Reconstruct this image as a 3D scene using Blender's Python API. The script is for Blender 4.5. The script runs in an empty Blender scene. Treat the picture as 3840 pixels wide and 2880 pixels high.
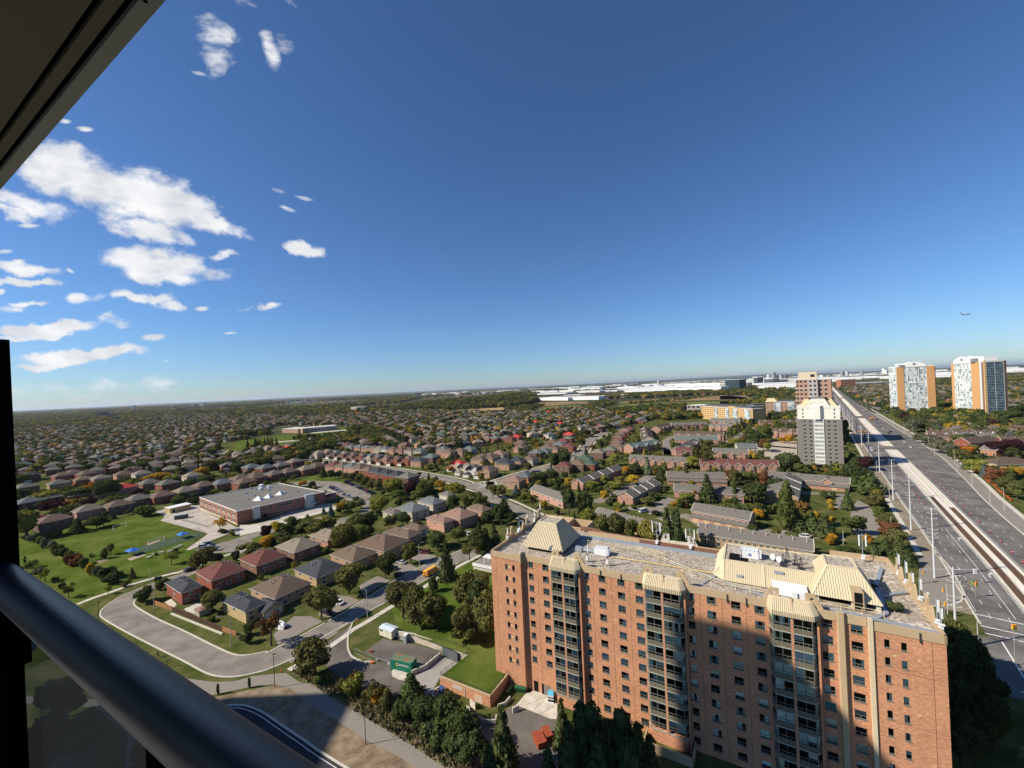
import bpy,math,random
import numpy as np
from mathutils import Vector,Matrix
random.seed(7);RS=np.random.RandomState(7)
D=bpy.data;SC=bpy.context.scene;COL=SC.collection
#camera
FOC=1545.0;CX,CY=1920.0,1451.0;TILT=math.atan(.0463);EYE=70.0
cam=D.objects.new('camera',D.cameras.new('camera'));COL.objects.link(cam)
cam.data.sensor_width=36.0;cam.data.lens=36.0*FOC/3840.0
cam.data.clip_start=0.05;cam.data.clip_end=120000.0
cam.data.shift_y=(1451-1440)/3840.0
cam.matrix_world=Matrix.Translation((0,0,EYE))@Matrix.Rotation(math.radians(90),4,'X')@Matrix.Rotation(-TILT,4,'Z')
SC.camera=cam
#sun, sky, exposure
SUN_EL=math.radians(37.5);SUN_AZ=math.radians(10.0)
sun=D.objects.new('sun',D.lights.new('sun','SUN'));COL.objects.link(sun)
sun.data.energy=5.0;sun.data.angle=math.radians(0.53);sun.data.color=(1.0,0.91,0.77)
ld=Vector((math.cos(SUN_AZ)*math.cos(SUN_EL),math.sin(SUN_AZ)*math.cos(SUN_EL),-math.sin(SUN_EL)))
sun.rotation_euler=ld.to_track_quat('-Z','Y').to_euler();sun.location=(-60,-20,160)
SC.view_settings.view_transform='Standard';SC.view_settings.look='None'
SC.view_settings.exposure=0.38;SC.view_settings.gamma=1.0;SC.view_settings.use_curve_mapping=False
SC.cycles.max_bounces=5;SC.cycles.transparent_max_bounces=12;SC.cycles.volume_bounces=0
SC.cycles.diffuse_bounces=2;SC.cycles.glossy_bounces=2
SC.render.use_persistent_data=False
CR={'C1':(0,1300,.4521),'C2':(900,1300,.4521),'C3':(1800,1300,.4521),'C4':(2700,1300,.5154),'D1':(0,2000,.5305),'D2':(500,1900,.4069),'D3':(1100,1950,.5607),'D4':(1800,1850,.4521),'E5':(1800,2250,.4521),'E2':(2700,1900,.5907),'E3':(0,0,.9043),'E4':(3200,1200,.3013),'Q':(1200,2250,.3316),'R':(3200,1900,.2893),'P1':(2040,2050,.1808),'P2':(2400,1950,.226),'P3':(2850,2000,.226),'P4':(1840,1850,.208),'Z':(800,2480,.4521),'L':(0,1900,.3617),'Y':(3400,2300,.3495),'T':(3040,1400,.1808),'W':(2900,1450,.2412),'F':(0,0,1.0)}
_c,_s=math.cos(TILT),math.sin(TILT)
def uv(cr,x,y):
 a,b,k=CR[cr];dx,dy=a+x*k-CX,b+y*k-CY
 return dx*_c-dy*_s,dx*_s+dy*_c
def at(cr,x,y,z=0.0):
 "survey reading -> point of the place at height z"
 u,v=uv(cr,x,y);t=(EYE-z)/v
 return Vector((u*t,FOC*t,z))
def zat(cr,x,y,Y):
 return EYE-uv(cr,x,y)[1]/FOC*Y
def photo(X,Y,Z):
 u=X/Y*FOC;v=(EYE-Z)/Y*FOC
 return CX+u*_c+v*_s,CY-u*_s+v*_c
 #node helpers
def N(nt,t,**kw):
 n=nt.nodes.new(t)
 for k,v in kw.items():
  if k.startswith('i_'):
   key=k[2:].replace('_',' ')
   key=int(key)if key.isdigit()else key
   n.inputs[key].default_value=v
  else:setattr(n,k,v)
 return n
def ramp(nt,stops,fac=None):
 r=nt.nodes.new('ShaderNodeValToRGB');cr=r.color_ramp
 while len(cr.elements)<len(stops):cr.elements.new(0.5)
 for e,(p,c)in zip(cr.elements,stops):
  e.position=p;e.color=(c[0],c[1],c[2],1)if len(c)==3 else c
 if fac is not None:nt.links.new(fac,r.inputs[0])
 return r
def math_n(nt,op,a,b=None,c=None):
 n=nt.nodes.new('ShaderNodeMath');n.operation=op
 for i,q in enumerate((a,b,c)):
  if q is None:continue
  if isinstance(q,(int,float)):n.inputs[i].default_value=q
  else:nt.links.new(q,n.inputs[i])
 return n.outputs[0]
 #world: Nishita sky with fair-weather clouds
W=D.worlds.new('World');SC.world=W;W.use_nodes=True
nt=W.node_tree;nt.nodes.clear();lk=nt.links.new
sky=N(nt,'ShaderNodeTexSky',sky_type='NISHITA',sun_disc=False,sun_elevation=SUN_EL,sun_rotation=math.radians(180+80),altitude=150.0,air_density=1.0,dust_density=0.25,ozone_density=4.0)
geo=N(nt,'ShaderNodeNewGeometry')
sep=N(nt,'ShaderNodeSeparateXYZ')
tc=N(nt,'ShaderNodeTexCoord');lk(tc.outputs['Generated'],sep.inputs[0])
ypos=math_n(nt,'MAXIMUM',sep.outputs[1],0.03)
tu=math_n(nt,'DIVIDE',sep.outputs[0],ypos);tv=math_n(nt,'DIVIDE',sep.outputs[2],ypos)
cmb=N(nt,'ShaderNodeCombineXYZ');lk(tu,cmb.inputs[0]);lk(tv,cmb.inputs[1])
clouds=[(520,800,400,112,20,1.15),(850,905,210,46,24,1.0),(230,700,230,95,20,1.1),(610,955,190,46,14,1.0),(130,850,210,50,20,.85),(50,880,110,24,12,.8),(620,1085,215,66,8,1.15),(760,1100,210,36,10,.8),(640,1150,190,34,8,.9),(590,1246,165,25,9,1.1),(110,1110,130,25,9,.95),(110,1166,145,17,5,.9),(315,1242,62,26,4,.9),(130,1262,85,11,2,.85),(230,1372,300,30,2,1.15),(140,1410,190,16,1,.9),(350,1478,310,25,2,1.15),(200,1515,160,14,-2,1.),(640,1398,64,17,1,1.),(895,175,80,105,18,.66),(1118,200,32,100,-12,.55),(1195,185,60,34,35,.4),(920,1042,82,15,8,.9),(1250,1024,92,24,13,1.05),(1095,1274,92,11,-8,.75),(838,1281,32,11,0,.8),(950,1382,38,7,0,.8),(1150,790,46,10,22,.6),(1265,822,50,11,20,.7),(1197,868,42,10,25,.65),(820,302,44,11,18,.62),(1010,12,60,26,20,.38),(1215,25,60,24,40,.42),(360,535,40,10,10,.5),(110,936,60,9,5,.6),(290,1122,22,9,35,.6),(20,1042,40,12,0,.7),(5,1212,20,14,0,.6),(40,1280,70,16,5,.6),(690,1497,18,5,0,.7),(270,503,24,8,10,.5),(1130,442,20,12,60,.3),(1150,445,9,9,0,.4)]
nz1=N(nt,'ShaderNodeTexNoise',i_Scale=11.0,i_Detail=10.0,i_Roughness=0.62,i_Distortion=0.25)
mpn=N(nt,'ShaderNodeMapping');mpn.inputs['Scale'].default_value=(1.0,2.1,1.0);mpn.inputs['Rotation'].default_value=(0,0,math.radians(-14))
mpn.vector_type='TEXTURE';mpn.inputs['Scale'].default_value=(1.5,0.72,1.0)
lk(cmb.outputs[0],mpn.inputs[0]);lk(mpn.outputs[0],nz1.inputs['Vector'])
wn=N(nt,'ShaderNodeTexNoise',i_Scale=7.0,i_Detail=4.0,i_Roughness=0.6);lk(cmb.outputs[0],wn.inputs['Vector'])
wv=N(nt,'ShaderNodeVectorMath',operation='MULTIPLY_ADD');lk(wn.outputs['Color'],wv.inputs[0]);wv.inputs[1].default_value=(.20,.09,0);wv.inputs[2].default_value=(-.10,-.045,0)
wp=N(nt,'ShaderNodeVectorMath',operation='ADD');lk(cmb.outputs[0],wp.inputs[0]);lk(wv.outputs[0],wp.inputs[1])
acc=None
for cx,cy,ha,hb,rot,wt in clouds:
 u,v=uv('E3',cx,cy)
 mp=N(nt,'ShaderNodeMapping',vector_type='TEXTURE')
 mp.inputs['Location'].default_value=(u/FOC,-v/FOC,0)
 mp.inputs['Rotation'].default_value=(0,0,math.radians(-rot)+TILT)
 k=.9043/FOC
 mp.inputs['Scale'].default_value=(ha*k*1.3,hb*k*1.42,1)
 lk((wp if ha>70 else cmb).outputs[0],mp.inputs[0])
 ln=N(nt,'ShaderNodeVectorMath',operation='LENGTH');lk(mp.outputs[0],ln.inputs[0])
 m=math_n(nt,'MULTIPLY_ADD',ln.outputs['Value'],-1.0,1.0)
 m=math_n(nt,'MULTIPLY',math_n(nt,'MAXIMUM',m,0.0),1.55*wt)
 m=math_n(nt,'MINIMUM',m,1.05*wt)
 acc=m if acc is None else math_n(nt,'MAXIMUM',acc,m)
lb=math_n(nt,'SUBTRACT',1.0,math_n(nt,'ABSOLUTE',math_n(nt,'MULTIPLY_ADD',tv,1/.035,-.045/.035)))
lb=math_n(nt,'MULTIPLY',math_n(nt,'MAXIMUM',lb,0.0),math_n(nt,'MINIMUM',math_n(nt,'MAXIMUM',math_n(nt,'MULTIPLY_ADD',tu,-1.6,-.95),0.0),.42))
acc=math_n(nt,'MAXIMUM',acc,lb)
dn=math_n(nt,'MULTIPLY_ADD',nz1.outputs['Fac'],2.9,-1.66)
inside=math_n(nt,'GREATER_THAN',acc,0.012)
dens=math_n(nt,'ADD',acc,math_n(nt,'MULTIPLY',dn,0.95))
dens=math_n(nt,'MULTIPLY',dens,inside)
cm=N(nt,'ShaderNodeMapRange',interpolation_type='SMOOTHSTEP');cm.inputs['From Min'].default_value=0.02;cm.inputs['From Max'].default_value=0.85
lk(dens,cm.inputs['Value'])
edge=N(nt,'ShaderNodeMapRange',interpolation_type='SMOOTHSTEP');edge.inputs['From Min'].default_value=0.0;edge.inputs['From Max'].default_value=0.16
lk(acc,edge.inputs['Value'])
cmask=math_n(nt,'MULTIPLY',cm.outputs[0],edge.outputs[0])
yfront=math_n(nt,'GREATER_THAN',sep.outputs[1],0.05)
cmask=math_n(nt,'MULTIPLY',cmask,yfront)
nz2=N(nt,'ShaderNodeTexNoise',i_Scale=13.0,i_Detail=5.0,i_Roughness=0.55)
lk(mpn.outputs[0],nz2.inputs['Vector'])
cc=ramp(nt,[(0.32,(0.66,0.69,0.74)),(0.60,(0.92,0.93,0.95)),(.74,(1.0,1.0,1.0))],nz2.outputs['Fac'])
cs=N(nt,'ShaderNodeVectorMath',operation='SCALE');cs.inputs['Scale'].default_value=11.5
lk(cc.outputs[0],cs.inputs[0])
el=math_n(nt,'MAXIMUM',sep.outputs[2],0.0)
tn=ramp(nt,[(0.0,(.88,1.10,1.36)),(.04,(.84,1.08,1.38)),(.16,(.78,1.05,1.38)),(.45,(.72,.98,1.27)),(1.0,(.70,.93,1.16))],el)
hs=N(nt,'ShaderNodeVectorMath',operation='MULTIPLY')
lk(sky.outputs[0],hs.inputs[0]);lk(tn.outputs[0],hs.inputs[1])
mx=N(nt,'ShaderNodeMix',data_type='RGBA');lk(cmask,mx.inputs[0]);lk(hs.outputs[0],mx.inputs[6]);lk(cs.outputs[0],mx.inputs[7])
bg=N(nt,'ShaderNodeBackground');bg.inputs['Strength'].default_value=0.067
lk(mx.outputs[2],bg.inputs[0])
wo=N(nt,'ShaderNodeOutputWorld');lk(bg.outputs[0],wo.inputs[0])
W.cycles.sampling_method='MANUAL';W.cycles.sample_map_resolution=512
#materials
MATS={}
def mat(name,col,rough=0.85,noise=0.12,scale=1.0,col2=None,bump=0.0,metal=0.0,spec=None,objcol=False,coord='Object',stretch=(1,1,1),detail=4.0,island=0.0,instrand=0.0,attr=None):
 if name in MATS:return MATS[name]
 m=D.materials.new(name);m.use_nodes=True;t=m.node_tree;b=t.nodes['Principled BSDF'];L=t.links.new
 b.inputs['Roughness'].default_value=rough;b.inputs['Metallic'].default_value=metal
 b.inputs['Specular IOR Level'].default_value=(0.0 if coord=='World' or rough>.86 else .12 if rough>.5 else .4)if spec is None else spec
 if objcol:
  oi=N(t,'ShaderNodeObjectInfo');base=oi.outputs['Color']
 elif attr:
  an=N(t,'ShaderNodeAttribute',attribute_name=attr);base=an.outputs['Color']
 else:
  rgb=N(t,'ShaderNodeRGB');rgb.outputs[0].default_value=(*col,1);base=rgb.outputs[0]
 txc=N(t,'ShaderNodeTexCoord')
 mp=N(t,'ShaderNodeMapping');mp.inputs['Scale'].default_value=stretch
 if coord=='World':
  g=N(t,'ShaderNodeNewGeometry');L(g.outputs['Position'],mp.inputs[0])
 else:L(txc.outputs[coord],mp.inputs[0])
 nz=N(t,'ShaderNodeTexNoise',i_Scale=scale,i_Detail=detail,i_Roughness=0.6);L(mp.outputs[0],nz.inputs['Vector'])
 out=base
 if col2 is not None:
  r2=ramp(t,[(0.38,(0,0,0)),(0.62,(1,1,1))],nz.outputs['Fac'])
  mx=N(t,'ShaderNodeMix',data_type='RGBA');L(r2.outputs[0],mx.inputs[0]);L(base,mx.inputs[6]);mx.inputs[7].default_value=(*col2,1)
  out=mx.outputs[2]
 if noise:
  f=math_n(t,'MULTIPLY_ADD',nz.outputs['Fac'],2*noise*1.6,1-noise*1.6)
  if island:
   gi=N(t,'ShaderNodeNewGeometry')
   f=math_n(t,'MULTIPLY',f,math_n(t,'MULTIPLY_ADD',gi.outputs['Random Per Island'],2*island,1-island))
  if instrand:
   oi2=N(t,'ShaderNodeObjectInfo')
   f=math_n(t,'MULTIPLY',f,math_n(t,'MULTIPLY_ADD',oi2.outputs['Random'],2*instrand,1-instrand))
  vm=N(t,'ShaderNodeVectorMath',operation='SCALE');L(out,vm.inputs[0]);L(f,vm.inputs['Scale']);out=vm.outputs[0]
 L(out,b.inputs['Base Color'])
 if bump:
  bp=N(t,'ShaderNodeBump',i_Strength=bump,i_Distance=0.05);L(nz.outputs['Fac'],bp.inputs['Height']);L(bp.outputs[0],b.inputs['Normal'])
 MATS[name]=m;return m
 #mesh builder
class MB:
 def __init__(s):s.v=[];s.f=[];s.m=[];s.c=[]
 def add(s,vs,fs,mi=0,col=None):
  n=len(s.v);s.v.extend([tuple(v)for v in vs])
  for f in fs:s.f.append(tuple(n+i for i in f));s.m.append(mi);s.c.append(col)
  return s
 def quad(s,a,b,c,d,mi=0,col=None):return s.add([a,b,c,d],[(0,1,2,3)],mi,col)
 def tri(s,a,b,c,mi=0,col=None):return s.add([a,b,c],[(0,1,2)],mi,col)
 def poly(s,pts,z=None,mi=0):
  p=[(q[0],q[1],q[2]if z is None else z)for q in pts]
  a=sum(p[i][0]*p[(i+1)%len(p)][1]-p[(i+1)%len(p)][0]*p[i][1]for i in range(len(p)))
  if a<0:p.reverse()
  return s.add(p,[tuple(range(len(p)))],mi)
 def box(s,x0,x1,y0,y1,z0,z1,mi=0,col=None):
  v=[(x,y,z)for z in(z0,z1)for y in(y0,y1)for x in(x0,x1)]
  return s.add(v,[(0,2,3,1),(4,5,7,6),(0,1,5,4),(1,3,7,5),(3,2,6,7),(2,0,4,6)],mi,col)
 def prism(s,pts,z0,z1,mi=0,cap=True,mitop=None):
  p=[(q[0],q[1])for q in pts]
  a=sum(p[i][0]*p[(i+1)%len(p)][1]-p[(i+1)%len(p)][0]*p[i][1]for i in range(len(p)))
  if a<0:p.reverse()
  n=len(p);v=[(x,y,z0)for x,y in p]+[(x,y,z1)for x,y in p]
  s.add(v,[(i,(i+1)%n,n+(i+1)%n,n+i)for i in range(n)],mi)
  if cap:s.add([(x,y,z1)for x,y in p],[tuple(range(n))],mi if mitop is None else mitop)
  return s
 def bar(s,a,b,w,h=None,mi=0,n=4,w2=None):
  "round or square bar from a to b"
  a=Vector(a);b=Vector(b);d=(b-a)
  if d.length<1e-6:return s
  d.normalize();h=w if h is None else h;w2=w if w2 is None else w2
  up=Vector((0,0,1))if abs(d.z)<.95 else Vector((1,0,0))
  x=d.cross(up).normalized();y=x.cross(d).normalized()
  vs=[]
  for p,k in((a,1.0),(b,w2/w)):
   for i in range(n):
    t=2*math.pi*(i+.5)/n;r=(1/math.cos(math.pi/n))if n==4 else 1
    vs.append(p+x*(math.cos(t)*w*.5*r*k)+y*(math.sin(t)*h*.5*r*k))
  fs=[(i,i+n,(i+1)%n+n,(i+1)%n)for i in range(n)]+[tuple(range(n)),tuple(range(2*n-1,n-1,-1))]
  return s.add(vs,fs,mi)
 def hip(s,x0,x1,y0,y1,z,rise,ov=.45,ridge=None,mi=0,fascia=.18,col=None):
  "hipped roof with ridge along the longer side"
  x0-=ov;x1+=ov;y0-=ov;y1+=ov;w,d=x1-x0,y1-y0
  s.box(x0+.003,x1-.003,y0+.003,y1-.003,z-fascia,z,mi,col);z+=.001
  c=[(x0,y0,z),(x1,y0,z),(x1,y1,z),(x0,y1,z)]
  if w>=d:
   i=min(d/2,w/2-.05)if ridge is None else ridge;yc=(y0+y1)/2
   r=[(x0+i,yc,z+rise),(x1-i,yc,z+rise)]
   s.add(c+r,[(0,1,5,4),(1,2,5),(2,3,4,5),(3,0,4)],mi,col)
  else:
   i=min(w/2,d/2-.05)if ridge is None else ridge;xc=(x0+x1)/2
   r=[(xc,y0+i,z+rise),(xc,y1-i,z+rise)]
   s.add(c+r,[(0,1,4),(1,2,5,4),(2,3,5),(3,0,4,5)],mi,col)
  return s
 def gable(s,x0,x1,y0,y1,z,rise,axis='x',ov=.35,th=.14,mi=0):
  "gabled roof slabs, ridge along axis"
  if axis=='x':
   yc=(y0+y1)/2;k=ov*rise/((y1-y0)/2)
   for ya,sg in((y0-ov,1),(y1+ov,-1)):
    A=[(x0-ov,ya,z-k),(x1+ov,ya,z-k),(x1+ov,yc,z+rise),(x0-ov,yc,z+rise)]
    B=[(p[0],p[1],p[2]+th)for p in A]
    s.add(A+B,[(0,1,2,3),(7,6,5,4),(0,4,5,1),(1,5,6,2),(3,2,6,7),(0,3,7,4)],mi)
  else:
   xc=(x0+x1)/2;k=ov*rise/((x1-x0)/2)
   for xa in(x0-ov,x1+ov):
    A=[(xa,y0-ov,z-k),(xa,y1+ov,z-k),(xc,y1+ov,z+rise),(xc,y0-ov,z+rise)]
    B=[(p[0],p[1],p[2]+th)for p in A]
    s.add(A+B,[(0,1,2,3),(7,6,5,4),(0,4,5,1),(1,5,6,2),(3,2,6,7),(0,3,7,4)],mi)
  return s
 def data(s,name,mats,smooth=False):
  me=D.meshes.new(name);me.from_pydata(s.v,[],s.f)
  mats=mats if isinstance(mats,(list,tuple))else[mats]
  for m in mats:me.materials.append(m)
  if len(mats)>1:me.polygons.foreach_set('material_index',s.m)
  if any(c is not None for c in s.c):
   at_=me.color_attributes.new('tint','FLOAT_COLOR','CORNER')
   buf=[]
   for f,c in zip(s.f,s.c):buf.extend((list(c or(1,1,1))+[1.0])*len(f))
   at_.data.foreach_set('color',buf)
  if smooth:me.shade_smooth()
  me.update();return me
 def build(s,name,mats,parent=None,loc=(0,0,0),rz=0.0,col=None,smooth=False,kind=None,**kw):
  return ob(name,s.data(name,mats,smooth),parent,loc,rz,col,kind=kind,**kw)
def ob(name,data,parent=None,loc=(0,0,0),rz=0.0,col=None,sc=None,kind=None,label=None,cat=None,group=None):
 o=D.objects.new(name,data);COL.objects.link(o)
 o.location=loc
 if rz:o.rotation_euler=(0,0,rz)
 if sc is not None:o.scale=sc if isinstance(sc,(tuple,list))else(sc,sc,sc)
 if parent is not None:o.parent=parent
 if col is not None:o.color=(*col[:3],1)
 return tag(o,label,cat,group,kind)
def tag(o,label=None,cat=None,group=None,kind=None):
 if label:o['label']=label
 if cat:o['category']=cat
 if group:o['group']=group
 if kind:o['kind']=kind
 return o
def thing(name,label,cat,loc=(0,0,0),rz=0.0,group=None):
 o=ob(name,None,None,loc,rz);o.empty_display_size=.5
 return tag(o,label,cat,group)
def kids_of(root):
 return[o for o in KIDS.get(root.name,[])]
def copy_tree(root,loc,rz=None,label=None,group=None,recolor=None):
 r=root.copy();COL.objects.link(r);r.location=loc
 if rz is not None:r.rotation_euler=(0,0,rz)
 if label:r['label']=label
 if group:r['group']=group
 for ch in root.children:
  c=ch.copy();COL.objects.link(c);c.parent=r
  if recolor and ch.name.split('.')[0]in recolor:c.color=(*recolor[ch.name.split('.')[0]],1)
  for g in ch.children:
   d=g.copy();COL.objects.link(d);d.parent=c
   if recolor and g.name.split('.')[0]in recolor:d.color=(*recolor[g.name.split('.')[0]],1)
 return r
ORD=['1st','2nd','3rd']+[f'{i}th' for i in range(4,400)]
for i in range(400):
 if(i+1)%100 not in(11,12,13)and i>19 and(i+1)%10 in(1,2,3):ORD[i]=f"{i+1}{['st','nd','rd'][(i+1)%10-1]}"
def jit(c,a=.12):
 k=1+random.uniform(-a,a);return tuple(max(0,x*k*(1+random.uniform(-a,a)*.3))for x in c)
CH={}
_ob0=ob
def ob(name,data,parent=None,*a,**k):
 o=_ob0(name,data,parent,*a,**k)
 if parent is not None:CH.setdefault(parent.name,[]).append(o)
 return o
def copy_tree(root,loc,rz=None,label=None,group=None,cat=None,recolor=None):
 r=root.copy();COL.objects.link(r);r.location=loc
 if rz is not None:r.rotation_euler=(0,0,rz)
 if label:r['label']=label
 if group:r['group']=group
 if cat:r['category']=cat
 for ch in CH.get(root.name,[]):
  c=ch.copy();COL.objects.link(c);c.parent=r;CH.setdefault(r.name,[]).append(c)
  k=ch.name.split('.')[0]
  if recolor and k in recolor:c.color=(*recolor[k][:3],1)
  for g in CH.get(ch.name,[]):
   d=g.copy();COL.objects.link(d);d.parent=c;CH.setdefault(c.name,[]).append(d)
   k=g.name.split('.')[0]
   if recolor and k in recolor:d.color=(*recolor[k][:3],1)
 return r
 #the ground
M_grass=mat('grass',(.062,.082,.020),.95,.32,.16,col2=(.110,.108,.040),coord='World',detail=8,bump=.0)
M_lawn=mat('lawn',(.068,.108,.016),.95,.30,.09,col2=(.108,.130,.030),coord='World',detail=9)
M_verge=mat('verge',(.085,.11,.035),.95,.30,.5,col2=(.15,.13,.07),coord='World',detail=9)
M_asph=mat('old_asphalt',(.205,.182,.158),.92,.16,.16,col2=(.262,.235,.205),coord='World',detail=9)
M_asph2=mat('road_asphalt',(.125,.118,.112),.9,.2,.10,col2=(.19,.178,.165),coord='World',detail=9,stretch=(1,.7,1))
M_asph3=mat('lot_asphalt',(.125,.112,.10),.92,.14,.15,col2=(.16,.145,.13),coord='World',detail=9)
M_newasph=mat('fresh_asphalt',(.05,.05,.055),.85,.2,.3,coord='World')
M_conc=mat('concrete',(.50,.46,.39),.9,.12,.5,col2=(.58,.54,.47),coord='World',detail=7)
M_curb=mat('kerb_concrete',(.55,.52,.44),.9,.10,.8,coord='World')
M_track=mat('track_slab',(.78,.72,.62),.9,.10,.12,col2=(.68,.62,.52),coord='World',detail=8)
M_path=mat('packed_path',(.27,.245,.21),.95,.16,.3,col2=(.235,.21,.18),coord='World',detail=9)
M_dirt=mat('dirt',(.20,.145,.095),.97,.30,.35,col2=(.27,.21,.145),coord='World',detail=10,bump=.4)
M_white=mat('road_paint',(.72,.72,.69),.8,.15,.6,coord='World')
M_yellow=mat('yellow_paint',(.62,.44,.08),.8,.15,.6,coord='World')
M_rust=mat('rail_bed',(.10,.065,.045),.9,.3,1.2,coord='World')
M_steel=mat('rail_steel',(.22,.17,.13),.5,.15,1,metal=.6)
def far_ground():
 m=D.materials.new('country');m.use_nodes=True;t=m.node_tree;b=t.nodes['Principled BSDF'];L=t.links.new
 b.inputs['Roughness'].default_value=1;b.inputs['Specular IOR Level'].default_value=.05
 g=N(t,'ShaderNodeNewGeometry')
 n1=N(t,'ShaderNodeTexNoise',i_Scale=.0011,i_Detail=6.0,i_Roughness=.6);L(g.outputs['Position'],n1.inputs['Vector'])
 n2=N(t,'ShaderNodeTexNoise',i_Scale=.012,i_Detail=8.0,i_Roughness=.7);L(g.outputs['Position'],n2.inputs['Vector'])
 n3=N(t,'ShaderNodeTexVoronoi',i_Scale=.02);L(g.outputs['Position'],n3.inputs['Vector'])
 r1=ramp(t,[(.35,(.045,.062,.026)),(.50,(.062,.075,.032)),(.60,(.10,.10,.045)),(.70,(.14,.115,.06))],n1.outputs['Fac'])
 r2=ramp(t,[(.35,(.55,.55,.55)),(.6,(1.0,1.0,1.0)),(.72,(1.9,1.75,1.6))],n2.outputs['Fac'])
 x=N(t,'ShaderNodeMix',data_type='RGBA',blend_type='MULTIPLY');x.inputs[0].default_value=1
 L(r1.outputs[0],x.inputs[6]);L(r2.outputs[0],x.inputs[7])
 L(x.outputs[2],b.inputs['Base Color']);return m
M_far=far_ground()
def disc(name,mat_,r0,r1,z,n=96,rings=10,kind='structure'):
 m=MB();vs=[];fs=[]
 for i in range(rings+1):
  r=r0+(r1-r0)*(i/rings)**2
  for j in range(n):
   a=2*math.pi*j/n;vs.append((math.cos(a)*r,math.sin(a)*r,z))
 for i in range(rings):
  for j in range(n):
   a,b_=i*n+j,i*n+(j+1)%n
   fs.append((a,a+n,b_+n,b_))
 if r0==0:fs=[f for f in fs]
 m.add(vs,fs);return m.build(name,mat_,kind=kind)
disc('countryside',M_far,880,52000,-.02)
disc('ground',M_grass,.01,900,0.0,rings=6)
OCC=[]
def occ(pts):
 pts=[(p[0],p[1])for p in pts];OCC.append((min(p[0]for p in pts),max(p[0]for p in pts),min(p[1]for p in pts),max(p[1]for p in pts),pts))
def sheet(name,pts,mat_,z,kind='structure',parent=None):
 occ(pts)
 return MB().poly([(p[0],p[1])+(z,)for p in pts],z).build(name,mat_,parent,kind=kind if parent is None else None)
def P(cr,*pts):return[at(cr,x,y)for x,y in pts]
def smooth(pts,n=4):
 "Catmull-Rom through points"
 pts=[Vector(p[:2])for p in pts];out=[]
 for i in range(len(pts)-1):
  a=pts[max(i-1,0)];b=pts[i];c=pts[i+1];d=pts[min(i+2,len(pts)-1)]
  for k in range(n):
   t=k/n
   out.append(.5*((2*b)+(c-a)*t+(2*a-5*b+4*c-d)*t*t+(-a+3*b-3*c+d)*t**3))
 out.append(pts[-1]);return out
def ribbon(pts,w,side=0.0):
 "closed outline of a strip of width w along pts; side shifts the strip sideways"
 pts=[Vector(p[:2])for p in pts];Lh,Rh=[],[]
 for i,p in enumerate(pts):
  d=(pts[min(i+1,len(pts)-1)]-pts[max(i-1,0)]).normalized();n_=Vector((d.y,-d.x))
  Lh.append(p+n_*(side-w/2));Rh.append(p+n_*(side+w/2))
 return Lh,Rh
def strip_mb(m,pts,w,z0,z1=None,side=0.0,mi=0):
 Lh,Rh=ribbon(pts,w,side)
 for i in range(len(Lh)-1):
  a,b_,c,d=Lh[i],Lh[i+1],Rh[i+1],Rh[i]
  zt=z0 if z1 is None else z1
  m.quad((*d,zt),(*c,zt),(*b_,zt),(*a,zt),mi)
  if z1 is not None:
   m.quad((*a,z0),(*a,z1),(*b_,z1),(*b_,z0),mi);m.quad((*d,z0),(*c,z0),(*c,z1),(*d,z1),mi)
 if z1 is not None:
  for a,d in((Lh[0],Rh[0]),(Rh[-1],Lh[-1])):m.quad((*a,z0),(*d,z0),(*d,z1),(*a,z1),mi)
 return m
def strip(name,pts,w,mat_,z0,z1=None,side=0.0,kind='structure'):
 if w>1:
  Lh,Rh=ribbon(pts,w,side);[occ([Lh[i],Lh[i+1],Rh[i+1],Rh[i]])for i in range(len(Lh)-1)]
 return strip_mb(MB(),pts,w,z0,z1,side).build(name,mat_,kind=kind)
outer=smooth(P('D1',(1400,235),(1290,285),(1170,322),(1060,362),(960,402),(860,444),(780,492),(722,540),(708,575),(733,606),(880,692),(1090,800),(1300,905),(1450,985),(1560,1014),(1700,1010),(1885,968)))
outer+=smooth(P('D2',(1240,1500),(1330,1465),(1420,1425),(1520,1380),(1620,1330),(1700,1290)))
innr=smooth(P('D1',(1400,275),(1290,315),(1185,352),(1100,385),(1020,425),(965,465),(948,490),(965,520),(1100,600),(1300,690),(1500,790),(1640,852),(1740,862),(1885,836)))
innr+=smooth(P('D2',(1235,1350),(1340,1292),(1500,1215),(1660,1130),(1800,1055)))
sheet('crescent_street',outer+innr[::-1],M_asph,.004)
st_n=smooth(P('D3',(210,690),(330,622),(450,548),(600,452),(700,392),(870,305),(960,262),(1090,215),(1200,165)))
st_s=smooth(P('D3',(150,830),(215,790),(395,682),(490,622),(560,580),(620,556),(700,508),(830,436),(960,362),(1100,292),(1230,235)))
sheet('front_street',st_n+st_s[::-1],M_asph,.008)
sheet('front_street_mouth',P('D3',(-90,870),(215,686),(300,750),(-20,960)),M_asph,.012)
lot=P('D3',(215,830),(390,700),(368,760),(366,830),(372,880),(400,920),(470,945),(520,945),(640,985),(655,1010),(700,1070),(820,1020),(985,930),(1140,900),(1170,980),(980,1060),(930,1150),(940,1190),(1000,1220),(1110,1290),(1180,1390),(1200,1500),(1100,1600),(760,1290),(560,1180),(380,1090),(255,1015),(190,930))
sheet('entrance_yard',lot,M_asph3,.016)
sheet('trailer_lot',P('D3',(478,880),(600,790),(690,812),(770,822),(990,880),(985,915),(835,1035),(655,990)),M_asph3,.020)
yard2=P('E5',(-150,1100),(300,860),(470,770),(640,850),(700,1394),(300,1800),(-200,1500))
sheet('service_yard',yard2,M_asph3,.012)
cp=P('E5',(300,870),(385,770),(470,745),(500,745),(555,790),(640,830),(640,990),(580,985))
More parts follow.
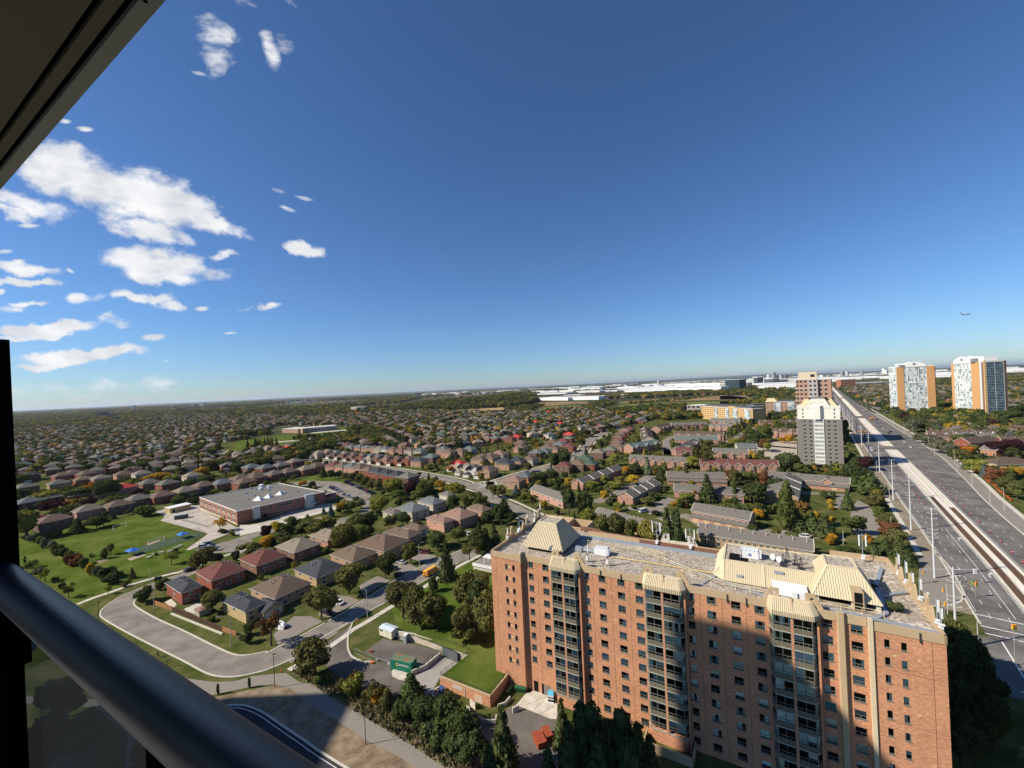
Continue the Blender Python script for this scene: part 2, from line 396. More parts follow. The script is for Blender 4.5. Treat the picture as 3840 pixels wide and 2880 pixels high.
sheet('concrete_pad',cp,M_conc,.024)
m=MB()
for a,b_ in(((385,870),(560,800)),((300,872),(560,985)),((450,905),(530,830)),((480,965),(610,880))):
 strip_mb(m,P('E5',a,b_),.09,.0285)
m.build('pad_joints',M_asph2,kind='structure')
for nm,pts in(('kerb',outer),('kerb',innr),('kerb',st_n),('kerb',smooth(P('D3',(395,688),(372,750),(364,800),(366,860),(385,905),(420,930),(470,947),(520,948))))):
 strip(nm,pts,.42,M_curb,0.0,.12)
strip('kerb',smooth(P('D3',(400,680),(490,620),(620,552),(700,506),(830,434),(960,360),(1100,290))),.34,M_curb,0.0,.12)
strip('gutter_line',P('D3',(0,892),(400,668)),.28,M_conc,.013)
strip('pavement',smooth(P('L',(800,1012),(1000,935),(1200,868),(1400,795),(1659,725),(1800,690),(1900,664))+P('D2',(880,440),(1000,405),(1100,370),(1230,325))),1.9,M_conc,.03)
strip('pavement',P('D3',(238,850),(330,788),(392,738),(500,676),(632,594),(720,544),(868,452),(1000,368),(1130,296),(1250,235)),1.8,M_conc,.034)
strip('pavement',P('D3',(-30,1005),(60,950)),1.8,M_conc,.034)
path=P('Z',(-600,60),(-300,130),(0,172),(170,165),(330,122),(600,95),(720,175),(800,185),(1000,312),(1200,432),(1400,552),(1600,672),(1850,835),(2000,930),(1760,960),(1560,802),(1450,742),(1250,642),(1100,542),(960,452),(800,347),(640,225),(500,190),(290,215),(0,277),(-300,330),(-700,260))
sheet('shared_path',path,M_path,.008)
earth=P('Z',(640,222),(800,345),(960,450),(1100,540),(1250,640),(1450,740),(1560,800),(1800,990),(1200,990),(850,740),(740,660),(620,580),(520,510),(400,430),(280,380),(110,375),(0,300),(290,240),(500,200))
def earth_mesh():
 xs=[p[0]for p in earth];ys=[p[1]for p in earth]
 from mathutils import noise
 m=MB();m.poly([(p[0],p[1])for p in earth],.004)
 for i in range(150):
  t=random.random();q=at('Z',640+1000*t+random.uniform(-220,40),330+560*t+random.uniform(-60,190))
  if not inside(q,earth):continue
  a=math.radians(random.gauss(28,14));l=random.uniform(.4,2.2);w=random.uniform(.05,.16);h=random.uniform(.02,.09)
  d=Vector((math.cos(a),math.sin(a)));n_=Vector((-d.y,d.x));q=Vector(q[:2])
  k=random.uniform(-.2,.2)
  p0,p1,p2=q-d*l/2,q+n_*k,q+d*l/2
  m.add([(*p0,.004),(*(p1-n_*w),.004),(*p2,.004),(*(p1+n_*w),.004),(*p1,h)],[(0,1,4),(1,2,4),(2,3,4),(3,0,4)])
 return m
def inside(p,poly):
 x,y=p[0],p[1];r=False;j=len(poly)-1
 for i in range(len(poly)):
  xi,yi,xj,yj=poly[i][0],poly[i][1],poly[j][0],poly[j][1]
  if(yi>y)!=(yj>y)and x<(xj-xi)*(y-yi)/(yj-yi)+xi:r=not r
  j=i
 return r
earth_mesh().build('bare_earth',M_dirt,kind='structure')
nk=smooth(P('Z',(-300,500),(-60,430),(110,378),(200,372),(280,380),(400,430),(520,510),(620,580),(740,660),(850,740),(1080,885),(1400,1080)))
sheet('new_road',list(nk)+P('Z',(1200,1300),(0,1300),(-700,900)),M_newasph,.012)
strip('new_kerb',nk,.38,M_curb,0,.14,side=-.25)
strip('new_kerb',[p+Vector((-.4,-.5))for p in nk],.15,M_white,.016)
sheet('school_lawn',P('C1',(240,1560),(480,1520),(720,1480),(1000,1430),(1290,1370),(1370,1385),(1330,1440),(1560,1520),(1620,1530))+P('D2',(620,240),(500,380),(880,415),(780,480),(300,600),(0,700))+P('L',(1000,935),(800,1010),(500,800),(100,500),(190,300)),M_lawn,.004)
yardp=P('C1',(1290,1370),(1400,1335),(1660,1310),(1660,1345),(1965,1500),(2212,1450))+P('C2',(400,1370),(700,1300),(800,1300),(830,1340),(500,1420),(200,1520),(0,1570))+P('D2',(900,240),(700,320),(520,400),(480,400),(690,250),(480,190),(250,130),(290,90))
sheet('school_yard',yardp,mat('yard_paving',(.40,.36,.31),.9,.12,.2,col2=(.46,.42,.36),coord='World'),.012)
drv=P('D2',(1740,90),(1500,150),(1180,215),(870,320),(560,395),(600,420),(720,430),(900,418),(960,440),(1010,425),(1240,330),(1160,345),(1080,300),(1180,262),(1300,230),(1500,170),(1740,110))
sheet('school_drive',drv,M_asph,.016)
sheet('drop_off_walk',P('C2',(0,1560),(0,1480),(200,1480),(420,1420),(640,1370),(830,1320),(800,1350),(560,1410),(320,1490),(60,1555)),M_conc,.020)
sheet('traffic_island',P('D2',(1075,300),(1160,270),(1260,262),(1230,318),(1130,332)),M_lawn,.020)
lotS=P('C2',(400,1130),(560,1112),(700,1105),(820,1120),(870,1140),(940,1150),(1090,1215),(1085,1245),(1040,1275),(940,1290),(830,1260),(705,1200))
sheet('school_parking_lot',lotS,M_asph,.008)
sheet('school_back_lawn',P('C2',(390,1128),(620,1070),(880,1105),(870,1138),(820,1120),(560,1110)),M_lawn,.012)
m=MB()
for i in range(15):
 t=i/14
 strip_mb(m,[at('C2',745+155*t,1180+62*t),at('C2',775+155*t,1160+62*t)],.12,.014)
strip_mb(m,P('C2',(705,1195),(1000,1300)),.15,.014);strip_mb(m,P('C2',(870,1180),(920,1165)),.15,.014)
m.build('bay_lines',M_yellow,kind='structure')
sheet('play_surface',P('D2',(0,388),(300,300),(440,265),(600,225),(650,262),(560,300),(300,372),(0,455)),mat('green_court',(.075,.105,.065),.9,.1,.4,coord='World'),.012)
sheet('sand_patch',P('L',(1320,540),(1480,490),(1520,500),(1350,560)),mat('sand',(.42,.33,.25),.95,.12,.6,coord='World'),.018)
sheet('sand_patch',P('L',(1520,385),(1659,340),(1659,355),(1540,400)),MATS['sand'],.018)
sheet('mulch_patch',P('L',(1000,560),(1130,525),(1120,560),(1030,590)),M_dirt,.018)
midst=smooth(P('C2',(300,985),(480,940),(600,935),(760,955),(900,972),(1200,1012),(1450,1050),(1620,1080),(1750,1105),(1900,1150),(2060,1200))+P('C3',(70,1240),(240,1320),(400,1400),(560,1480)))
strip('mid_street',midst,9.5,M_asph,.010)
strip('pavement',midst,1.7,M_conc,.018,side=7.4);strip('pavement',midst,1.7,M_conc,.018,side=-7.4)
cross=smooth(P('C2',(1950,1150),(2080,1130))+P('C3',(20,1150),(180,1110),(330,1060),(480,1020),(640,975),(780,925),(850,870),(890,810),(930,770),(1000,735),(1050,712)))
strip('cross_street',cross,9.0,M_asph,.012)
strip('pavement',cross,1.6,M_conc,.018,side=6.8);strip('pavement',cross,1.6,M_conc,.018,side=-6.8)
strip('school_lane',smooth(P('C2',(1040,1275),(1070,1300),(1060,1340),(980,1400),(860,1440),(780,1470),(700,1500))),7.0,M_asph,.010)
for a in(P('C3',(1560,900),(1540,780),(1600,740)),P('C3',(1640,840),(1600,900),(1560,900),(1540,850)),P('C3',(1230,1340),(1500,1350),(1500,1300),(1600,1260)),P('C3',(950,1290),(1060,1250),(1250,1160),(1420,1070)),P('C3',(1500,1440),(1700,1400),(1900,1500)),P('C4',(180,690),(330,720),(560,740)),P('C3',(2212,700),(2120,760),(2000,800)),P('C4',(0,1320),(400,1350),(900,1390)),P('C4',(540,1060),(900,1080),(900,1180))):
 strip('lane',a,7.5,M_asph,.014)
sheet('condo_parking',P('C4',(1000,1115),(1090,1160),(1180,1330),(1140,1390),(990,1370),(940,1280),(960,1180)),M_path,.012)
sheet('tower_forecourt',P('C4',(230,690),(560,690),(560,800),(430,830),(290,790)),mat('forecourt_paving',(.42,.36,.29),.9,.12,.2,coord='World'),.014)
AV=Vector((139.2,137.6));aa=math.radians(52.0);AD=Vector((math.cos(aa),math.sin(aa)));AN=Vector((AD.y,-AD.x))
def av(t,o):return AV+AD*t+AN*o
def base(t):return 15.2-.0243*max(t-10,0)+.00000*t
ts=[-75,-50,-25,0,25,50,80,110,150,200,260,340,450,600,800,1100,1500,2100,3000,4200]
def east(t):
 xs=[-80,65,110,176,259,353,460,680,1123,2007,4200];ys=[34.0,33.9,33.6,36.6,39.0,36.5,31.4,23.0,8.6,-16.5,-72]
 return float(np.interp(t,xs,ys))
def west(t):return float(np.interp(t,[-80,3,50,77,110,194,500,4200],[4.2,3.6,2.5,1.6,.4,-2.0,-9.8,-102]))
def band(name,tl,f0,f1,mat_,z):
 m=MB()
 for a,b_ in zip(tl,tl[1:]):occ([av(a,f0(a)),av(a,f1(a)),av(b_,f1(b_)),av(b_,f0(b_))]);m.quad((*av(a,f0(a)),z),(*av(a,f1(a)),z),(*av(b_,f1(b_)),z),(*av(b_,f0(b_)),z))
 m.build(name,mat_,kind='structure')
tl=[float(v)for v in range(-75,700,25)]+[700+60*k for k in range(60)]
band('avenue',tl,west,east,M_asph2,.006)
band('avenue_shoulder',tl[2:32],lambda t:east(t)+.1,lambda t:east(t)+6.5,M_path,.010)
band('avenue_west_verge',tl[2:30],lambda t:west(t)-6.5,lambda t:west(t)-.1,mat('dusty_verge',(.30,.25,.19),.95,.25,.25,col2=(.20,.17,.12),coord='World',detail=9),.010)
strip('side_street',[av(-75,-70),av(-62,-40),av(-52,-10),av(-50,4),av(-49,34),av(-47,70),av(-40,130)],26,M_asph2,.0085)
def tsamp(a,b_,st):
 n_=max(2,int((b_-a)/st)+1);return[a+(b_-a)*i/(n_-1)for i in range(n_)]
def avstrip(m,t0,t1,o,w,z0,z1=None,step=40,rel=True,fn=None):
 pts=[av(t,(fn(t)if fn else base(t)if rel else 0)+o)for t in tsamp(t0,t1,step)]
 strip_mb(m,pts,w,z0,z1);return m
m=MB();avstrip(m,-75,900,0,.5,0,.14,fn=east);m.build('kerb',M_curb,kind='structure')
m=MB();avstrip(m,-30,900,0,.5,0,.14,fn=west);m.build('kerb',M_curb,kind='structure')
m=MB();avstrip(m,-75,800,6.9,1.9,.018,fn=lambda t:min(east(t),34.5 if t<150 else 60)if t<150 else east(t));m.build('pavement',M_conc,kind='structure')
m=MB();avstrip(m,20,500,-5.2,1.7,.018,fn=west);m.build('pavement',M_conc,kind='structure')
GAPS=[(-400,-26),(291,313),(600,640),(1180,1230)]
segs=[(-26,291),(313,600),(640,1180),(1230,2300)]
for a,b_ in segs:
 m=MB();avstrip(m,a,b_,3.75,7.9,0,.10);m.build('tramway_slab',M_track,kind='structure')
 m=MB()
 for o in(0.0,7.5):avstrip(m,a,b_,o,.34,.10,.24)
 m.build('tramway_kerb',M_curb,kind='structure')
m=MB();m2=MB()
for a,b_ in((-26,135),(135,291),(313,600)):
 for c_ in(1.75,5.65):
  if a<100 and(a,c_)!=(0,0):avstrip(m,a,min(b_,120 if c_<3 else 100),c_,1.9,.104)
  for r_ in(-.72,.72):avstrip(m2,a,b_,c_+r_,.09,.10,.17)
m.build('rail_bed',M_rust,kind='structure');m2.build('rails',M_steel,kind='structure')
m=MB()
for t in np.arange(-26,100,.75):
 for c_ in(1.75,5.65):
  o=base(t)+c_;a=av(t,o-1.15);b_=av(t,o+1.15);strip_mb(m,[a,b_],.22,.10,.135)
m.build('sleepers',mat('sleeper',(.16,.10,.07),.9,.2,2,coord='World'),kind='stuff')
m=MB()
for t in np.arange(110,900,6.0):
 if any(g0<t<g1 for g0,g1 in GAPS):continue
 for c_ in(.95,2.55,4.85,6.45):avstrip(m,t,t+5.7,c_,.26,.104,step=6)
m.build('slab_joints',mat('joint',(.22,.20,.18),.95,.1,1),kind='structure')
m=MB()
for o in(-8.4,-4.7,11.0,14.9):
 for t in np.arange(-25,700,9.0):
  if any(g0-4<t<g1 for g0,g1 in GAPS):continue
  if(o==14.9 and t>450):continue
  avstrip(m,t,t+3,o,.13,.0105,step=4)
for t0,t1,o in((-22,60,-3.3),(-22,290,-.55),(320,600,-.55),(-22,290,8.3),(320,600,8.3)):avstrip(m,t0,t1,o,.14,.0105)
avstrip(m,-22,300,.7,.14,.0105,fn=west)
for o0,o1,t in((-11.6,-.6,-24),(-11.6,18,-31),(-11.6,18,-35)):
 strip_mb(m,[av(t,base(t)+o0),av(t-.5,base(t)+o1)],.4,.0145)
for t in(-60,-64):strip_mb(m,[av(t,4),av(t+1,34)],.4,.0145)
for o in(6,1):strip_mb(m,[av(-38,o),av(-58,o)],.3,.0145)
for t in(10,47):
 o=base(t)-1.9
 for(a,b_,w)in(((t-2.2,o),(t+.4,o),.25),((t+.4,o),(t+1.6,o+.7),.25)):strip_mb(m,[av(*a),av(*b_)],w,.0145)
 p=[av(t+1.2,o+1.3),av(t+2.6,o+1.1),av(t+1.9,o+.05)];m.poly([(*q,.0146)for q in p])
m.build('lane_markings',M_white,kind='structure')
isl=smooth(P('R',(960,1290),(1110,1290),(1250,1282),(1370,1240),(1440,1170),(1430,1110),(1380,1010),(1320,900),(1230,760),(1110,640),(1060,600)))
sheet('corner_apron',list(isl)+P('R',(850,700),(850,1000)),M_path,.018)
strip('kerb',isl,.45,M_curb,0,.14)
#the brick apartment block
FA=Vector((-6.39,99.53));FANG=math.atan2(60.33-99.53,61.49+6.39)
def fbw(s,n_,z=0):
 return Vector((FA.x+s*math.cos(FANG)-n_*math.sin(FANG),FA.y+s*math.sin(FANG)+n_*math.cos(FANG),z))
def brick_mat(name,c1,c2,c3,objcol=False,sc=1.0):
 m=D.materials.new(name);m.use_nodes=True;t=m.node_tree;b=t.nodes['Principled BSDF'];L=t.links.new
 b.inputs['Roughness'].default_value=.9;b.inputs['Specular IOR Level'].default_value=.2
 tc=N(t,'ShaderNodeTexCoord')
 sx=N(t,'ShaderNodeSeparateXYZ');L(tc.outputs['Object'],sx.inputs[0])
 cb=N(t,'ShaderNodeCombineXYZ');L(math_n(t,'ADD',sx.outputs[0],sx.outputs[1]),cb.inputs[0]);L(sx.outputs[2],cb.inputs[1])
 mp=N(t,'ShaderNodeMapping');mp.inputs['Scale'].default_value=(1.0,4.2,1);L(cb.outputs[0],mp.inputs[0])
 n1=N(t,'ShaderNodeTexNoise',i_Scale=2.0*sc,i_Detail=5.0,i_Roughness=.75);L(mp.outputs[0],n1.inputs['Vector'])
 n2=N(t,'ShaderNodeTexNoise',i_Scale=.22,i_Detail=4.0,i_Roughness=.6);L(cb.outputs[0],n2.inputs['Vector'])
 bt=N(t,'ShaderNodeTexBrick');bt.inputs['Scale'].default_value=1.0;bt.inputs['Brick Width'].default_value=.42;bt.inputs['Row Height'].default_value=.15
 bt.inputs['Mortar Size'].default_value=.012;bt.inputs['Color1'].default_value=(.75,.75,.75,1);bt.inputs['Color2'].default_value=(1.2,1.2,1.2,1);bt.inputs['Mortar'].default_value=(.8,.8,.8,1);bt.inputs['Bias'].default_value=.1
 L(cb.outputs[0],bt.inputs['Vector'])
 r=ramp(t,[(.30,c1),(.50,c2),(.68,c3)],n1.outputs['Fac'])
 x=N(t,'ShaderNodeMix',data_type='RGBA',blend_type='MULTIPLY');x.inputs[0].default_value=.8
 L(r.outputs[0],x.inputs[6]);L(bt.outputs['Color'],x.inputs[7])
 k=math_n(t,'MULTIPLY_ADD',n2.outputs['Fac'],.5,.75)
 vs=N(t,'ShaderNodeVectorMath',operation='SCALE');L(x.outputs[2],vs.inputs[0]);L(k,vs.inputs['Scale'])
 o=vs.outputs[0]
 if objcol:
  oi=N(t,'ShaderNodeObjectInfo');y=N(t,'ShaderNodeMix',data_type='RGBA',blend_type='MULTIPLY');y.inputs[0].default_value=1
  L(o,y.inputs[6]);L(oi.outputs['Color'],y.inputs[7]);o=y.outputs[2]
 L(o,b.inputs['Base Color']);return m
M_brick=brick_mat('orange_brick',(.37,.155,.082),(.51,.245,.135),(.68,.40,.24))
M_brick2=brick_mat('house_brick',(.62,.62,.62),(.95,.95,.95),(1.25,1.25,1.25),objcol=True)
M_tan=mat('tan_concrete',(.50,.375,.235),.85,.10,.6,coord='Object',col2=(.44,.325,.20))
M_cream=mat('cream_ribbed_metal',(.62,.53,.36),.6,.05,.5)
def gravel_mat():
 m=D.materials.new('roof_gravel');m.use_nodes=True;t=m.node_tree;b=t.nodes['Principled BSDF'];L=t.links.new
 b.inputs['Roughness'].default_value=1;g=N(t,'ShaderNodeTexCoord')
 v=N(t,'ShaderNodeTexVoronoi',i_Scale=3.2);L(g.outputs['Object'],v.inputs['Vector'])
 n1=N(t,'ShaderNodeTexNoise',i_Scale=.35,i_Detail=5.0);L(g.outputs['Object'],n1.inputs['Vector'])
 r=ramp(t,[(.0,(.16,.13,.10)),(.45,(.34,.29,.23)),(.8,(.50,.44,.36)),(1,(.62,.57,.5))],v.outputs['Color'])
 k=math_n(t,'MULTIPLY_ADD',n1.outputs['Fac'],.7,.62)
 vs=N(t,'ShaderNodeVectorMath',operation='SCALE');L(r.outputs[0],vs.inputs[0]);L(k,vs.inputs['Scale']);L(vs.outputs[0],b.inputs['Base Color'])
 return m
M_gravel=gravel_mat()
M_frame=mat('bronze_frame',(.20,.20,.17),.5,.08,2)
M_frameL=mat('pale_frame',(.42,.43,.38),.5,.08,2)
M_spandrel=mat('olive_spandrel',(.155,.135,.095),.6,.12,1.5)
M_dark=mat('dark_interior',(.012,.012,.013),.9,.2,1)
M_curtain=mat('curtain',(.6,.6,.55),.9,.10,1.5,objcol=True)
M_whitemetal=mat('white_metal',(.74,.75,.76),.5,.05,.6)
M_galv=mat('galvanised_steel',(.34,.38,.42),.5,.10,1.2,metal=.25)
M_darkmetal=mat('dark_metal',(.045,.045,.05),.6,.1,2)
M_yel=mat('yellow_rail_paint',(.70,.52,.16),.6,.06,2)
M_creampaint=mat('cream_rail_paint',(.72,.62,.36),.6,.06,2)
def glass_mat(name,tint=(.9,.97,.95),refl=.10):
 m=D.materials.new(name);m.use_nodes=True;t=m.node_tree;t.nodes.clear();L=t.links.new
 tr=N(t,'ShaderNodeBsdfTransparent');tr.inputs[0].default_value=(*tint,1)
 gl=N(t,'ShaderNodeBsdfGlossy');gl.inputs['Roughness'].default_value=.03;gl.inputs[0].default_value=(.62,.66,.7,1)
 fr=N(t,'ShaderNodeFresnel',i_IOR=1.5);f=math_n(t,'ADD',fr.outputs[0],refl)
 mx=N(t,'ShaderNodeMixShader');L(f,mx.inputs[0]);L(tr.outputs[0],mx.inputs[1]);L(gl.outputs[0],mx.inputs[2])
 o=N(t,'ShaderNodeOutputMaterial');L(mx.outputs[0],o.inputs[0]);MATS[name]=m;return m
M_pane=glass_mat('window_glass',(.86,.92,.89),.0)
def wall_holes(m,s0,s1,z0,z1,y,holes,mi=0,reveal=.16,mir=None,far=None):
 "wall in the plane y facing -y with real openings and reveals. holes: (sa, sb, za, zb)"
 S=sorted({s0,s1}|{q for h in holes for q in h[:2]});Z=sorted({z0,z1}|{q for h in holes for q in h[2:]})
 H={}
 for h in holes:H.setdefault((round(h[0],3)),[]).append(h)
 def hole(a,b_,c,d):
  x,z=(a+b_)/2,(c+d)/2
  return any(h[0]<x<h[1]and h[2]<z<h[3]for h in holes)
 for i in range(len(S)-1):
  run=None
  for j in range(len(Z)-1):
   if hole(S[i],S[i+1],Z[j],Z[j+1]):
    if run is not None:m.quad((S[i],y,run),(S[i+1],y,run),(S[i+1],y,Z[j]),(S[i],y,Z[j]),mi);run=None
   elif run is None:run=Z[j]
  if run is not None:m.quad((S[i],y,run),(S[i+1],y,run),(S[i+1],y,Z[-1]),(S[i],y,Z[-1]),mi)
 mr=mi if mir is None else mir;r=reveal
 for a,b_,c,d in holes:
  m.quad((a,y,c),(a,y,d),(a,y+r,d),(a,y+r,c),mr);m.quad((b_,y,c),(b_,y+r,c),(b_,y+r,d),(b_,y,d),mr)
  m.quad((a,y,c),(a,y+r,c),(b_,y+r,c),(b_,y,c),mr);m.quad((a,y,d),(b_,y,d),(b_,y+r,d),(a,y+r,d),mr)
def win_frame(w,h,t=.06,bar=.36,mull=True,d=.07,upper=False,sill=True):
 m=MB();m.box(0,t,0,d,0,h);m.box(w-t,w,0,d,0,h);m.box(t,w-t,0,d,0,t);m.box(t,w-t,0,d,h-t,h)
 if bar:m.box(t,w-t,.004,d-.004,h*bar-t/2,h*bar+t/2)
 if mull:m.box(w/2-t/2,w/2+t/2,.004,d-.004,t,h*bar-t/2)
 if upper:m.box(w/2-t/2,w/2+t/2,.004,d-.004,h*bar+t/2,h-t)
 if sill:m.box(-.05,w+.05,-.20,.002,-.09,.0)
 return m
def curtain_data(kind,w,h):
 m=MB();a,b_=.05,w-.05
 def cloth(x0,x1,z0,z1,folds):
  n_=max(2,int((x1-x0)/.07));pr=None
  for i in range(n_+1):
   x=x0+(x1-x0)*i/n_;y=.11+(.035*math.sin(i*2.1)if folds else 0)
   if pr:m.quad((pr[0],pr[1],z0),(x,y,z0),(x,y,z1),(pr[0],pr[1],z1))
   pr=(x,y)
 if kind==0:cloth(a,b_,.06,h-.05,True)
 elif kind==1:cloth(a,b_,h*.42,h-.05,False)
 elif kind==2:cloth(a,a+(b_-a)*.3,.06,h-.05,True);cloth(a+(b_-a)*.72,b_,.06,h-.05,True)
 elif kind==3:cloth(a+(b_-a)*.5,b_,.06,h-.05,True)
 elif kind==4:cloth(a,a+(b_-a)*.62,.06,h-.05,True)
 elif kind==5:cloth(a,b_,h*.15,h-.05,False)
 return m.data('curtain',M_curtain)
CURT=[(.78,.80,.72),(.70,.76,.70),(.84,.84,.80),(.62,.70,.66),(.76,.72,.58),(.52,.58,.34),(.10,.33,.38),(.52,.50,.46),(.30,.08,.08)]
CW=[5,5,5,4,3,1.2,.8,2,.3]
class WinKit:
 def __init__(s,w,h,fm,**k):
  s.w,s.h=w,h;s.fd=win_frame(w,h,**k).data('window_frame',fm)
  s.pd=MB().quad((.04,.03,.04),(w-.04,.03,.04),(w-.04,.03,h-.04),(.04,.03,h-.04)).data('pane',M_pane)
  s.cd=[curtain_data(i,w,h)for i in range(6)]
 def put(s,parent,x,y,z,rz=0,name='window',odds=.72):
  f=ob(name,s.fd,parent,(x,y,z),rz)
  ob('pane',s.pd,f)
  if random.random()<odds:
   ob('curtain',random.choice(s.cd),f,col=jit(random.choices(CURT,CW)[0],.12))
  return f
BLK=thing('apartment_block','long orange brick apartment block with glazed bays and cream metal roofs in the foreground','apartment building',(FA.x,FA.y,0),FANG)
RZ=30.25;PZ=31.15;FH=2.72
WW=WinKit(1.5,1.32,M_frame);WN=WinKit(.68,1.22,M_frame,bar=0,mull=False);WM=WinKit(1.2,1.32,M_frame)
cols_main=[(9.55,1.3,WM),(13.1,1.5,WW),(22.95,1.2,WM),(26.15,1.5,WW),(30.15,1.5,WW),(33.75,1.5,WW),(43.45,1.2,WM),(46.8,1.5,WW),(50.75,1.5,WW),(54.4,1.5,WW),(63.85,1.5,WW),(67.65,1.5,WW)]
ZT=[29.8-FH*k for k in range(11)]
segs_=[(0.0,8.0,-1.0,[(3.85,WN),(5.75,WN)],1.2),(8.0,15.3,0.0,cols_main[:2],0),(22.35,35.4,0,cols_main[2:6],0),(43.2,56.4,0,cols_main[6:10],0),(63.45,70.2,0,cols_main[10:],0),(70.2,78.4,-.75,[(71.5,WN),(73.45,WN)],1.0)]
wm=MB()
places=[]
for s0,s1,y,cs,dz in segs_:
 holes=[]
 for cdef in cs:
  s_=cdef[0];kit=cdef[-1];w=kit.w
  for k,zt in enumerate(ZT):
   z0=zt-dz-kit.h
   if(z0<4.0 and s_<9)or(z0<4.4 and s_<15)or z0<1.0:continue
   holes.append((s_,s_+w,z0,zt-dz));places.append((s_,y,z0,kit))
 wall_holes(wm,s0,s1,0,RZ+.05,y,holes)
D_=28.9;DB=20.0
wm.quad((8.0,-1,0),(8.0,0,0),(8.0,0,RZ),(8.0,-1,RZ));wm.quad((70.2,0,0),(70.2,-.75,0),(70.2,-.75,RZ),(70.2,0,RZ))
ring=[(78.4,-.75),(78.4,D_),(69.0,D_),(69.0,DB),(17,DB),(17,D_-7),(9.5,D_-7),(9.5,D_),(0,D_),(0,-1.0)]
for a,b_ in zip(ring,ring[1:]):wm.quad((*a,0),(*b_,0),(*b_,RZ),(*a,RZ))
wall=wm.build('brick_wall',M_brick,BLK)
jm=MB()
for s_,y in((1.35,-1.0),(11.9,0),(24.9,0),(28.9,0),(32.6,0),(45.6,0),(49.3,0),(53.1,0),(76.9,-.75)):jm.box(s_-.03,s_+.03,y-.006,y+.01,.2,RZ-.6)
for z in(RZ-6.1,RZ-13.9):jm.box(70.3,78.3,-.756,-.745,z,z+.035)
jm.build('control_joint',mat('joint_sealant',(.16,.07,.04),.8,.1,1),BLK)
im=MB()
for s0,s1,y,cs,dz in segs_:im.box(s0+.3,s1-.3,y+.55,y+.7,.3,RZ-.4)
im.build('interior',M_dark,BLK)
for s_,y,z0,kit in places:kit.put(BLK,s_,y+.09,z0)
vm=MB()
for s_,y,r in((4.9,-1.0,range(0,9)),):
 for k in r:
  z=28.0-FH*k;vm.box(s_-.15,s_+.45,y-.02,y+.01,z-.1,z+.12)
for s_,k in((28.7,1),(29.2,1),(28.8,3),(29.3,3),(29.2,6),(29.6,8),(48.9,2),(75.2,1),(72.5,1),(75,4)):
 z=29.2-FH*k;y=-.75 if s_>70 else 0;vm.box(s_,s_+.32,y-.02,y+.01,z,z+.14)
vm.build('vent_cover',M_creampaint,BLK)
pm=MB()
def band(pts,closed=False):
 for a,b_ in zip(pts,pts[1:]):
  a=Vector(a);b_=Vector(b_);d=(b_-a).normalized();n_=Vector((d.y,-d.x))
  o1=n_*.10;o2=n_*-.22
  q=[a+o1-d*.1,b_+o1+d*.1,b_+o2+d*.1,a+o2-d*.1]
  pm.prism([(p.x,p.y)for p in q],RZ-.45,PZ)
for a,b_ in(((0,-1),(8,-1)),((8.1,0),(15.2,0)),((22.4,0),(35.3,0)),((43.3,0),(56.3,0)),((63.5,0),(65.7,0)),((67.0,0),(69.5,0)),((70.35,-.75),(78.4,-.75))):band([a,b_])
for a,b_ in zip(ring[:2],ring[1:2]):band([a,b_])
band([ring[1],ring[2]]);band([ring[7],ring[8]]);band([ring[8],ring[9]]);band([(9.5,D_-7),(9.5,D_)])
pm.build('parapet',M_tan,BLK)
bp=MB()
bp.box(30.2,47.5,19.5,19.85,RZ-.3,PZ-.1);bp.box(47.5,69,19.5,19.85,RZ-.3,PZ-.1);bp.prism([(14,22.2),(17.2,22.2),(21.5,20.5),(30.2,19.9),(30.2,20.3),(21.5,21),(17.2,22.7),(14,22.7)],RZ-.3,PZ+.1)
bp.build('back_parapet',mat('brown_parapet',(.20,.105,.075),.85,.12,.8),BLK)
bc=MB();bc.box(17,69,19.86,20.3,RZ-.3,PZ);bc.build('back_coping',M_tan,BLK)
rm=MB();rm.poly([(0,-1),(8,-1),(8,0),(70.2,0),(70.2,-.75),(78.4,-.75),(78.4,D_),(69,D_),(69,DB),(17,DB),(17,D_-7),(9.5,D_-7),(9.5,D_),(0,D_)],RZ)
rm.build('gravel_roof',M_gravel,BLK)
fl=MB()
fl.box(17,47.2,17.2,18.1,RZ,RZ+.22);fl.box(18.3,47.2,18.25,18.4,RZ,RZ+.45)
fl.bar((14.5,17.5,RZ+.15),(21.5,17.8,RZ+.15),.9,.3);fl.bar((45.8,3.2,RZ+.1),(48.6,9.8,RZ+.1),.35,.2)
fl.bar((.9,9,RZ+.2),(4.5,12.5,RZ+.2),.5,.25);fl.bar((.9,15,RZ+.2),(2.6,21,RZ+.2),.5,.25)
fl.bar((1.2,1,RZ+.1),(1.2,26,RZ+.1),.16,.12)
fl.build('roof_flashing',M_galv,BLK)
cr_=MB()
cr_.box(9.3,15.2,23,23.3,26,PZ-.5);cr_.box(15.0,15.2,21.6,23,26,PZ-.5);cr_.box(9.4,15.2,D_-.2,D_+.1,26,PZ-.2);cr_.box(15.0,15.25,23,D_,26,PZ-.2)
cr_.build('rear_terrace_wall',M_tan,BLK)
def crenel(y0):
 m=MB();prof=[(0,0),(.5,.5),(.9,1.6),(1.25,2.15),(1.6,2.15),(1.6,1.2),(2.9,1.2),(2.9,2.6),(3.3,3.0),(3.9,3.0),(3.9,1.5),(4.6,1.2),(4.6,0)]
 a=[(-.12,y0+p[0],PZ-.4+p[1])for p in prof];b_=[(.22,p[1],p[2])for p in a];n_=len(prof)
 m.add(a+b_,[tuple(range(n_))[::-1],tuple(range(n_,2*n_))]+[(i,(i+1)%n_,n_+(i+1)%n_,n_+i)for i in range(n_)])
 return m
for y0 in(5.6,14.0,21.5):crenel(y0).build('stepped_parapet_wall',M_tan,BLK)
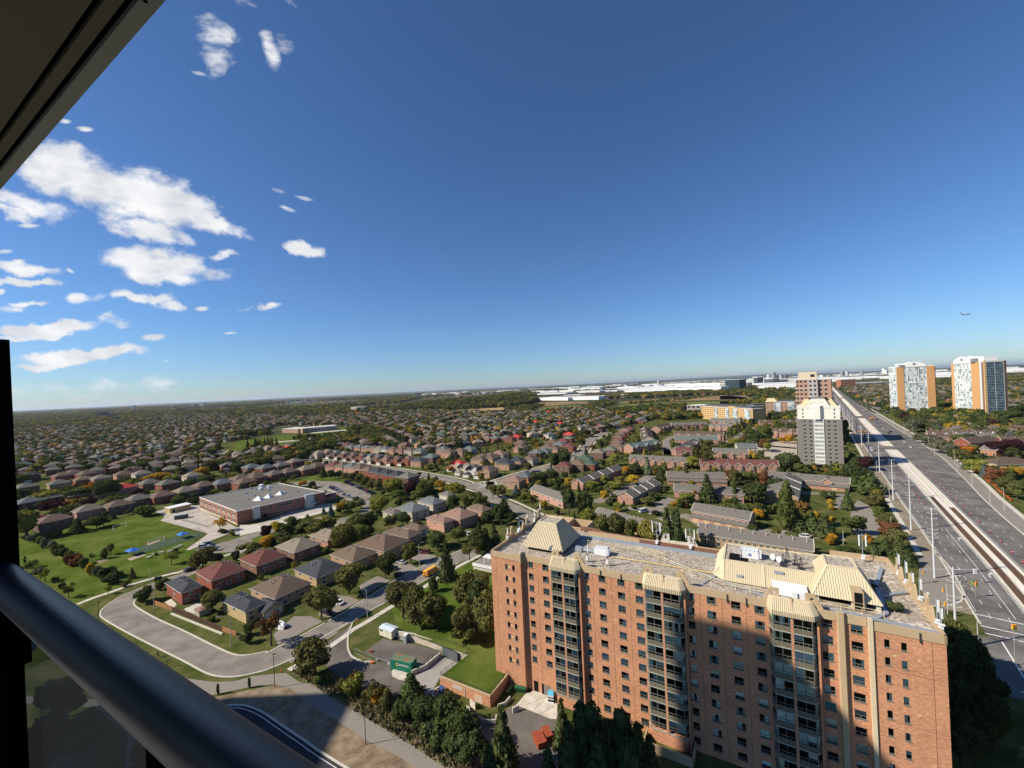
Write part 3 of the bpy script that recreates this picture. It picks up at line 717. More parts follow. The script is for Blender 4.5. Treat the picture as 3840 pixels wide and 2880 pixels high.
def crenel_r(y0):
 m=crenel(0);m.v=[(78.45+v[0]*-1,y0+v[1],v[2])for v in m.v];m.f=[f[::-1]for f in m.f];return m
for y0 in(3.2,11.0,18.2):crenel_r(y0).build('stepped_parapet_wall',M_tan,BLK)
def holed(w,h,t=.3,slope=True,hole=.32,flip=False):
 "upright slab in x/z with clipped corner and a round hole"
 n_=16;cx,cz=w*(.62 if not flip else .38),h*.62
 pts=[(0,0),(w,0),(w,h),(w*.45,h),(0,h*.15)]if not flip else[(0,0),(w,0),(w,h*.15),(w*.55,h),(0,h)]
 m=MB();ang=[math.atan2(p[1]-cz,p[0]-cx)for p in pts]
 def edge(a):
  d=(math.cos(a),math.sin(a));best=9
  for i in range(len(pts)):
   x1,z1=pts[i];x2,z2=pts[(i+1)%len(pts)];ex,ez=x2-x1,z2-z1;den=d[0]*ez-d[1]*ex
   if abs(den)<1e-9:continue
   t_=((x1-cx)*ez-(z1-cz)*ex)/den;u_=((x1-cx)*d[1]-(z1-cz)*d[0])/den
   if t_>0 and-1e-6<=u_<=1+1e-6:best=min(best,t_)
  return(cx+d[0]*best,cz+d[1]*best)
 A=sorted(set([2*math.pi*i/n_-math.pi+.01 for i in range(n_)]+ang));k=len(A)
 out=[edge(a)for a in A];inn=[(cx+math.cos(a)*hole,cz+math.sin(a)*hole)for a in A]
 vs=[(x,0,z)for x,z in out]+[(x,0,z)for x,z in inn]+[(x,t,z)for x,z in out]+[(x,t,z)for x,z in inn]
 fs=[]
 for i in range(k):
  j=(i+1)%k
  fs+=[(i,j,k+j,k+i),(2*k+j,2*k+i,3*k+i,3*k+j),(j,i,2*k+i,2*k+j),(k+i,k+j,3*k+j,3*k+i)]
 m.add(vs,fs);return m
for s_,fl_ in((35.0,False),(41.2,True)):
 h=holed(2.2,2.3,flip=fl_);h.v=[(v[0]+s_,v[1]+20.1,v[2]+PZ-.3)for v in h.v];h.build('holed_parapet_fin',M_conc,BLK)
bw=MB();bw.box(37.3,41.2,20.12,20.4,PZ-.3,PZ+.5);bw.build('low_rear_wall',M_conc,BLK)
def lerp2(a,b_,t):return(a[0]+(b_[0]-a[0])*t,a[1]+(b_[1]-a[1])*t)
def make_bay(s0,s1):
 w=s1-s0;c=.75;p=1.55
 P0,P1,P2,P3=(s0,-.0),(s0+c*.8,-p),(s1-c*1.3,-p),(s1-.15,-.55)
 zb=2.4;zt=29.75
 m=MB();m.prism([P0,(P1[0]+.06,P1[1]+.12),(P2[0]-.1,P2[1]+.12),(P3[0]-.1,P3[1]+.1),(s1-.1,0)],0,zb+.1);
 m.box(s1-.32,s1+.02,-p+.55,0,0,zt+.2)
 m.box((P1[0]+P2[0])/2-.17,(P1[0]+P2[0])/2+.17,-p-.05,-p+.2,zb,zt)
 m.box(s0-.12,s0+.16,-.22,0,0,zt+.4)
 m.build('bay_brickwork',M_brick,BLK)
 faces=[(P0,P1,1,.0),(P1,((P1[0]+P2[0])/2-.17,-p),2,0),(((P1[0]+P2[0])/2+.17,-p),P2,2,0),(P2,P3,1,0)]
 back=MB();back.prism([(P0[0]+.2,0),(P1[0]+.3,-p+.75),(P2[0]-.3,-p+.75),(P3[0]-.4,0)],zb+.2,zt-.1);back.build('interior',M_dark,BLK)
 for k in range(10):
  z=zt-FH*(k+1)+.06;bay=MB();
  poly_o=[P0,P1,P2,P3]
  for a,b_,nn,_ in faces:
   a=Vector(a);b_=Vector(b_);d=(b_-a).normalized();L_=(b_-a).length;n_=Vector((d.y,-d.x));ang=math.atan2(d.y,d.x)
   def loc(x,y):q=a+d*x-n_*y;return(q.x,q.y)
   def bx(x0,x1,y0,y1,z0,z1,mi):bay.prism([loc(x0,y0),loc(x1,y0),loc(x1,y1),loc(x0,y1)],z0,z1,mi)
   bx(0,L_,-.06,.12,z-.10,z+.02,2)
   if not(k==9 and s0>30):bx(.02,L_-.02,-.01,.08,z+.02,z+.82,1)
   zz=z+.82
   for x in[0,L_-.07]+[L_*i/nn-.035 for i in range(1,nn)]:bx(x,x+.07,-.02,.08,z+.02,z+FH-.1,0)
   for h in(zz,zz+.52,z+FH-.18):bx(.07,L_-.07,-.015,.07,h,h+.07,0)
   for i in range(nn):
    xm=L_*(i+.5)/nn;bx(xm-.02,xm+.02,-.01,.06,zz+.07,zz+.52,0)
  b=bay.build('bay_window',[M_frame,M_spandrel,M_frameL],BLK)
  for a,b_,nn,_ in faces:
   a=Vector(a);b_=Vector(b_);d=(b_-a).normalized();L_=(b_-a).length;n_=Vector((d.y,-d.x));ang=math.atan2(d.y,d.x)
   q0=a-n_*.03;q1=b_-n_*.03;z0,z1=z+.84,z+FH-.14
   MB().quad((*q0,z0),(*q1,z0),(*q1,z1),(*q0,z1)).build('pane',M_pane,b)
   for i in range(nn):
    if random.random()<.6:
     w_=L_/nn;kk=random.choice([0,0,0,2,3,4,1]);key=(round(w_,2),kk)
     if key not in BC:BC[key]=curtain_data(kk,w_,1.65)
     q=a+d*(w_*i)-n_*.05
     ob('curtain',BC[key],b,(q.x,q.y,z+.86),ang,col=jit(random.choices(CURT,CW)[0],.1))
 ov=.22;z0,z1=29.72,32.0
 B=[(s0-.1,-.1),(P1[0]-ov,-p-ov),(P2[0]+ov*.6,-p-ov),(s1+.05,-.55)]
 T=[(s0+.25,.25),(P1[0]+.1,-.28),(P2[0]-.35,-.28),(s1-.75,.3)]
 hood=MB();zs=z0+.75
 def ribs(a0,b0,a1,b1,za,zb_,n_):
  hood.quad((*a0,za),(*b0,za),(*b1,zb_),(*a1,zb_))
  A0,B0,A1,B1=map(Vector,(a0,b0,a1,b1));nrm=Vector(((B0-A0).normalized().y,-(B0-A0).normalized().x))*.045
  for i in range(n_):
   t=(i+.5)/n_;lo=A0.lerp(B0,t)+nrm;hi=A1.lerp(B1,t)+nrm;
   hood.bar((*lo,za),(*hi,zb_),.11,.16)
 def lp(a,b_,t):return lerp2(a,b_,t)
 k1=[lp(B[i],T[i],.0)for i in range(4)]
 for i,n_ in((0,4),(1,20),(2,7)):
  ribs(B[i],B[i+1],B[i],B[i+1],z0,zs,n_);ribs(B[i],B[i+1],T[i],T[i+1],zs,z1,n_)
 hood.add([(*T[i],z1)for i in range(4)]+[(s1-.75,.6,z1),(s0+.25,.6,z1)],[(0,1,2,3,4,5)])
 hood.quad((*B[0],z0+.002),(*B[3],z0+.002),(*B[2],z0+.002),(*B[1],z0+.002))
 hood.build('ribbed_hood',M_cream,BLK)
 xm=(P1[0]+P2[0])/2;f=MB()
 f.add([(xm-.2,-p-.22,zs-.1),(xm+.2,-p-.22,zs-.1),(xm+.2,-.28,zs-.1),(xm-.2,-.28,zs-.1),(xm-.2,-.45,z1+.25),(xm+.2,-.45,z1+.25),(xm+.2,.1,z1+.2),(xm-.2,.1,z1+.2)],[(0,1,5,4),(1,2,6,5),(3,0,4,7),(4,5,6,7),(2,3,7,6)])
 f.build('hood_fin',M_tan,BLK)
 for sx,flip in((s0-.55,False),(s1-2.5,True)):
  h=holed(2.35,2.35,t=.28,flip=flip,hole=.27)
  h.v=[(v[0]+sx+(0 if not flip else .9),v[1]+.25,v[2]+31.0)for v in h.v];h.build('holed_buttress',M_tan,BLK)
BC={}
make_bay(15.35,22.35);make_bay(35.45,43.2);make_bay(56.4,63.45)
pl=MB();pl.prism([(65.85,0),(66.0,-.55),(66.75,-.55),(66.95,0)],0,PZ+.35);pl.build('pilaster',M_tan,BLK)
pl=MB();pl.box(69.72,70.22,-1.0,0,0,PZ+.25);pl.build('pilaster',mat('pale_pilaster',(.60,.50,.34),.8,.1,.6),BLK)
f=MB();f.add([(7.75,-1.12,RZ-.9),(8.12,-1.12,RZ-.9),(8.12,1.4,RZ-.9),(7.75,1.4,RZ-.9),(7.75,-1.12,PZ+.35),(8.12,-1.12,PZ+.35),(8.12,1.4,PZ-.1),(7.75,1.4,PZ-.1),(7.75,-.7,PZ+.8),(8.12,-.7,PZ+.8)],[(0,1,5,4),(1,2,6,9,5),(3,0,4,8,7),(4,5,9,8),(8,9,6,7)]);f.build('corner_fin',M_tan,BLK)
def frust(m,b0,t0,z0,z1,rib=.42,gap=0):
 "b0/t0: (s0,s1,n0,n1) of base and top"
 B=[(b0[0],b0[2]),(b0[1],b0[2]),(b0[1],b0[3]),(b0[0],b0[3])];T=[(t0[0],t0[2]),(t0[1],t0[2]),(t0[1],t0[3]),(t0[0],t0[3])]
 for i in range(4):
  a0,b_0,a1,b1=map(Vector,(B[i],B[(i+1)%4],T[i],T[(i+1)%4]));L_=(b_0-a0).length;d=(b_0-a0).normalized();nr=Vector((d.y,-d.x))*.05
  m.quad((*a0,z0),(*b_0,z0),(*b1,z1),(*a1,z1))
  n_=int(L_/rib)
  for k in range(n_):
   x=(k+.5)/n_*L_;lt=(a1-a0).dot(d);rt=L_-(b1-a0).dot(d)
   f=1.0
   if x<lt:f=x/lt
   if L_-x<rt:f=min(f,(L_-x)/rt)
   lo=a0+d*x+nr;
   up=(a1-a0)-d*lt;hi=a0+d*x+up*f+nr
   if f>.04:m.bar((*lo,z0),(*hi,z0+(z1-z0)*f),rib*.42,.18)
 m.add([(*t,z1)for t in T],[(0,1,2,3)],1)
 for i in range(4):m.bar((*B[i],z0),(*T[i],z1),.28,.28)
 for i in range(4):m.bar((*T[i],z1+.06),(*T[(i+1)%4],z1+.06),.3,.3)
p1=MB();frust(p1,(5.7,16.1,4.6,16.2),(8.3,12.9,8.5,13.2),31.1,36.1,.42);p1.build('ribbed_pyramid',[M_cream,M_gravel],BLK)
b1=MB();b1.box(6.6,15.2,5.8,15,RZ,31.3);b1.build('pyramid_base',M_dark,BLK)
p2=MB();frust(p2,(63.2,72.5,4.4,15.6),(65.9,70.2,8.6,13.4),31.5,35.4,.36);p2.build('ribbed_pyramid',[M_cream,M_gravel],BLK)
b2=MB();b2.box(64.2,71.6,6.2,14.6,RZ,31.8)
b2.build('pyramid_base',M_dark,BLK)
ft=MB()
for s_ in(63.6,68.6,69.9,71.8):ft.box(s_,s_+.6,4.7,5.5,RZ,31.5)
ft.build('concrete_footing',M_conc,BLK)
dr=MB();dr.box(68.9,70.0,4.0,7.0,RZ+.1,33.1);dr.build('doorway',M_dark,BLK)
df=MB();df.box(68.75,68.9,3.95,7.0,RZ,33.25);df.box(70.0,70.15,3.95,7.0,RZ,33.25);df.box(68.75,70.15,3.95,7,33.25,33.4);df.box(68.9,70.0,3.97,4.05,31.5,31.56);df.build('door_frame',M_tan,BLK)
ph=MB();s0,s1=49.3,64.6
ph.quad((s0,6.4,30.4),(s1,6.4,30.4),(s1,9.2,33.3),(s0,9.2,33.3));n_=48
for k in range(n_):
 x=s0+(k+.5)/n_*(s1-s0);ph.bar((x,6.36,30.42),(x,9.14,33.32),.15,.12)
ph.quad((s0,6.4,30.4),(s0,9.2,33.3),(s0,18.2,33.3),(47.4,20.5,30.4));ph.tri((s0,6.4,30.4),(47.4,8.4,30.4),(s0,9.2,33.3));
for k in range(8):
 t=(k+.5)/8;ph.bar((s0-1.9*t-.03,6.4+2*t,30.4),(s0-1.9*t*.1-.03,9.1,33.2-.1*t),.12,.1)
ph.quad((47.4,8.4,30.4),(47.4,20.5,30.4),(s0,18.2,33.3),(s0,9.2,33.3))
for s_ in(s0,56.1):ph.bar((s_,6.33,30.42),(s_,9.1,33.34),.3,.2)
ph.bar((s0,9.2,33.35),(s1,9.2,33.35),.35,.3);ph.bar((s0,9.2,33.35),(s0,18.5,33.35),.35,.3);ph.bar((s0,18.5,33.35),(s1+4,18.5,33.35),.3,.3);ph.bar((47.4,8.4,30.5),(s0,9.2,33.3),.3,.2)
ph.quad((s0,18.6,30.4),(s0,18.6,33.3),(68.6,18.6,33.3),(68.6,18.6,30.4))
ph.build('sloping_ribbed_wall',M_cream,BLK)
pr=MB();pr.poly([(s0,9.2),(s1+3.8,9.2),(s1+3.8,18.5),(s0,18.5)],33.32);pr.box(s1,68.6,8.4,18.5,RZ,33.3);pr.build('plant_room_roof',M_gravel,BLK)
hp=MB();hp.box(50.2,53.6,9.5,13.4,33.325,33.34);hp.build('roof_opening',M_dark,BLK)
sv=MB();sv.box(51.6,52.6,6.95,7.5,31.2,31.6);sv.box(57.9,59.3,8.2,8.6,32.6,33.0);sv.build('louvre',M_galv,BLK)
def part_box(name,b,z,m_,extra=None):
 q=MB();q.box(*b,*z);
 if extra:extra(q)
 return q.build(name,m_,BLK)
q=MB();q.box(22.5,25.5,8.2,10.0,RZ+.15,RZ+1.75)
for i in range(5):q.box(22.6+i*.7,22.68+i*.7,8.1,10.1,RZ+1.75,RZ+1.82)
q.box(25.5,25.9,8.4,9.8,RZ+.4,RZ+1.5);q.build('rooftop_unit',M_whitemetal,BLK)
q=MB();q.bar((17.8,8.9,RZ+.65),(19.4,8.9,RZ+.5),1.1,1.0);q.bar((19.4,8.9,RZ+.5),(21.6,9.1,RZ+.55),.8,.7,n=8);q.bar((21.6,9.1,RZ+.55),(22.5,9.1,RZ+.8),.8,.8)
q.build('duct',M_galv,BLK)
q=MB();q.box(52.4,55.4,11.6,13.8,33.4,34.9)
for i in range(5):q.bar((52.5+.7*i,11.5,34.95),(52.5+.7*i,13.9,34.95),.05)
q.box(55.42,55.9,11.8,13.6,33.6,34.7);q.bar((52.2,11.4,33.3),(52.2,11.4,35.5),.06);q.bar((55.6,11.4,33.3),(55.6,11.4,35.5),.06);q.bar((52.2,11.4,35.4),(55.6,11.4,35.4),.05)
u=q.build('rooftop_unit',M_whitemetal,BLK)
q=MB();n_=20;q.add([(53.9+.34*math.cos(2*math.pi*i/n_),11.59,34.15+.30*math.sin(2*math.pi*i/n_))for i in range(n_)],[tuple(range(n_))]);q.build('round_logo',mat('logo_blue',(.03,.10,.35),.5,0),u)
q=MB();q.box(53.62,54.18,11.57,11.585,34.12,34.2);q.build('logo_stripe',M_whitemetal,u)
def dish(s_,n_,z,r,ang,name='satellite_dish'):
 m=MB();k=20;c=Vector((s_,n_,z));dx=Vector((math.cos(ang),math.sin(ang),.35)).normalized();u_=dx.cross(Vector((0,0,1))).normalized();v_=u_.cross(dx)
 rim=[c+dx*.18+(u_*math.cos(2*math.pi*i/k)+v_*math.sin(2*math.pi*i/k))*r for i in range(k)]
 mid=[c+dx*.05+(u_*math.cos(2*math.pi*i/k)+v_*math.sin(2*math.pi*i/k))*r*.55 for i in range(k)]
 m.add(rim+mid+[c],[(i,(i+1)%k,k+(i+1)%k,k+i)for i in range(k)]+[(k+i,k+(i+1)%k,2*k)for i in range(k)])
 m.bar(c,(s_,n_,z-r-.5),.07);m.bar(c,c+dx*.7,.03);return m.build(name,M_whitemetal,BLK)
dish(57.9,12.2,34.2,.55,-2.4);dish(58.9,11.6,34.1,.55,-2.4);dish(14.2,2.9,32.4,.75,2.9)
def mast(s_,n_,z0,h,panels=2,name='antenna_mast',arm=.9,guy=False,m_=None):
 m=MB();m.bar((s_,n_,z0),(s_,n_,z0+h),.13,n=6);
 if panels>=2:m.bar((s_-arm,n_,z0+h*.45),(s_+arm,n_,z0+h*.45),.06);m.bar((s_-arm,n_,z0+h*.92),(s_+arm,n_,z0+h*.92),.06)
 if guy:
  for dx,dy in((-1.1,-.8),(.9,-.9),(0,1.2)):m.bar((s_+dx,n_+dy,z0),(s_,n_,z0+h*.5),.05)
 b=m.build(name,m_ or M_galv,BLK)
 for i in range(panels):
  x=s_+(0.16 if panels==1 else(arm*(-1 if i==0 else 1)));q=MB();q.box(x-.11,x+.11,n_-.2,n_-.08,z0+h*.55,z0+h*.95);q.build('antenna_panel',M_whitemetal,b)
 q=MB();q.box(s_-.3,s_+.25,n_-.3,n_+.1,z0+.5,z0+1.0);q.box(s_-.2,s_+.4,n_-.35,n_,z0+1.15,z0+1.4);q.build('radio_unit',M_whitemetal,b)
 return b
mast(34.4,19.4,RZ,6.0,2);mast(41.9,19.4,RZ,5.2,2)
mast(22.4,4.0,RZ,4.0,1,guy=True,m_=M_darkmetal);mast(27.0,4.0,RZ,4.0,1,guy=True,m_=M_darkmetal)
for s_,n_,h in((.2,6.6,3.6),(.1,12.5,3.4),(.1,13.2,3.2),(.2,17.5,4.0),(.2,21.8,4.2),(.2,25.5,5.0)):mast(s_,n_,PZ-.5,h,1 if n_ not in(12.5,13.2)else 0)
for s_,n_,h in((74.2,27,5.8),(78.3,21,4.6),(78.4,17,4.8),(78.5,14,4.0),(78.6,10.5,4.5),(78.5,7,3.8),(78.5,2.8,4.6),(78.5,1.5,3.9)):mast(s_,n_,PZ-.8,h,2 if n_==27 else 1,arm=.55)
def lattice(s_,n_,z0,h):
 m=MB();r=.28
 for i in range(3):
  a=2.1*i;m.bar((s_+r*1.6*math.cos(a),n_+r*1.6*math.sin(a),z0),(s_+r*.35*math.cos(a),n_+r*.35*math.sin(a),z0+h),.07)
 for k in range(6):
  for i in range(3):
   a,b_=2.1*i,2.1*(i+1);t0,t1=k/6,(k+1)/6;f=lambda t:r*(1.6-1.25*t)
   m.bar((s_+f(t0)*math.cos(a),n_+f(t0)*math.sin(a),z0+h*t0),(s_+f(t1)*math.cos(b_),n_+f(t1)*math.sin(b_),z0+h*t1),.04)
 m.box(s_-.5,s_+.5,n_-.5,n_+.5,z0-.02,z0+.15);return m.build('lattice_mast',M_darkmetal,BLK)
lattice(60.2,13.2,33.34,2.7);lattice(61.5,12.0,33.34,2.1);lattice(59.4,10.6,33.34,2.3);lattice(62.2,10.4,33.34,2.2)
def handrail(pts,h=1.05,name='handrail',m_=None):
 m=MB();pts=[Vector(p)for p in pts]
 for a,b_ in zip(pts,pts[1:]):
  n_=max(1,int((b_-a).length/2.1))
  for z in(h,h*.55):m.bar((*a[:2],RZ+z),(*b_[:2],RZ+z),.055)
  for i in range(n_+1):q=a.lerp(b_,i/n_);m.bar((*q[:2],RZ),(*q[:2],RZ+h),.055);m.box(q.x-.12,q.x+.12,q.y-.12,q.y+.12,RZ,RZ+.12)
 return m.build(name,m_ or M_creampaint,BLK)
handrail([(19,13.6,0),(31.5,13.4,0),(34.2,12.1,0),(49,3.9,0),(56.2,3.5,0)]);handrail([(21,11.6,0),(26.5,11.6,0)]);handrail([(31,14.8,0),(37.2,13.0,0)]);handrail([(64.2,3.3,0),(72.4,3.1,0)])
q=MB();q.bar((26.6,8.3,RZ+.3),(47.7,8.6,RZ+.3),.16,n=6);q.build('gas_pipe',M_yel,BLK)
q=MB();q.bar((64.2,1.9,RZ+.5),(78,.2,RZ+.55),.45,.3)
for x in(66,69,71.5,74.5):q.box(x-.2,x+.2,1.0,1.9,RZ,RZ+.35)
q.bar((70.5,1.2,RZ+.2),(73,4.5,RZ+.2),.6,.3);q.bar((73,4.5,RZ+.2),(73.8,15,RZ+.2),.6,.3);q.bar((73.8,15,RZ+.2),(76.5,24,RZ+.25),.6,.3);q.bar((73.8,11,RZ+.25),(77.8,14,RZ+.3),.5,.3)
q.bar((38.8,10.3,RZ+.2),(57.5,2.2,RZ+.2),.3,.2);q.build('cable_tray',M_galv,BLK)
q=MB();
for i in range(16):
 x=random.uniform(74,77.4);y=random.choice([random.uniform(.6,3.2),random.uniform(18,25)]);q.box(x-.5,x+.5,y-.1,y+.1,RZ,RZ+.18)
q.build('paver_stack',mat('pale_paver',(.55,.52,.47),.9,.1,1),BLK)
q=MB();q.add([(70.0,15.5,33.8),(70.9,15.5,33.6),(71.2,9.6,34.4),(70.2,9.6,34.7),(70.0,15.5,33.7),(70.9,15.5,33.5),(71.2,9.6,34.3),(70.2,9.6,34.6)],[(0,1,2,3),(7,6,5,4),(0,4,5,1),(2,6,7,3),(1,5,6,2),(0,3,7,4)]);q.build('white_cover_panel',M_whitemetal,BLK)
q=MB();q.add([(57.5,3.9,30.6),(62.8,4.0,30.6),(62.6,7.2,31.7),(57.2,6.8,31.9)],[(0,1,2,3)]);q.box(60.2,61.0,3.6,4.4,RZ,31.6);q.box(61.3,62.1,3.6,4.4,RZ,31.6);q.build('rooftop_unit',M_whitemetal,BLK)
for s_ in(26.6,30.9,50.1,53.1,75.5):
 q=MB();q.box(s_,s_+.12,-.28 if s_<70 else-1.0,-.1 if s_<70 else-.8,RZ-.9,RZ+.6);q.build('davit_bracket',M_darkmetal,BLK)
q=MB();q.box(9.55,10.7,-.02,.05,0,2.4);q.build('doorway',M_dark,BLK)
q=MB();q.box(11.6,12.1,-.04,.05,0,2.3);q.build('doorway',M_dark,BLK)
q=MB();q.box(12.15,13.5,-.08,.05,0,2.3);q.build('service_door',mat('door_grey',(.20,.18,.17),.6,.1,1),BLK)
q=MB();q.prism([(35.0,-4.2),(43.8,-4.2),(43.8,-4.0),(35.0,-4.0)],0,1.7);q.prism([(43.6,-4.2),(43.8,-4.2),(43.8,0),(43.6,0)],0,1.7);q.prism([(35.0,-4.2),(35.2,-4.2),(35.2,-1),(35.0,-1)],0,1.7)
q.build('patio_wall',M_tan,BLK)
CR.update({'S':(3200,1500,.2893),'U':(2700,1400,.208),'V':(1000,1560,.1989),'X':(1400,2320,.14465)})
def V2(p):return Vector((p[0],p[1]))
def geo_rect(cr,pN,pR,pL,z=0):
 "corner N with one neighbour to the right and one to the left -> origin, angle of N->R, lengths"
 n_,r,l=at(cr,*pN,z),at(cr,*pR,z),at(cr,*pL,z)
 return V2(n_),math.atan2(r.y-n_.y,r.x-n_.x),(r-n_).length,(l-n_).length
TZ=2.35
tA=at('Q',1690,600,TZ);tB=at('Q',1360,868,TZ);tC=at('Q',1926,1090,TZ);tD=fbw(3.2,-1.05,TZ);tE=fbw(-.05,-1.0,TZ)
w0=at('Q',890,340,.9);w1=at('Q',1010,385,2.0);w2=at('Q',1632,604,TZ)
pp=[at('D3',655,592,.05),at('D3',740,540,.05),at('D3',880,455,.05),at('D3',1010,372,.05),at('D3',1120,310,.05),at('D3',1240,262,.05)]
b1_=fbw(-.1,14,1.9);b2_=fbw(-.1,28.5,1.0)
lm=MB()
ctr=at('D3',1130,720,1.9)
loop=[w0,w1,w2,tA,tE,b1_,b2_,pp[5],pp[4],pp[3],pp[2],pp[1],pp[0]]
for a,b_ in zip(loop,loop[1:]+loop[:1]):lm.tri(b_,a,ctr)if(b_-a).cross(ctr-a).z<0 else lm.tri(a,b_,ctr)
lm.build('raised_lawn',M_lawn,kind='structure')
gt=MB();gt.poly([tA,tB,tC,tD,tE],TZ);gt.build('terrace_lawn',M_lawn,kind='structure')
gar=thing('parking_garage','low brick underground garage with a grass covered roof beside the apartment block','garage',(tC.x,tC.y,0),FANG)
def to_local(root,p):return root.matrix_basis.inverted()@Vector(p)if False else Matrix.Rotation(-root.rotation_euler.z,4,'Z')@(Vector(p)-Vector(root.location))
L_=lambda p:to_local(gar,p)
def wall_run(pts,z0,z1,t,m=None,side=0):
 m=m or MB();strip_mb(m,pts,t,z0,z1,side);return m
q=wall_run([L_(tB),L_(tC)],0,TZ-.02,.3);q=wall_run([L_(tC),L_(tD)],0,TZ-.02,.3,q);q.build('brick_wall',M_brick,gar)
q=wall_run([L_(tB),L_(tC),L_(tD)],TZ-.02,TZ+.28,.45);q.build('coping',M_tan,gar)
q=MB();pts=[tA,tB,tC,tD]
for a,b_ in zip(pts,pts[1:]):
 a,b_=L_(a),L_(b_);n_=max(2,int((b_-a).length/1.8))
 for z in(1.05,.55):q.bar((a.x,a.y,TZ+z),(b_.x,b_.y,TZ+z),.04)
 for i in range(n_+1):p=a.lerp(b_,i/n_);q.bar((p.x,p.y,TZ),(p.x,p.y,TZ+1.05),.045)
 for i in range(int((b_-a).length/.35)):p=a.lerp(b_,i*.35/(b_-a).length);q.bar((p.x,p.y,TZ+.05),(p.x,p.y,TZ+1.0),.014)
q.build('chain_fence',M_darkmetal,gar)
dA=L_(at('Q',1750,1130,2.0));fx=L_(tB).lerp(L_(tC),.62)
def on_front(t,off=.18):a,b_=L_(tB),L_(tC);p=a.lerp(b_,t);d=(b_-a).normalized();return p+Vector((d.y,-d.x,0))*off,d
def front_panel(t0,t1,z0,z1,name,m_,off=.17,th=.04):
 a,d=on_front(t0,off);b_,_=on_front(t1,off);q=MB();strip_mb(q,[a,b_],th,z0,z1);return q.build(name,m_,gar)
for i in range(4):front_panel(.27+.05*i,.312+.05*i,1.2,2.0,'louvre_panel',MATS['pale_paver']if 'pale_paver' in MATS else M_tan)
front_panel(.50,.515,.2,1.9,'down_pipe',M_conc,.2,.12);front_panel(.70,.86,0,1.7,'double_door',mat('pink_door',(.58,.42,.33),.7,.08,1))
q=wall_run([L_(at('Q',1660,1235)),L_(at('Q',1760,1330)),L_(at('Q',1855,1395)),L_(at('Q',1985,1395)),L_(at('Q',2000,1330))],0,.85,.25);q.build('light_well_wall',M_conc,gar)
q=wall_run([L_(at('Q',1700,1195)),L_(at('Q',1760,1245))],0,1.5,.2);q.build('light_well_wall',M_conc,gar)
q=MB();strip_mb(q,[at('Q',1385,612,0),at('Q',1560,690,0)],.25,0,2.2);q.build('garage_door',mat('door_dark',(.06,.065,.07),.6,.1,1),None)
gd=COL.objects[-1];gd.parent=None;tag(gd,'dark slatted garage door at the foot of the concrete ramp','garage door')
q=MB()
for i in range(5):
 z=.3+i*.42;a,b_=at('Q',1385,620,0),at('Q',1560,698,0);strip_mb(q,[a-Vector((.1,.12,0)),b_-Vector((.1,.12,0))],.05,z,z+.07)
ob('slat',q.data('slat',M_galv),gd)
sheet('ramp',[at('Q',1395,640),at('Q',1560,715),at('Q',1370,850),at('Q',1250,1060),at('Q',1130,1080),at('Q',1080,860)],mat('ramp_concrete',(.36,.34,.31),.9,.14,.4,col2=(.30,.28,.26),coord='World'),.028)
rw=thing('retaining_wall','pale block retaining wall with a rail between the trailer yard and the raised lawn','wall',(w1.x,w1.y,0))
Lw=lambda p:to_local(rw,p)
blk=MB().box(0,.86,-.16,.16,0,.335).data('block',mat('split_block',(.52,.46,.38),.95,.16,1.5,instrand=.14))
def block_run(a,b_,ztop_a,ztop_b):
 a,b_=Lw(a),Lw(b_);d=(b_-a);d.z=0;n_=int(d.length/.9);ang=math.atan2(d.y,d.x);rows=6
 for i in range(n_):
  t=i/n_;zt=ztop_a+(ztop_b-ztop_a)*t
  for r in range(rows):
   z=r*.355
   if z+.3>zt:break
   p=a+d*((i+(.5 if r%2 else 0))/n_);ob('block',blk,rw,(p.x+random.uniform(-.01,.01),p.y+random.uniform(-.015,.015),z),ang)
wb0=at('Q',905,440);wb1=at('Q',1060,470);wb2=at('Q',1380,575);wb3=at('Q',1600,650)
block_run(at('Q',880,440),wb1,1.4,2.1);block_run(wb1,wb2,2.1,2.4);block_run(wb2,V2(tA).to_3d()-Vector((.6,.3,0)),2.4,2.4)
back=MB();strip_mb(back,[Lw(at('Q',880,440))+Vector((.1,.35,0)),Lw(wb1)+Vector((.1,.35,0)),Lw(wb2)+Vector((.1,.35,0)),Lw(tA)],.5,0,2.0);back.build('wall_core',M_conc,rw)
q=MB()
pts=[Vector((*Lw(p)[:2],z))+Vector((.2,.5,0))for p,z in((at('Q',880,440),1.6),(wb1,2.1),(wb2,2.4),(tA,2.4))]
for a,b_ in zip(pts,pts[1:]):
 n_=max(2,int((b_-a).length/2));q.bar(a+Vector((0,0,1)),b_+Vector((0,0,1)),.045);q.bar(a+Vector((0,0,.5)),b_+Vector((0,0,.5)),.03)
 for i in range(n_):p=a.lerp(b_,i/n_);q.bar(p,p+Vector((0,0,1)),.05)
q.build('guard_rail',M_darkmetal,rw)
q=MB();strip_mb(q,[at('Q',1040,850),at('Q',1190,785),at('Q',1365,640)],.35,0,1.15)
rs=q.build('ramp_side_wall',M_conc,None,label='stained concrete side wall between the trailer lot and the garage ramp',cat='wall')
q=MB();pts=[at('Q',1180,790),at('Q',1365,640)]
for z in(1.75,2.35):q.bar((*pts[0][:2],z),(*pts[1][:2],z),.05)
for i in range(5):p=pts[0].lerp(pts[1],i/4);q.bar((p.x,p.y,1.1),(p.x,p.y,2.4),.06)
q.build('side_rail',M_darkmetal,rs)
q=MB();strip_mb(q,[at('Q',1290,1110),at('Q',1270,1060),at('Q',1300,1010),at('Q',1350,985)],.3,0,.15);strip_mb(q,[at('Q',1290,1110),at('Q',1400,1165)],.3,0,.15);q.build('kerb',M_curb,kind='structure')
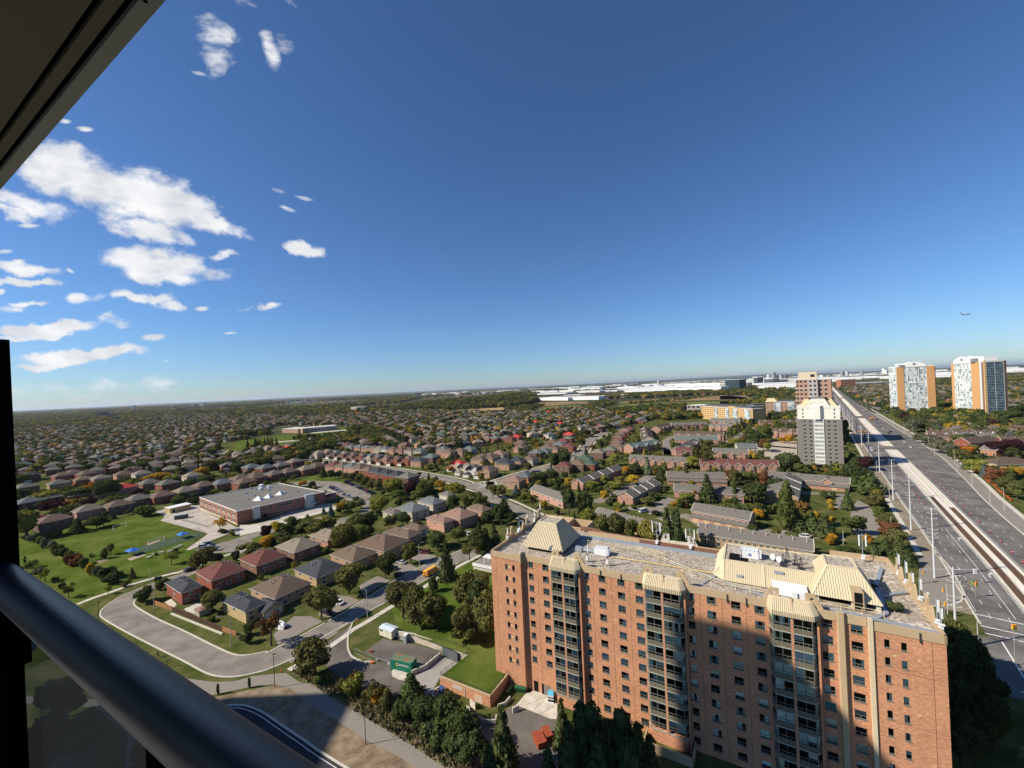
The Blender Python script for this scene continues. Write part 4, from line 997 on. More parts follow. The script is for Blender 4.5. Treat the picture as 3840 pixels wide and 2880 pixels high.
sheet('planting_bed',P('Q',(1290,1105),(1275,1060),(1310,1010),(1400,1015),(1520,1080),(1400,1160)),M_dirt,.034)
q=MB();q.prism(P('Q',(810,815),(830,790),(900,800),(1060,860),(1000,920),(900,905),(820,865)),0,.16);q.build('kerbed_island',M_conc,kind='structure')
M_cgreen=mat('container_green',(.022,.20,.115),.6,.16,.8,col2=(.03,.26,.16))
M_croof=mat('container_roof',(.16,.33,.20),.8,.25,.5,col2=(.42,.16,.09))
o_,ang,l1,l2=geo_rect('X',(985,1430),(1155,1300),(455,1310))
nL=at('X',455,1310);nN=at('X',985,1430);a_=math.atan2(nN.y-nL.y,nN.x-nL.x);CL=(nN-nL).length;CW_=2.5;CHt=2.55
ct=thing('shipping_container','green corrugated shipping container with a rusty striped roof in the trailer lot','container',(nL.x,nL.y,0),a_)
q=MB();q.box(.05,CL-.05,.05,CW_-.05,.12,CHt-.04)
n_=int(CL/.28)
for i in range(n_):
 x=.12+i*(CL-.2)/n_;q.box(x,x+.13,-.0,.06,.2,CHt-.12);q.box(x,x+.13,CW_-.06,CW_,.2,CHt-.12)
for y in(.4,1.2,2.0):q.box(CL-.06,CL-.0,y,y+.12,.25,CHt-.15)
for(x,y)in((0,0),(CL-.12,0),(0,CW_-.12),(CL-.12,CW_-.12)):q.box(x-.004,x+.124,y-.004,y+.124,0,CHt)
q.box(0,CL,-.01,.08,0.02,.2);q.box(0,CL,-.01,.08,CHt-.14,CHt);q.box(0,CL,CW_-.08,CW_+.01,CHt-.14,CHt);q.box(CL-.07,CL+.01,0,CW_,.02,.2);q.box(CL-.07,CL+.01,0,CW_,CHt-.14,CHt)
q.build('corrugated_body',M_cgreen,ct)
q=MB();q.box(.1,CL-.1,.08,CW_-.08,CHt-.05,CHt-.02)
for i in range(n_):x=.14+i*(CL-.3)/n_;q.box(x,x+.12,.1,CW_-.1,CHt-.02,CHt+.03)
q.build('corrugated_roof',M_croof,ct)
def text_mesh(s,size,mat_,name='lettering',ext=.004):
 cu=D.curves.new(name,'FONT');cu.body=s;cu.size=size;cu.extrude=ext;cu.align_x='LEFT';cu.resolution_u=2
 o=D.objects.new(name,cu);COL.objects.link(o);dg=bpy.context.evaluated_depsgraph_get();me=D.meshes.new_from_object(o.evaluated_get(dg));D.objects.remove(o);me.materials.append(mat_);return me
tm=ob('lettering',text_mesh('BINMAX',.78,M_whitemetal),ct,(CL*.40,-.012,1.35));tm.rotation_euler=(math.radians(90),0,0)
q=MB();k=20
for i in range(k):
 a,b_=2*math.pi*i/k,2*math.pi*(i+1)/k
 q.quad(*[(CL*.31+r*math.cos(t),-.014,1.6+r*1.3*math.sin(t))for r,t in((.2,a),(.34,a),(.34,b_),(.2,b_))])
q.build('ring_logo',M_yel,ct)
nL=at('X',160,450);nN=at('X',475,575);a_=math.atan2(nN.y-nL.y,nN.x-nL.x);TL=(nN-nL).length
tr=thing('site_trailer','small white site office trailer with a low curved roof in front of the retaining wall','trailer',(nL.x,nL.y,0),a_)
M_cream2=mat('trailer_white',(.66,.62,.48),.6,.05,1)
M_troof=mat('trailer_roof',(.55,.62,.70),.45,.14,.8)
TW=2.6;q=MB();prof=[(0,.35),(TW,.35),(TW,2.55),(TW*.5,2.85),(0,2.55)]
a=[(0,p[0],p[1])for p in prof];b_=[(TL,p[0],p[1])for p in prof];q.add(a+b_,[(0,4,3,2,1)[::1],(5,6,7,8,9),(0,1,6,5),(1,2,7,6),(4,0,5,9)]);q.build('body',M_cream2,tr)
q=MB()
for y0,z0,y1,z1 in((-.1,2.52,TW/2,2.88),(TW/2,2.88,TW+.1,2.52)):
 q.quad((-.1,y0,z0),(TL+.1,y0,z0),(TL+.1,y1,z1),(-.1,y1,z1));q.quad((-.1,y0,z0-.08),(-.1,y1,z1-.08),(TL+.1,y1,z1-.08),(TL+.1,y0,z0-.08))
 for x in(-.1,TL+.1):q.quad((x,y0,z0),(x,y1,z1),(x,y1,z1-.08),(x,y0,z0-.08))
q.box(-.1,TL+.1,-.1,-.06,2.4,2.53);q.build('roof',M_troof,tr)
for x in(.35,.95):
 f=MB().box(x,x+.45,-.03,.02,1.6,2.15).build('window',M_dark,tr);MB().box(x-.04,x+.49,-.015,.01,1.55,2.2).build('window_frame',M_whitemetal,f)
d_=MB().box(TL*.56,TL*.56+.85,-.03,.02,.45,2.35).build('door',mat('trailer_door',(.60,.56,.42),.6,.05,1),tr);MB().box(TL*.56+.2,TL*.56+.4,-.045,-.02,1.95,2.15).build('door_window',M_dark,d_)
q=MB();q.box(TL*.4,TL*.6,.4,.6,0,.5);q.box(TL*.4,TL*.6,2,2.2,0,.5);q.box(TL,TL+.9,1.2,1.4,.3,.42);q.build('wheels',M_darkmetal,tr)
pt=at('X',830,625);q0=thing('portable_toilet','grey portable toilet with a white ribbed roof next to the site trailer','portable toilet',(pt.x-.6,pt.y+.0,0),a_+.1)
M_grey=mat('toilet_grey',(.20,.22,.24),.6,.06,1)
q=MB();q.box(0,1.1,0,1.1,0,2.0);q.build('cabin',M_grey,q0)
q=MB();k=8
pr_=[(-.05+1.2*i/k,2.0+.32*math.sin(math.pi*i/k))for i in range(k+1)]
for i in range(k):q.quad((pr_[i][0],-.05,pr_[i][1]),(pr_[i+1][0],-.05,pr_[i+1][1]),(pr_[i+1][0],1.15,pr_[i+1][1]),(pr_[i][0],1.15,pr_[i][1]));
q.add([(p[0],-.05,p[1])for p in pr_],[tuple(range(k,-1,-1))]);q.add([(p[0],1.15,p[1])for p in pr_],[tuple(range(k+1))])
for y in(.1,.35,.6,.85):q.box(.05,1.05,y,y+.06,2.1,2.36)
q.build('roof',M_whitemetal,q0);MB().box(.2,.9,-.03,.02,.1,1.9).build('door',mat('toilet_door',(.30,.33,.35),.6,.05,1),q0)
q=MB();fpts=[at('Q',392,600),at('Q',520,660),at('Q',640,705),at('Q',800,760)]
fz=thing('mesh_fence','bent temporary mesh fence across the front of the trailer lot','fence',(fpts[0].x,fpts[0].y,0))
for i,(a,b_)in enumerate(zip(fpts,fpts[1:])):
 a,b_=a-fpts[0],b_-fpts[0];q=MB();q.bar((a.x,a.y,1.25),(b_.x,b_.y,1.2),.06);q.bar((a.x,a.y,.15),(b_.x,b_.y,.12),.05);q.bar(a,a+Vector((0,0,1.5)),.07);q.bar(b_,b_+Vector((0,0,1.4)),.07)
 for j in range(10):p=a.lerp(b_,j/10);q.bar(p,p+Vector((.02,0,1.2)),.018)
 q.build('panel',M_galv,fz)
for(x,y)in((640,665),(775,712)):
 p=at('Q',x,y,.6);tag(MB().box(-.25,.25,-.02,.02,-.35,.35).build('warning_sign',M_whitemetal,None,p,FANG+.1),f'small white notice board hung on the mesh fence, {"left" if x < 700 else "right"} one of two','sign')
def obox_thing(name,label,cat,p,size,mat_,rz=FANG,group=None,lid=None,col=None):
 t=thing(name,label,cat,(p.x,p.y,p.z),rz,group);w,d,h=size
 q=MB();q.add([(-w/2,-d/2,0),(w/2,-d/2,0),(w/2,d/2,0),(-w/2,d/2,0),(-w/2-.08,-d/2-.08,h),(w/2+.08,-d/2-.08,h),(w/2+.08,d/2+.08,h),(-w/2-.08,d/2+.08,h)],[(0,3,2,1),(4,5,6,7),(0,1,5,4),(1,2,6,5),(2,3,7,6),(3,0,4,7)])
 for x in(-w*.3,0,w*.3):q.box(x-.03,x+.03,-d/2-.1,-d/2,.1,h)
 q.build('body',mat_,t,col=col)
 q=MB();q.add([(-w/2-.12,-d/2-.12,h),(w/2+.12,-d/2-.12,h),(w/2+.12,d/2+.12,h+.18),(-w/2-.12,d/2+.12,h+.18),(-w/2-.12,-d/2-.12,h+.05),(w/2+.12,-d/2-.12,h+.05),(w/2+.12,d/2+.12,h+.24),(-w/2-.12,d/2+.12,h+.24)],[(0,3,2,1),(4,5,6,7),(0,1,5,4),(1,2,6,5),(2,3,7,6),(3,0,4,7)])
 q.build('lid',lid or mat_,t);return t
M_plg=mat('green_plastic',(.02,.10,.045),.45,.08,1.5);M_blue=mat('blue_bin',(.03,.07,.22),.5,.08,1);M_red=mat('rusty_red',(.32,.075,.04),.7,.2,1)
obox_thing('dumpster','small blue bin by the brick wall of the garage at the ramp','bin',at('Q',1375,1040),(.9,.8,.9),M_blue)
k=0
for i in range(6):
 t=i/5;p=at('P1',0,0)if False else Vector(at('E5',228+48*t,790-66*t));obox_thing('wheelie_bin',f'green wheelie bin in the row along the garage wall, {ORD[i]} from the front','bin',p,(.5,.5,.85),M_plg,FANG+1.5,'green wheelie bins')
for i in range(5):
 p=at('E5',300+17*i,752+3.5*i);obox_thing('wheelie_bin',f'green wheelie bin in the row against the apartment block, {ORD[i]} from the left','bin',p,(.5,.5,.9),M_plg,FANG,'green wheelie bins')
vb=at('E5',592,840);t=thing('donation_bin','white and black charity donation bin with a blue roof beside the service door','donation bin',(vb.x,vb.y,0),FANG+.25)
MB().box(-.65,.65,-.6,.6,0,1.75).build('body',M_whitemetal,t)
q=MB();q.box(-.66,.66,-.615,-.6,.35,.75);q.box(-.66,.66,-.615,-.6,1.05,1.3);q.box(.65,.665,-.6,.6,0,1.7);q.build('black_band',M_dark,t)
q=MB();q.add([(-.7,-.65,1.75),(.7,-.65,1.75),(.7,.65,1.75),(-.7,.65,1.75),(-.55,-.2,2.2),(.55,-.2,2.2),(.55,.6,2.15),(-.55,.6,2.15)],[(0,1,5,4),(1,2,6,5),(2,3,7,6),(3,0,4,7),(4,5,6,7)]);q.build('roof',mat('sky_blue',(.08,.42,.62),.5,.05,1),t)
obox_thing('dumpster','rusty red open dumpster on the service yard, left one of two','dumpster',at('E5',495,1190),(1.7,2.6,1.2),M_red,FANG+.9)
obox_thing('dumpster','rusty red dumpster on the service yard nearest the dark cedars, right one of two','dumpster',at('E5',560,1140),(1.2,2.2,1.2),M_red,FANG+.9)
q=MB();strip_mb(q,[at('E5',270,940),at('E5',322,915)],.3,0,1.2);q.build('yard_wall',M_conc,None,label='short white concrete wall standing alone in the service yard',cat='wall')
q=MB();strip_mb(q,[at('E5',250,830),at('E5',210,880),at('E5',150,900)],.3,0,.9);q.build('yard_wall',M_conc,None,label='low kinked white wall below the green wheelie bins',cat='wall')
for i,(cr,x,y,lab)in enumerate((('Q',578,590,'small red box on the trailer lot surface'),('D3',430,685,'orange hydrant on the verge at the yard entrance'),('Z',560,95,'orange hydrant on the verge beside the shared path'),('Q',590,720,'small orange barrier on the entrance kerb'))):
 t=thing('hydrant' if 'hydrant' in lab else 'red_box' if 'red' in lab else 'road_barrier',lab,'hydrant' if 'hydrant' in lab else 'box' if 'red' in lab else 'barrier',at(cr,x,y));mm=mat('safety_orange',(.75,.16,.04),.6,.05,1)
 if 'hydrant' in lab:q=MB();q.bar((0,0,0),(0,0,.75),.26,n=8);q.bar((-.2,0,.5),(.2,0,.5),.14,n=6);q.build('body',mm,t);MB().bar((0,0,.75),(0,0,.9),.3,n=8,w2=.1).build('bonnet',mm,t)
 else:q=MB();q.box(-.35,.35,-.25,.25,0,.45);q.box(-.4,.4,-.3,.3,.40,.48);q.build('body',M_red if 'red' in lab else mm,t)
pg=at('D4',45,580,3.0);t=thing('pergola','white slatted pergola on the low podium left of the apartment block','pergola',(pg.x,pg.y,0),FANG)
q=MB();q.box(-5,9,-1,12,0,2.6);q.build('podium',M_conc,t);MB().box(-4.7,8.7,-.7,11.7,2.6,2.62).build('podium_roof',M_path,t);MB().box(-5.3,9,-1.3,-1.0,1.7,2.75).build('canopy_edge',M_whitemetal,t)
q=MB()
for x in(-.9,2.6):
 for y in(.2,3.2):q.box(x,x+.2,y,y+.2,2.6,5.0)
q.build('post',M_whitemetal,t)
for i in range(9):MB().box(-1.4,3.3,.1+i*.4,.22+i*.4,5.0,5.18).build('slat',M_whitemetal,t)
#lamps, poles, signals, cones, cars
M_pole=mat('concrete_pole',(.50,.48,.42),.8,.08,1);M_polew=mat('pale_pole',(.55,.56,.56),.7,.06,1);M_lampg=mat('steel_lamp',(.30,.30,.28),.5,.05,1)
M_wood=mat('wood_fence',(.095,.06,.045),.9,.25,2,instrand=.2);M_wood2=mat('new_wood_fence',(.38,.19,.09),.85,.2,2,instrand=.12)
def lamp_post(p,h,arm,az,label,cat='street lamp',group=None,col=None,dark=False,head='cobra'):
 t=thing('street_lamp',label,cat,(p.x,p.y,p.z),az,group);m_=M_darkmetal if dark else(col or M_pole)
 MB().bar((0,0,0),(0,0,h),.24 if not dark else .16,n=8,w2=.13).build('pole',m_,t)
 if arm:
  q=MB();pr=Vector((0,0,h-.5))
  for i in range(1,7):
   s=i/6;c=Vector((arm*s,0,h-.5+.9*math.sin(s*math.pi/2)));q.bar(pr,c,.08);pr=c
  q.build('arm',M_lampg if not dark else M_darkmetal,t);q=MB();q.add([(arm-.1,-.14,h+.34),(arm+.6,-.16,h+.36),(arm+.6,.16,h+.36),(arm-.1,.14,h+.34),(arm,-.08,h+.5),(arm+.45,-.1,h+.48),(arm+.45,.1,h+.48),(arm,.08,h+.5)],[(0,3,2,1),(4,5,6,7),(0,1,5,4),(1,2,6,5),(2,3,7,6),(3,0,4,7)])
  q.build('lamp_head',M_lampg if not dark else M_darkmetal,t)
 else:
  MB().box(-.1,.55,-.14,.14,h-.02,h+.1).build('lamp_head',m_,t)
 return t
def lampc(cr,b,top,arm,az,label,**k):
 p=at(cr,*b);return lamp_post(p,zat(cr,*top,p.y),arm,az,label,**k)
lampc('D2',(902,1280),(893,1010),3.0,math.radians(190),'grey street lamp on the grass corner in front of the yellow brick house')
lampc('D2',(2158,1018),(2140,765),2.0,math.radians(150),'street lamp beside the front street pavement above the site trailer')
lampc('D2',(160,740),(145,600),1.0,math.radians(150),'street lamp by the pavement at the corner of the school field')
lampc('D2',(192,965),(183,745),0,0,'plain pale pole at the left end of the wooden fence',cat='pole')
lampc('D3',(845,330),(838,160),1.6,math.radians(20),'street lamp beside the white car on the brown house driveway')
lampc('Z',(510,220),(503,-60),0,0,'dark park lamp where the shared path meets the street',dark=True)
lampc('Z',(1265,690),(1252,425),0,.6,'dark park lamp standing on the bare earth beside the shared path',dark=True)
lampc('L',(1025,1170),(1020,985),0,.3,'dark lamp on the verge left of the crescent bend',dark=True)
lampc('D1',(1187,945),(1187,895),0,0,'short dark post beside the person on the path',dark=True)
lampc('Q',(955,345),(948,210),0,0,'thin lamp pole behind the portable toilet',dark=True)
lampc('Q',(778,1060),(778,985),0,.6,'short dark yard lamp beside the yellow leaved bush',dark=True)
lampc('C2',(1045,1360),(1045,1300),1.2,2.8,'street lamp at the entrance of the school parking lot')
lampc('C2',(1796,1110),(1797,1010),1.0,2.8,'street lamp in front of the house with the bright red roof');lampc('C2',(1640,1010),(1637,950),1.0,2.8,'street lamp by the front garden of the pale brick corner house')
lampc('C3',(195,1110),(190,1045),1.2,2.6,'street lamp at the junction of the mid street');lampc('C3',(606,975),(606,905),1.2,.4,'street lamp beside the round green trees on the cross street')
lampc('C3',(498,1400),(495,1250),0,0,'thin plain pole on the verge behind the cream pyramid',cat='pole');lampc('C3',(2045,785),(2045,720),1.0,.3,'street lamp in the townhouse lane left of the grey tower');lampc('C4',(50,690),(50,630),1.0,.3,'street lamp on the far townhouse lane')
lampc('C4',(898,1440),(897,1345),0,0,'thin pole behind the long brown townhouse roof',cat='pole')
lampc('Y',(762,225),(762,85),5.0,math.radians(5),'thick concrete lamp pole at the crossing right of the apartment block')
k=0
M_wire=mat('cable',(.03,.03,.03),.6,0,1)
def utility(t_,o,h,label,wires=True,group='tall white utility poles along the avenue'):
 p=av(t_,o);r=thing('utility_pole',label,'utility pole',(p.x,p.y,0),aa,group);MB().bar((0,0,0),(0,0,h),.62,n=8,w2=.32).build('pole',M_polew,r)
 q=MB()
 for z in(h-.6,h-2.2,h-3.8,h-7.5,h-8.6,h-10.0):
  for s in(-1,1):q.bar((0,0,z),(0,s*1.15,z+.25),.09);q.bar((0,s*1.15,z+.1),(0,s*1.15,z+.5),.14)
 q.build('crossarm',M_polew,r);return p
UT=[(-48,-3.5,20.5),(-1.5,-1.0,23.5),(51,-1.0,23.5),(103,-2.3,22),(181,-2.6,21),(240,-5,20),(300,-7,20),(355,-8.5,20),(400,-10.5,20),(450,-12,20),(500,-13,20),(560,-15,20),(620,-16,20),(690,-18,20),(770,-20,20),(860,-22,20),(960,-24,20)]
ups=[]
for i,(t_,o,h)in enumerate(UT):
 p=utility(t_,o,h,f'tall white utility pole on the west side of the avenue, {ORD[i]} from the near end');ups.append((p,h))
q=MB()
def sag(q,a,b_,n_=8,w=.03,dip=1.0):
 pr=Vector(a)
 for i in range(1,n_+1):
  s=i/n_;c=Vector(a).lerp(Vector(b_),s);c.z-=dip*4*s*(1-s);q.bar(pr,c,w,n=3);pr=c
for(p,h),(p2,h2)in zip(ups[:9],ups[1:9]):
 for dz in(.6,2.2,3.8):
  for s in(-1,1):sag(q,(*(p+AN*s*1.15),h-dz+.5),(*(p2+AN*s*1.15),h2-dz+.5))
q.build('power_lines',M_wire,None,label='thin black power cables strung between the tall avenue poles',cat='power line')
for i,(t_,o)in enumerate([(-28,-2.0),(38,-6),(100,-4),(175,-4.5),(36,-8.5)]):
 lamp_post(av(t_,o).to_3d(),9.0 if i else 8.5,3.2,aa-math.pi/2,f'concrete street lamp on the west side of the avenue, {ORD[i]} of five',group='street lamps west of the avenue')
for i,(t_,o)in enumerate([(105,37.1),(117,34.9),(157,36),(198,36.8),(232,41),(269,36),(300,40),(312,38.2),(345,40.5),(362,35.7),(400,38),(419,33.5),(452,36),(480,30),(520,33),(548,27),(590,30),(620,25),(660,27),(700,23),(740,25),(790,20),(840,22),(900,17),(980,18)]):
 arm=i not in(0,2,4,6);lamp_post(av(t_,o).to_3d(),10.5 if not arm else 9.5,2.6 if arm else 0,aa+math.pi/2,f'concrete pole lamp on the east side of the avenue, {ORD[i]} from the near end',group='pole lamps east of the avenue')
M_sig=mat('signal_yellow',(.80,.36,.03),.5,.05,1)
def signal_head(parent,loc):
 q=MB();q.box(loc[0]-.2,loc[0]+.2,loc[1]-.15,loc[1]+.15,loc[2]-1.1,loc[2]+.1);b=q.build('signal_head',M_sig,parent)
 for i,c in enumerate(((.35,.03,.02),(.3,.2,.02),(.02,.2,.05))):
  q=MB();q.bar((loc[0],loc[1]-.14,loc[2]-.1-.36*i),(loc[0],loc[1]-.24,loc[2]-.1-.36*i),.26,n=8);q.build('lens',mat(f'lens{i}',c,.4,0,1),b)
sg=at('R',875,1000);t=thing('signal_mast','traffic signal mast with a long white arm over the avenue lanes','traffic signal',(sg.x,sg.y,0),-.12);hs_=zat('R',875,810,sg.y)
MB().bar((0,0,0),(0,0,hs_+.3),.25,n=8).build('pole',M_lampg,t);MB().bar((0,0,hs_),(15.5,.3,hs_-.1),.16,n=6).build('arm',M_polew,t);signal_head(t,(.9,0,hs_-.6));signal_head(t,(1.2,0,hs_-5));q=MB();q.box(15.3,16.3,-.1,.1,hs_-1.4,hs_+.2);q.build('sign',M_whitemetal,t)
for i,(x,y)in enumerate(((1165,1250),(1190,1440),(1120,1440))):
 p=at('R',x,y);t=thing('signal_post',f'thin traffic signal post with orange heads at the rounded corner, {ORD[i]} from the back','traffic signal',(p.x,p.y,0));MB().bar((0,0,0),(0,0,4.6),.14,n=6).build('pole',M_lampg,t);signal_head(t,(.1,-.1,4.4))
p=at('Y',1165,560);t=thing('signal_post','pair of orange traffic signal heads at the right edge beyond the crossing','traffic signal',(p.x,p.y,0));hh_=zat('Y',1165,120,p.y)
MB().bar((0,0,0),(0,0,hh_),.16,n=6).build('pole',M_lampg,t);signal_head(t,(-.25,-.1,hh_));signal_head(t,(.3,-.1,hh_))
p=at('R',1590,1180);t=thing('signal_post','orange traffic signal beside a round yellow ring sign in the middle of the avenue','traffic signal',(p.x,p.y,0));hh_=zat('R',1590,975,p.y)
MB().bar((0,0,0),(0,0,hh_),.12,n=6).build('pole',M_lampg,t);signal_head(t,(0,-.1,hh_));signal_head(t,(.4,-.1,hh_-.2));MB().box(.75,1.3,-.1,0,hh_-.7,hh_-.2).build('sign',M_whitemetal,t)
q=MB();k=20
for i in range(k):
 a,b_=2*math.pi*i/k,2*math.pi*(i+1)/k
 q.add([(-1.35+r*math.cos(s),y,hh_-.2+r*.8*math.sin(s))for y in(-.1,-.02)for r,s in((.48,a),(.72,a),(.72,b_),(.48,b_))],[(0,1,2,3),(7,6,5,4),(1,5,6,2),(0,3,7,4)])
q.build('ring_sign',mat('acid_yellow',(.70,.72,.02),.5,0,1),t)
q=MB();q.bar((-9,-.6,hh_+.1),(0,0,hh_+.1),.07,n=4);q.build('span_wire',M_darkmetal,t)
M_bar=mat('barrel_red',(.30,.035,.035),.6,.08,1);M_barw=mat('barrel_white',(.5,.4,.38),.6,0,1)
q=MB();q.bar((0,0,.08),(0,0,1.05),.62,n=8,w2=.5);bd=q.data('body',M_bar);q=MB();q.bar((0,0,0),(0,0,.1),.95,n=8);bb=q.data('rubber_base',M_darkmetal);q=MB();q.bar((0,0,.5),(0,0,.66),.60,n=8,w2=.58);bw_=q.data('reflective_band',M_barw)
def barrel(p,lab,grp):
 t=thing('traffic_barrel',lab,'traffic barrel',(p.x,p.y,0),0,grp);ob('body',bd,t);ob('rubber_base',bb,t);ob('reflective_band',bw_,t)
bp=[(1490,20),(1583,100),(1688,215),(1866,350),(2010,490),(2145,610)]
E_=[av(t_,base(t_)+10.1)for t_ in(28,38,50,63,77,90,102,114,127,139,150,162,172,184,196,208,222)]
for i,p in enumerate(E_):barrel(p,f'red traffic barrel east of the tramway, {ORD[i]} from the near end','red barrels east of the tramway')
for i,t_ in enumerate((100,112,120,128,140,152,166,180)):barrel(av(t_,base(t_)-4.0),f'red traffic barrel west of the tramway, {ORD[i]} from the near end','red barrels west of the tramway')
q=MB();pts=[av(t_,(east(t_)+9.5))for t_ in tsamp(125,240,5)]
strip_mb(q,[p+AN*(.4*math.sin(i))for i,p in enumerate(pts)],.08,.05,.95)
q.build('orange_mesh_fence',mat('safety_orange2',(.62,.09,.03),.7,.1,1),None,label='sagging orange plastic mesh fence along the east pavement of the avenue',cat='fence')
M_paint=D.materials.new('car_paint');M_paint.use_nodes=True
_b=M_paint.node_tree.nodes['Principled BSDF'];_o=M_paint.node_tree.nodes.new('ShaderNodeObjectInfo');M_paint.node_tree.links.new(_o.outputs['Color'],_b.inputs['Base Color'])
_b.inputs['Roughness'].default_value=.32;_b.inputs['Coat Weight'].default_value=.6;_b.inputs['Coat Roughness'].default_value=.05
M_glassk=mat('car_glass',(.015,.018,.02),.08,0,1,spec=.6);M_tyre=mat('tyre',(.02,.02,.02),.85,0,1);M_rim=mat('rim',(.35,.35,.36),.35,0,1,metal=.7);M_light=mat('headlight',(.7,.7,.68),.2,0,1);M_tail=mat('tail_light',(.4,.02,.02),.3,0,1)
def lath(prof,ws,m):
 "body lofted along x: prof = list of (x, zlow, zhigh), ws = half widths"
 rows=[]
 for(x,z0,z1),w in zip(prof,ws):
  zm=z0+(z1-z0)*.55
  rows.append([(x,-w*.94,z0),(x,-w,zm),(x,-w*.9,z1-.02),(x,0,z1+.02),(x,w*.9,z1-.02),(x,w,zm),(x,w*.94,z0)])
 k=7;vs=[p for r in rows for p in r];fs=[]
 for i in range(len(rows)-1):
  for j in range(k):a,b_=i*k+j,i*k+(j+1)%k;fs.append((a,b_,b_+k,a+k))
 fs.append(tuple(range(k))[::-1]);fs.append(tuple(range((len(rows)-1)*k,len(rows)*k)));m.add(vs,[f[::-1]for f in fs]if False else fs)
 return m
def car_kind(kind):
 L_,W_,H_={'sedan':(4.6,1.8,1.42),'suv':(4.8,1.92,1.72),'van':(5.4,2.0,2.2),'hatch':(4.1,1.75,1.5)}[kind]
 h=L_/2;w=W_/2;belt={'sedan':.88,'suv':1.02,'van':1.15,'hatch':.9}[kind]
 P_=[(-h,.38,belt-.18),(-h+.25,.25,belt-.02),(-h+1.1,.2,belt),(h-1.5,.2,belt),(h-.45,.22,belt-.14),(h-.08,.28,belt-.28),(h,.4,.6)]
 body=lath(P_,[w*.86,w*.95,w,w,w*.95,w*.86,w*.8],MB())
 x0,x1,x2,x3={'sedan':(-h+.55,-h+1.25,h-2.25,h-1.35),'suv':(-h+.12,-h+.45,h-2.1,h-1.35),'van':(-h+.05,-h+.12,h-1.5,h-.75),'hatch':(-h+.15,-h+.65,h-1.95,h-1.15)}[kind]
 cab=MB();wt=w*.78;B=[(x0,-w*.93,belt-.03),(x3,-w*.93,belt-.03),(x3,w*.93,belt-.03),(x0,w*.93,belt-.03)];T=[(x1,-wt,H_-.05),(x2,-wt,H_-.05),(x2,wt,H_-.05),(x1,wt,H_-.05)]
 cab.add(B+T,[(0,1,5,4),(1,2,6,5),(2,3,7,6),(3,0,4,7)])
 roof=MB();t2=[(x1-.04,-wt-.03,H_-.06),(x2+.04,-wt-.03,H_-.06),(x2+.04,wt+.03,H_-.06),(x1-.04,wt+.03,H_-.06),(x1+.1,-wt*.85,H_),(x2-.1,-wt*.85,H_),(x2-.1,wt*.85,H_),(x1+.1,wt*.85,H_)]
 roof.add(t2,[(0,1,5,4),(1,2,6,5),(2,3,7,6),(3,0,4,7),(4,5,6,7)])
 for s in(-1,1):
  for(xa,xb)in((x0,x1),(x3,x2)):roof.bar((xa,s*w*.93,belt),(xb,s*wt,H_-.05),.09)
  xm=(x1+x2)/2;roof.bar((xm,s*w*.93,belt),(xm,s*wt,H_-.05),.08)
  if kind=='van':roof.box(x1,xm,min(s*w*.95,s*wt),max(s*w*.95,s*wt),belt,H_-.1)
 wh=MB();wh.bar((0,-.11,0),(0,.11,0),.66,n=12);rim=MB();rim.bar((0,-.12,0),(0,.12,0),.38,n=8)
 hl=MB().box(-.05,.04,-.16,.16,-.07,.07);tl=MB().box(-.04,.05,-.14,.14,-.09,.09)
 return dict(body=body.data('body',M_paint,False),cab=cab.data('windows',M_glassk),roof=roof.data('roof',M_paint),wheel=wh.data('wheel',M_tyre),rim=rim.data('rim',M_rim),hl=hl.data('headlight',M_light),tl=tl.data('tail_light',M_tail),L=L_,W=W_,belt=belt)
KINDS={k:car_kind(k)for k in('sedan','suv','van','hatch')}
WHITE,BLACK,SILV,GREY_,REDC,BLUEC,DRED=(.72,.72,.72),(.012,.012,.014),(.38,.40,.42),(.10,.105,.11),(.42,.03,.03),(.03,.06,.14),(.12,.02,.02)
def car(p,rz,kind,col,label,cat='car',group=None,z=0.02):
 K=KINDS[kind];t=thing('parked_car' if 'park' in label or 'driveway' in label else 'car',label,cat,(p[0],p[1],z),rz,group)
 ob('body',K['body'],t,col=col);ob('windows',K['cab'],t);ob('roof',K['roof'],t,col=col)
 for sx in(-1,1):
  for sy in(-1,1):
   wq=ob('wheel',K['wheel'],t,(sx*K['L']*.30,sy*(K['W']/2-.1),.33));ob('rim',K['rim'],wq)
 for sy in(-1,1):ob('headlight',K['hl'],t,(K['L']/2-.03,sy*K['W']*.33,K['belt']-.32));ob('tail_light',K['tl'],t,(-K['L']/2+.02,sy*K['W']*.36,K['belt']-.3))
 return t
RZB=math.radians(-30)
def carc(cr,x,y,rz,kind,col,label,**k):return car(at(cr,x,y),math.radians(rz),kind,col,label,**k)
carc('D2',1885,895,-30+180,'sedan',WHITE,'white car on the driveway in the shade of the round street tree');carc('D2',1785,985,-32+180,'sedan',BLACK,'dark car half hidden behind the round tree on the driveway')
carc('D3',722,290,150,'sedan',SILV,'silver car on the driveway below the brown roofed house');carc('D3',668,330,150,'hatch',GREY_,'grey car parked beside the silver car on the shaded driveway');carc('D3',700,372,150,'sedan',BLACK,'black car at the kerb of the shaded driveway')
carc('D3',880,222,172,'suv',DRED,'dark red pickup style car on the upper driveway');carc('C2',1890,1560,120,'suv',SILV,'silver car in front of the house above the spruce')
carc('D2',520,590,55,'hatch',BLACK,'small black car at the pavement beside the big oak by the school drive')
carc('D1',1410,350,58,'hatch',GREY_,'grey car behind the maroon roofed house')if False else None
p=at('D2',1360,1110);t=thing('covered_vehicle','vehicle under a shiny white cover on the driveway of the yellow brick house','covered vehicle',(p.x,p.y,0),RZB)
q=MB();n_=8;vs=[];
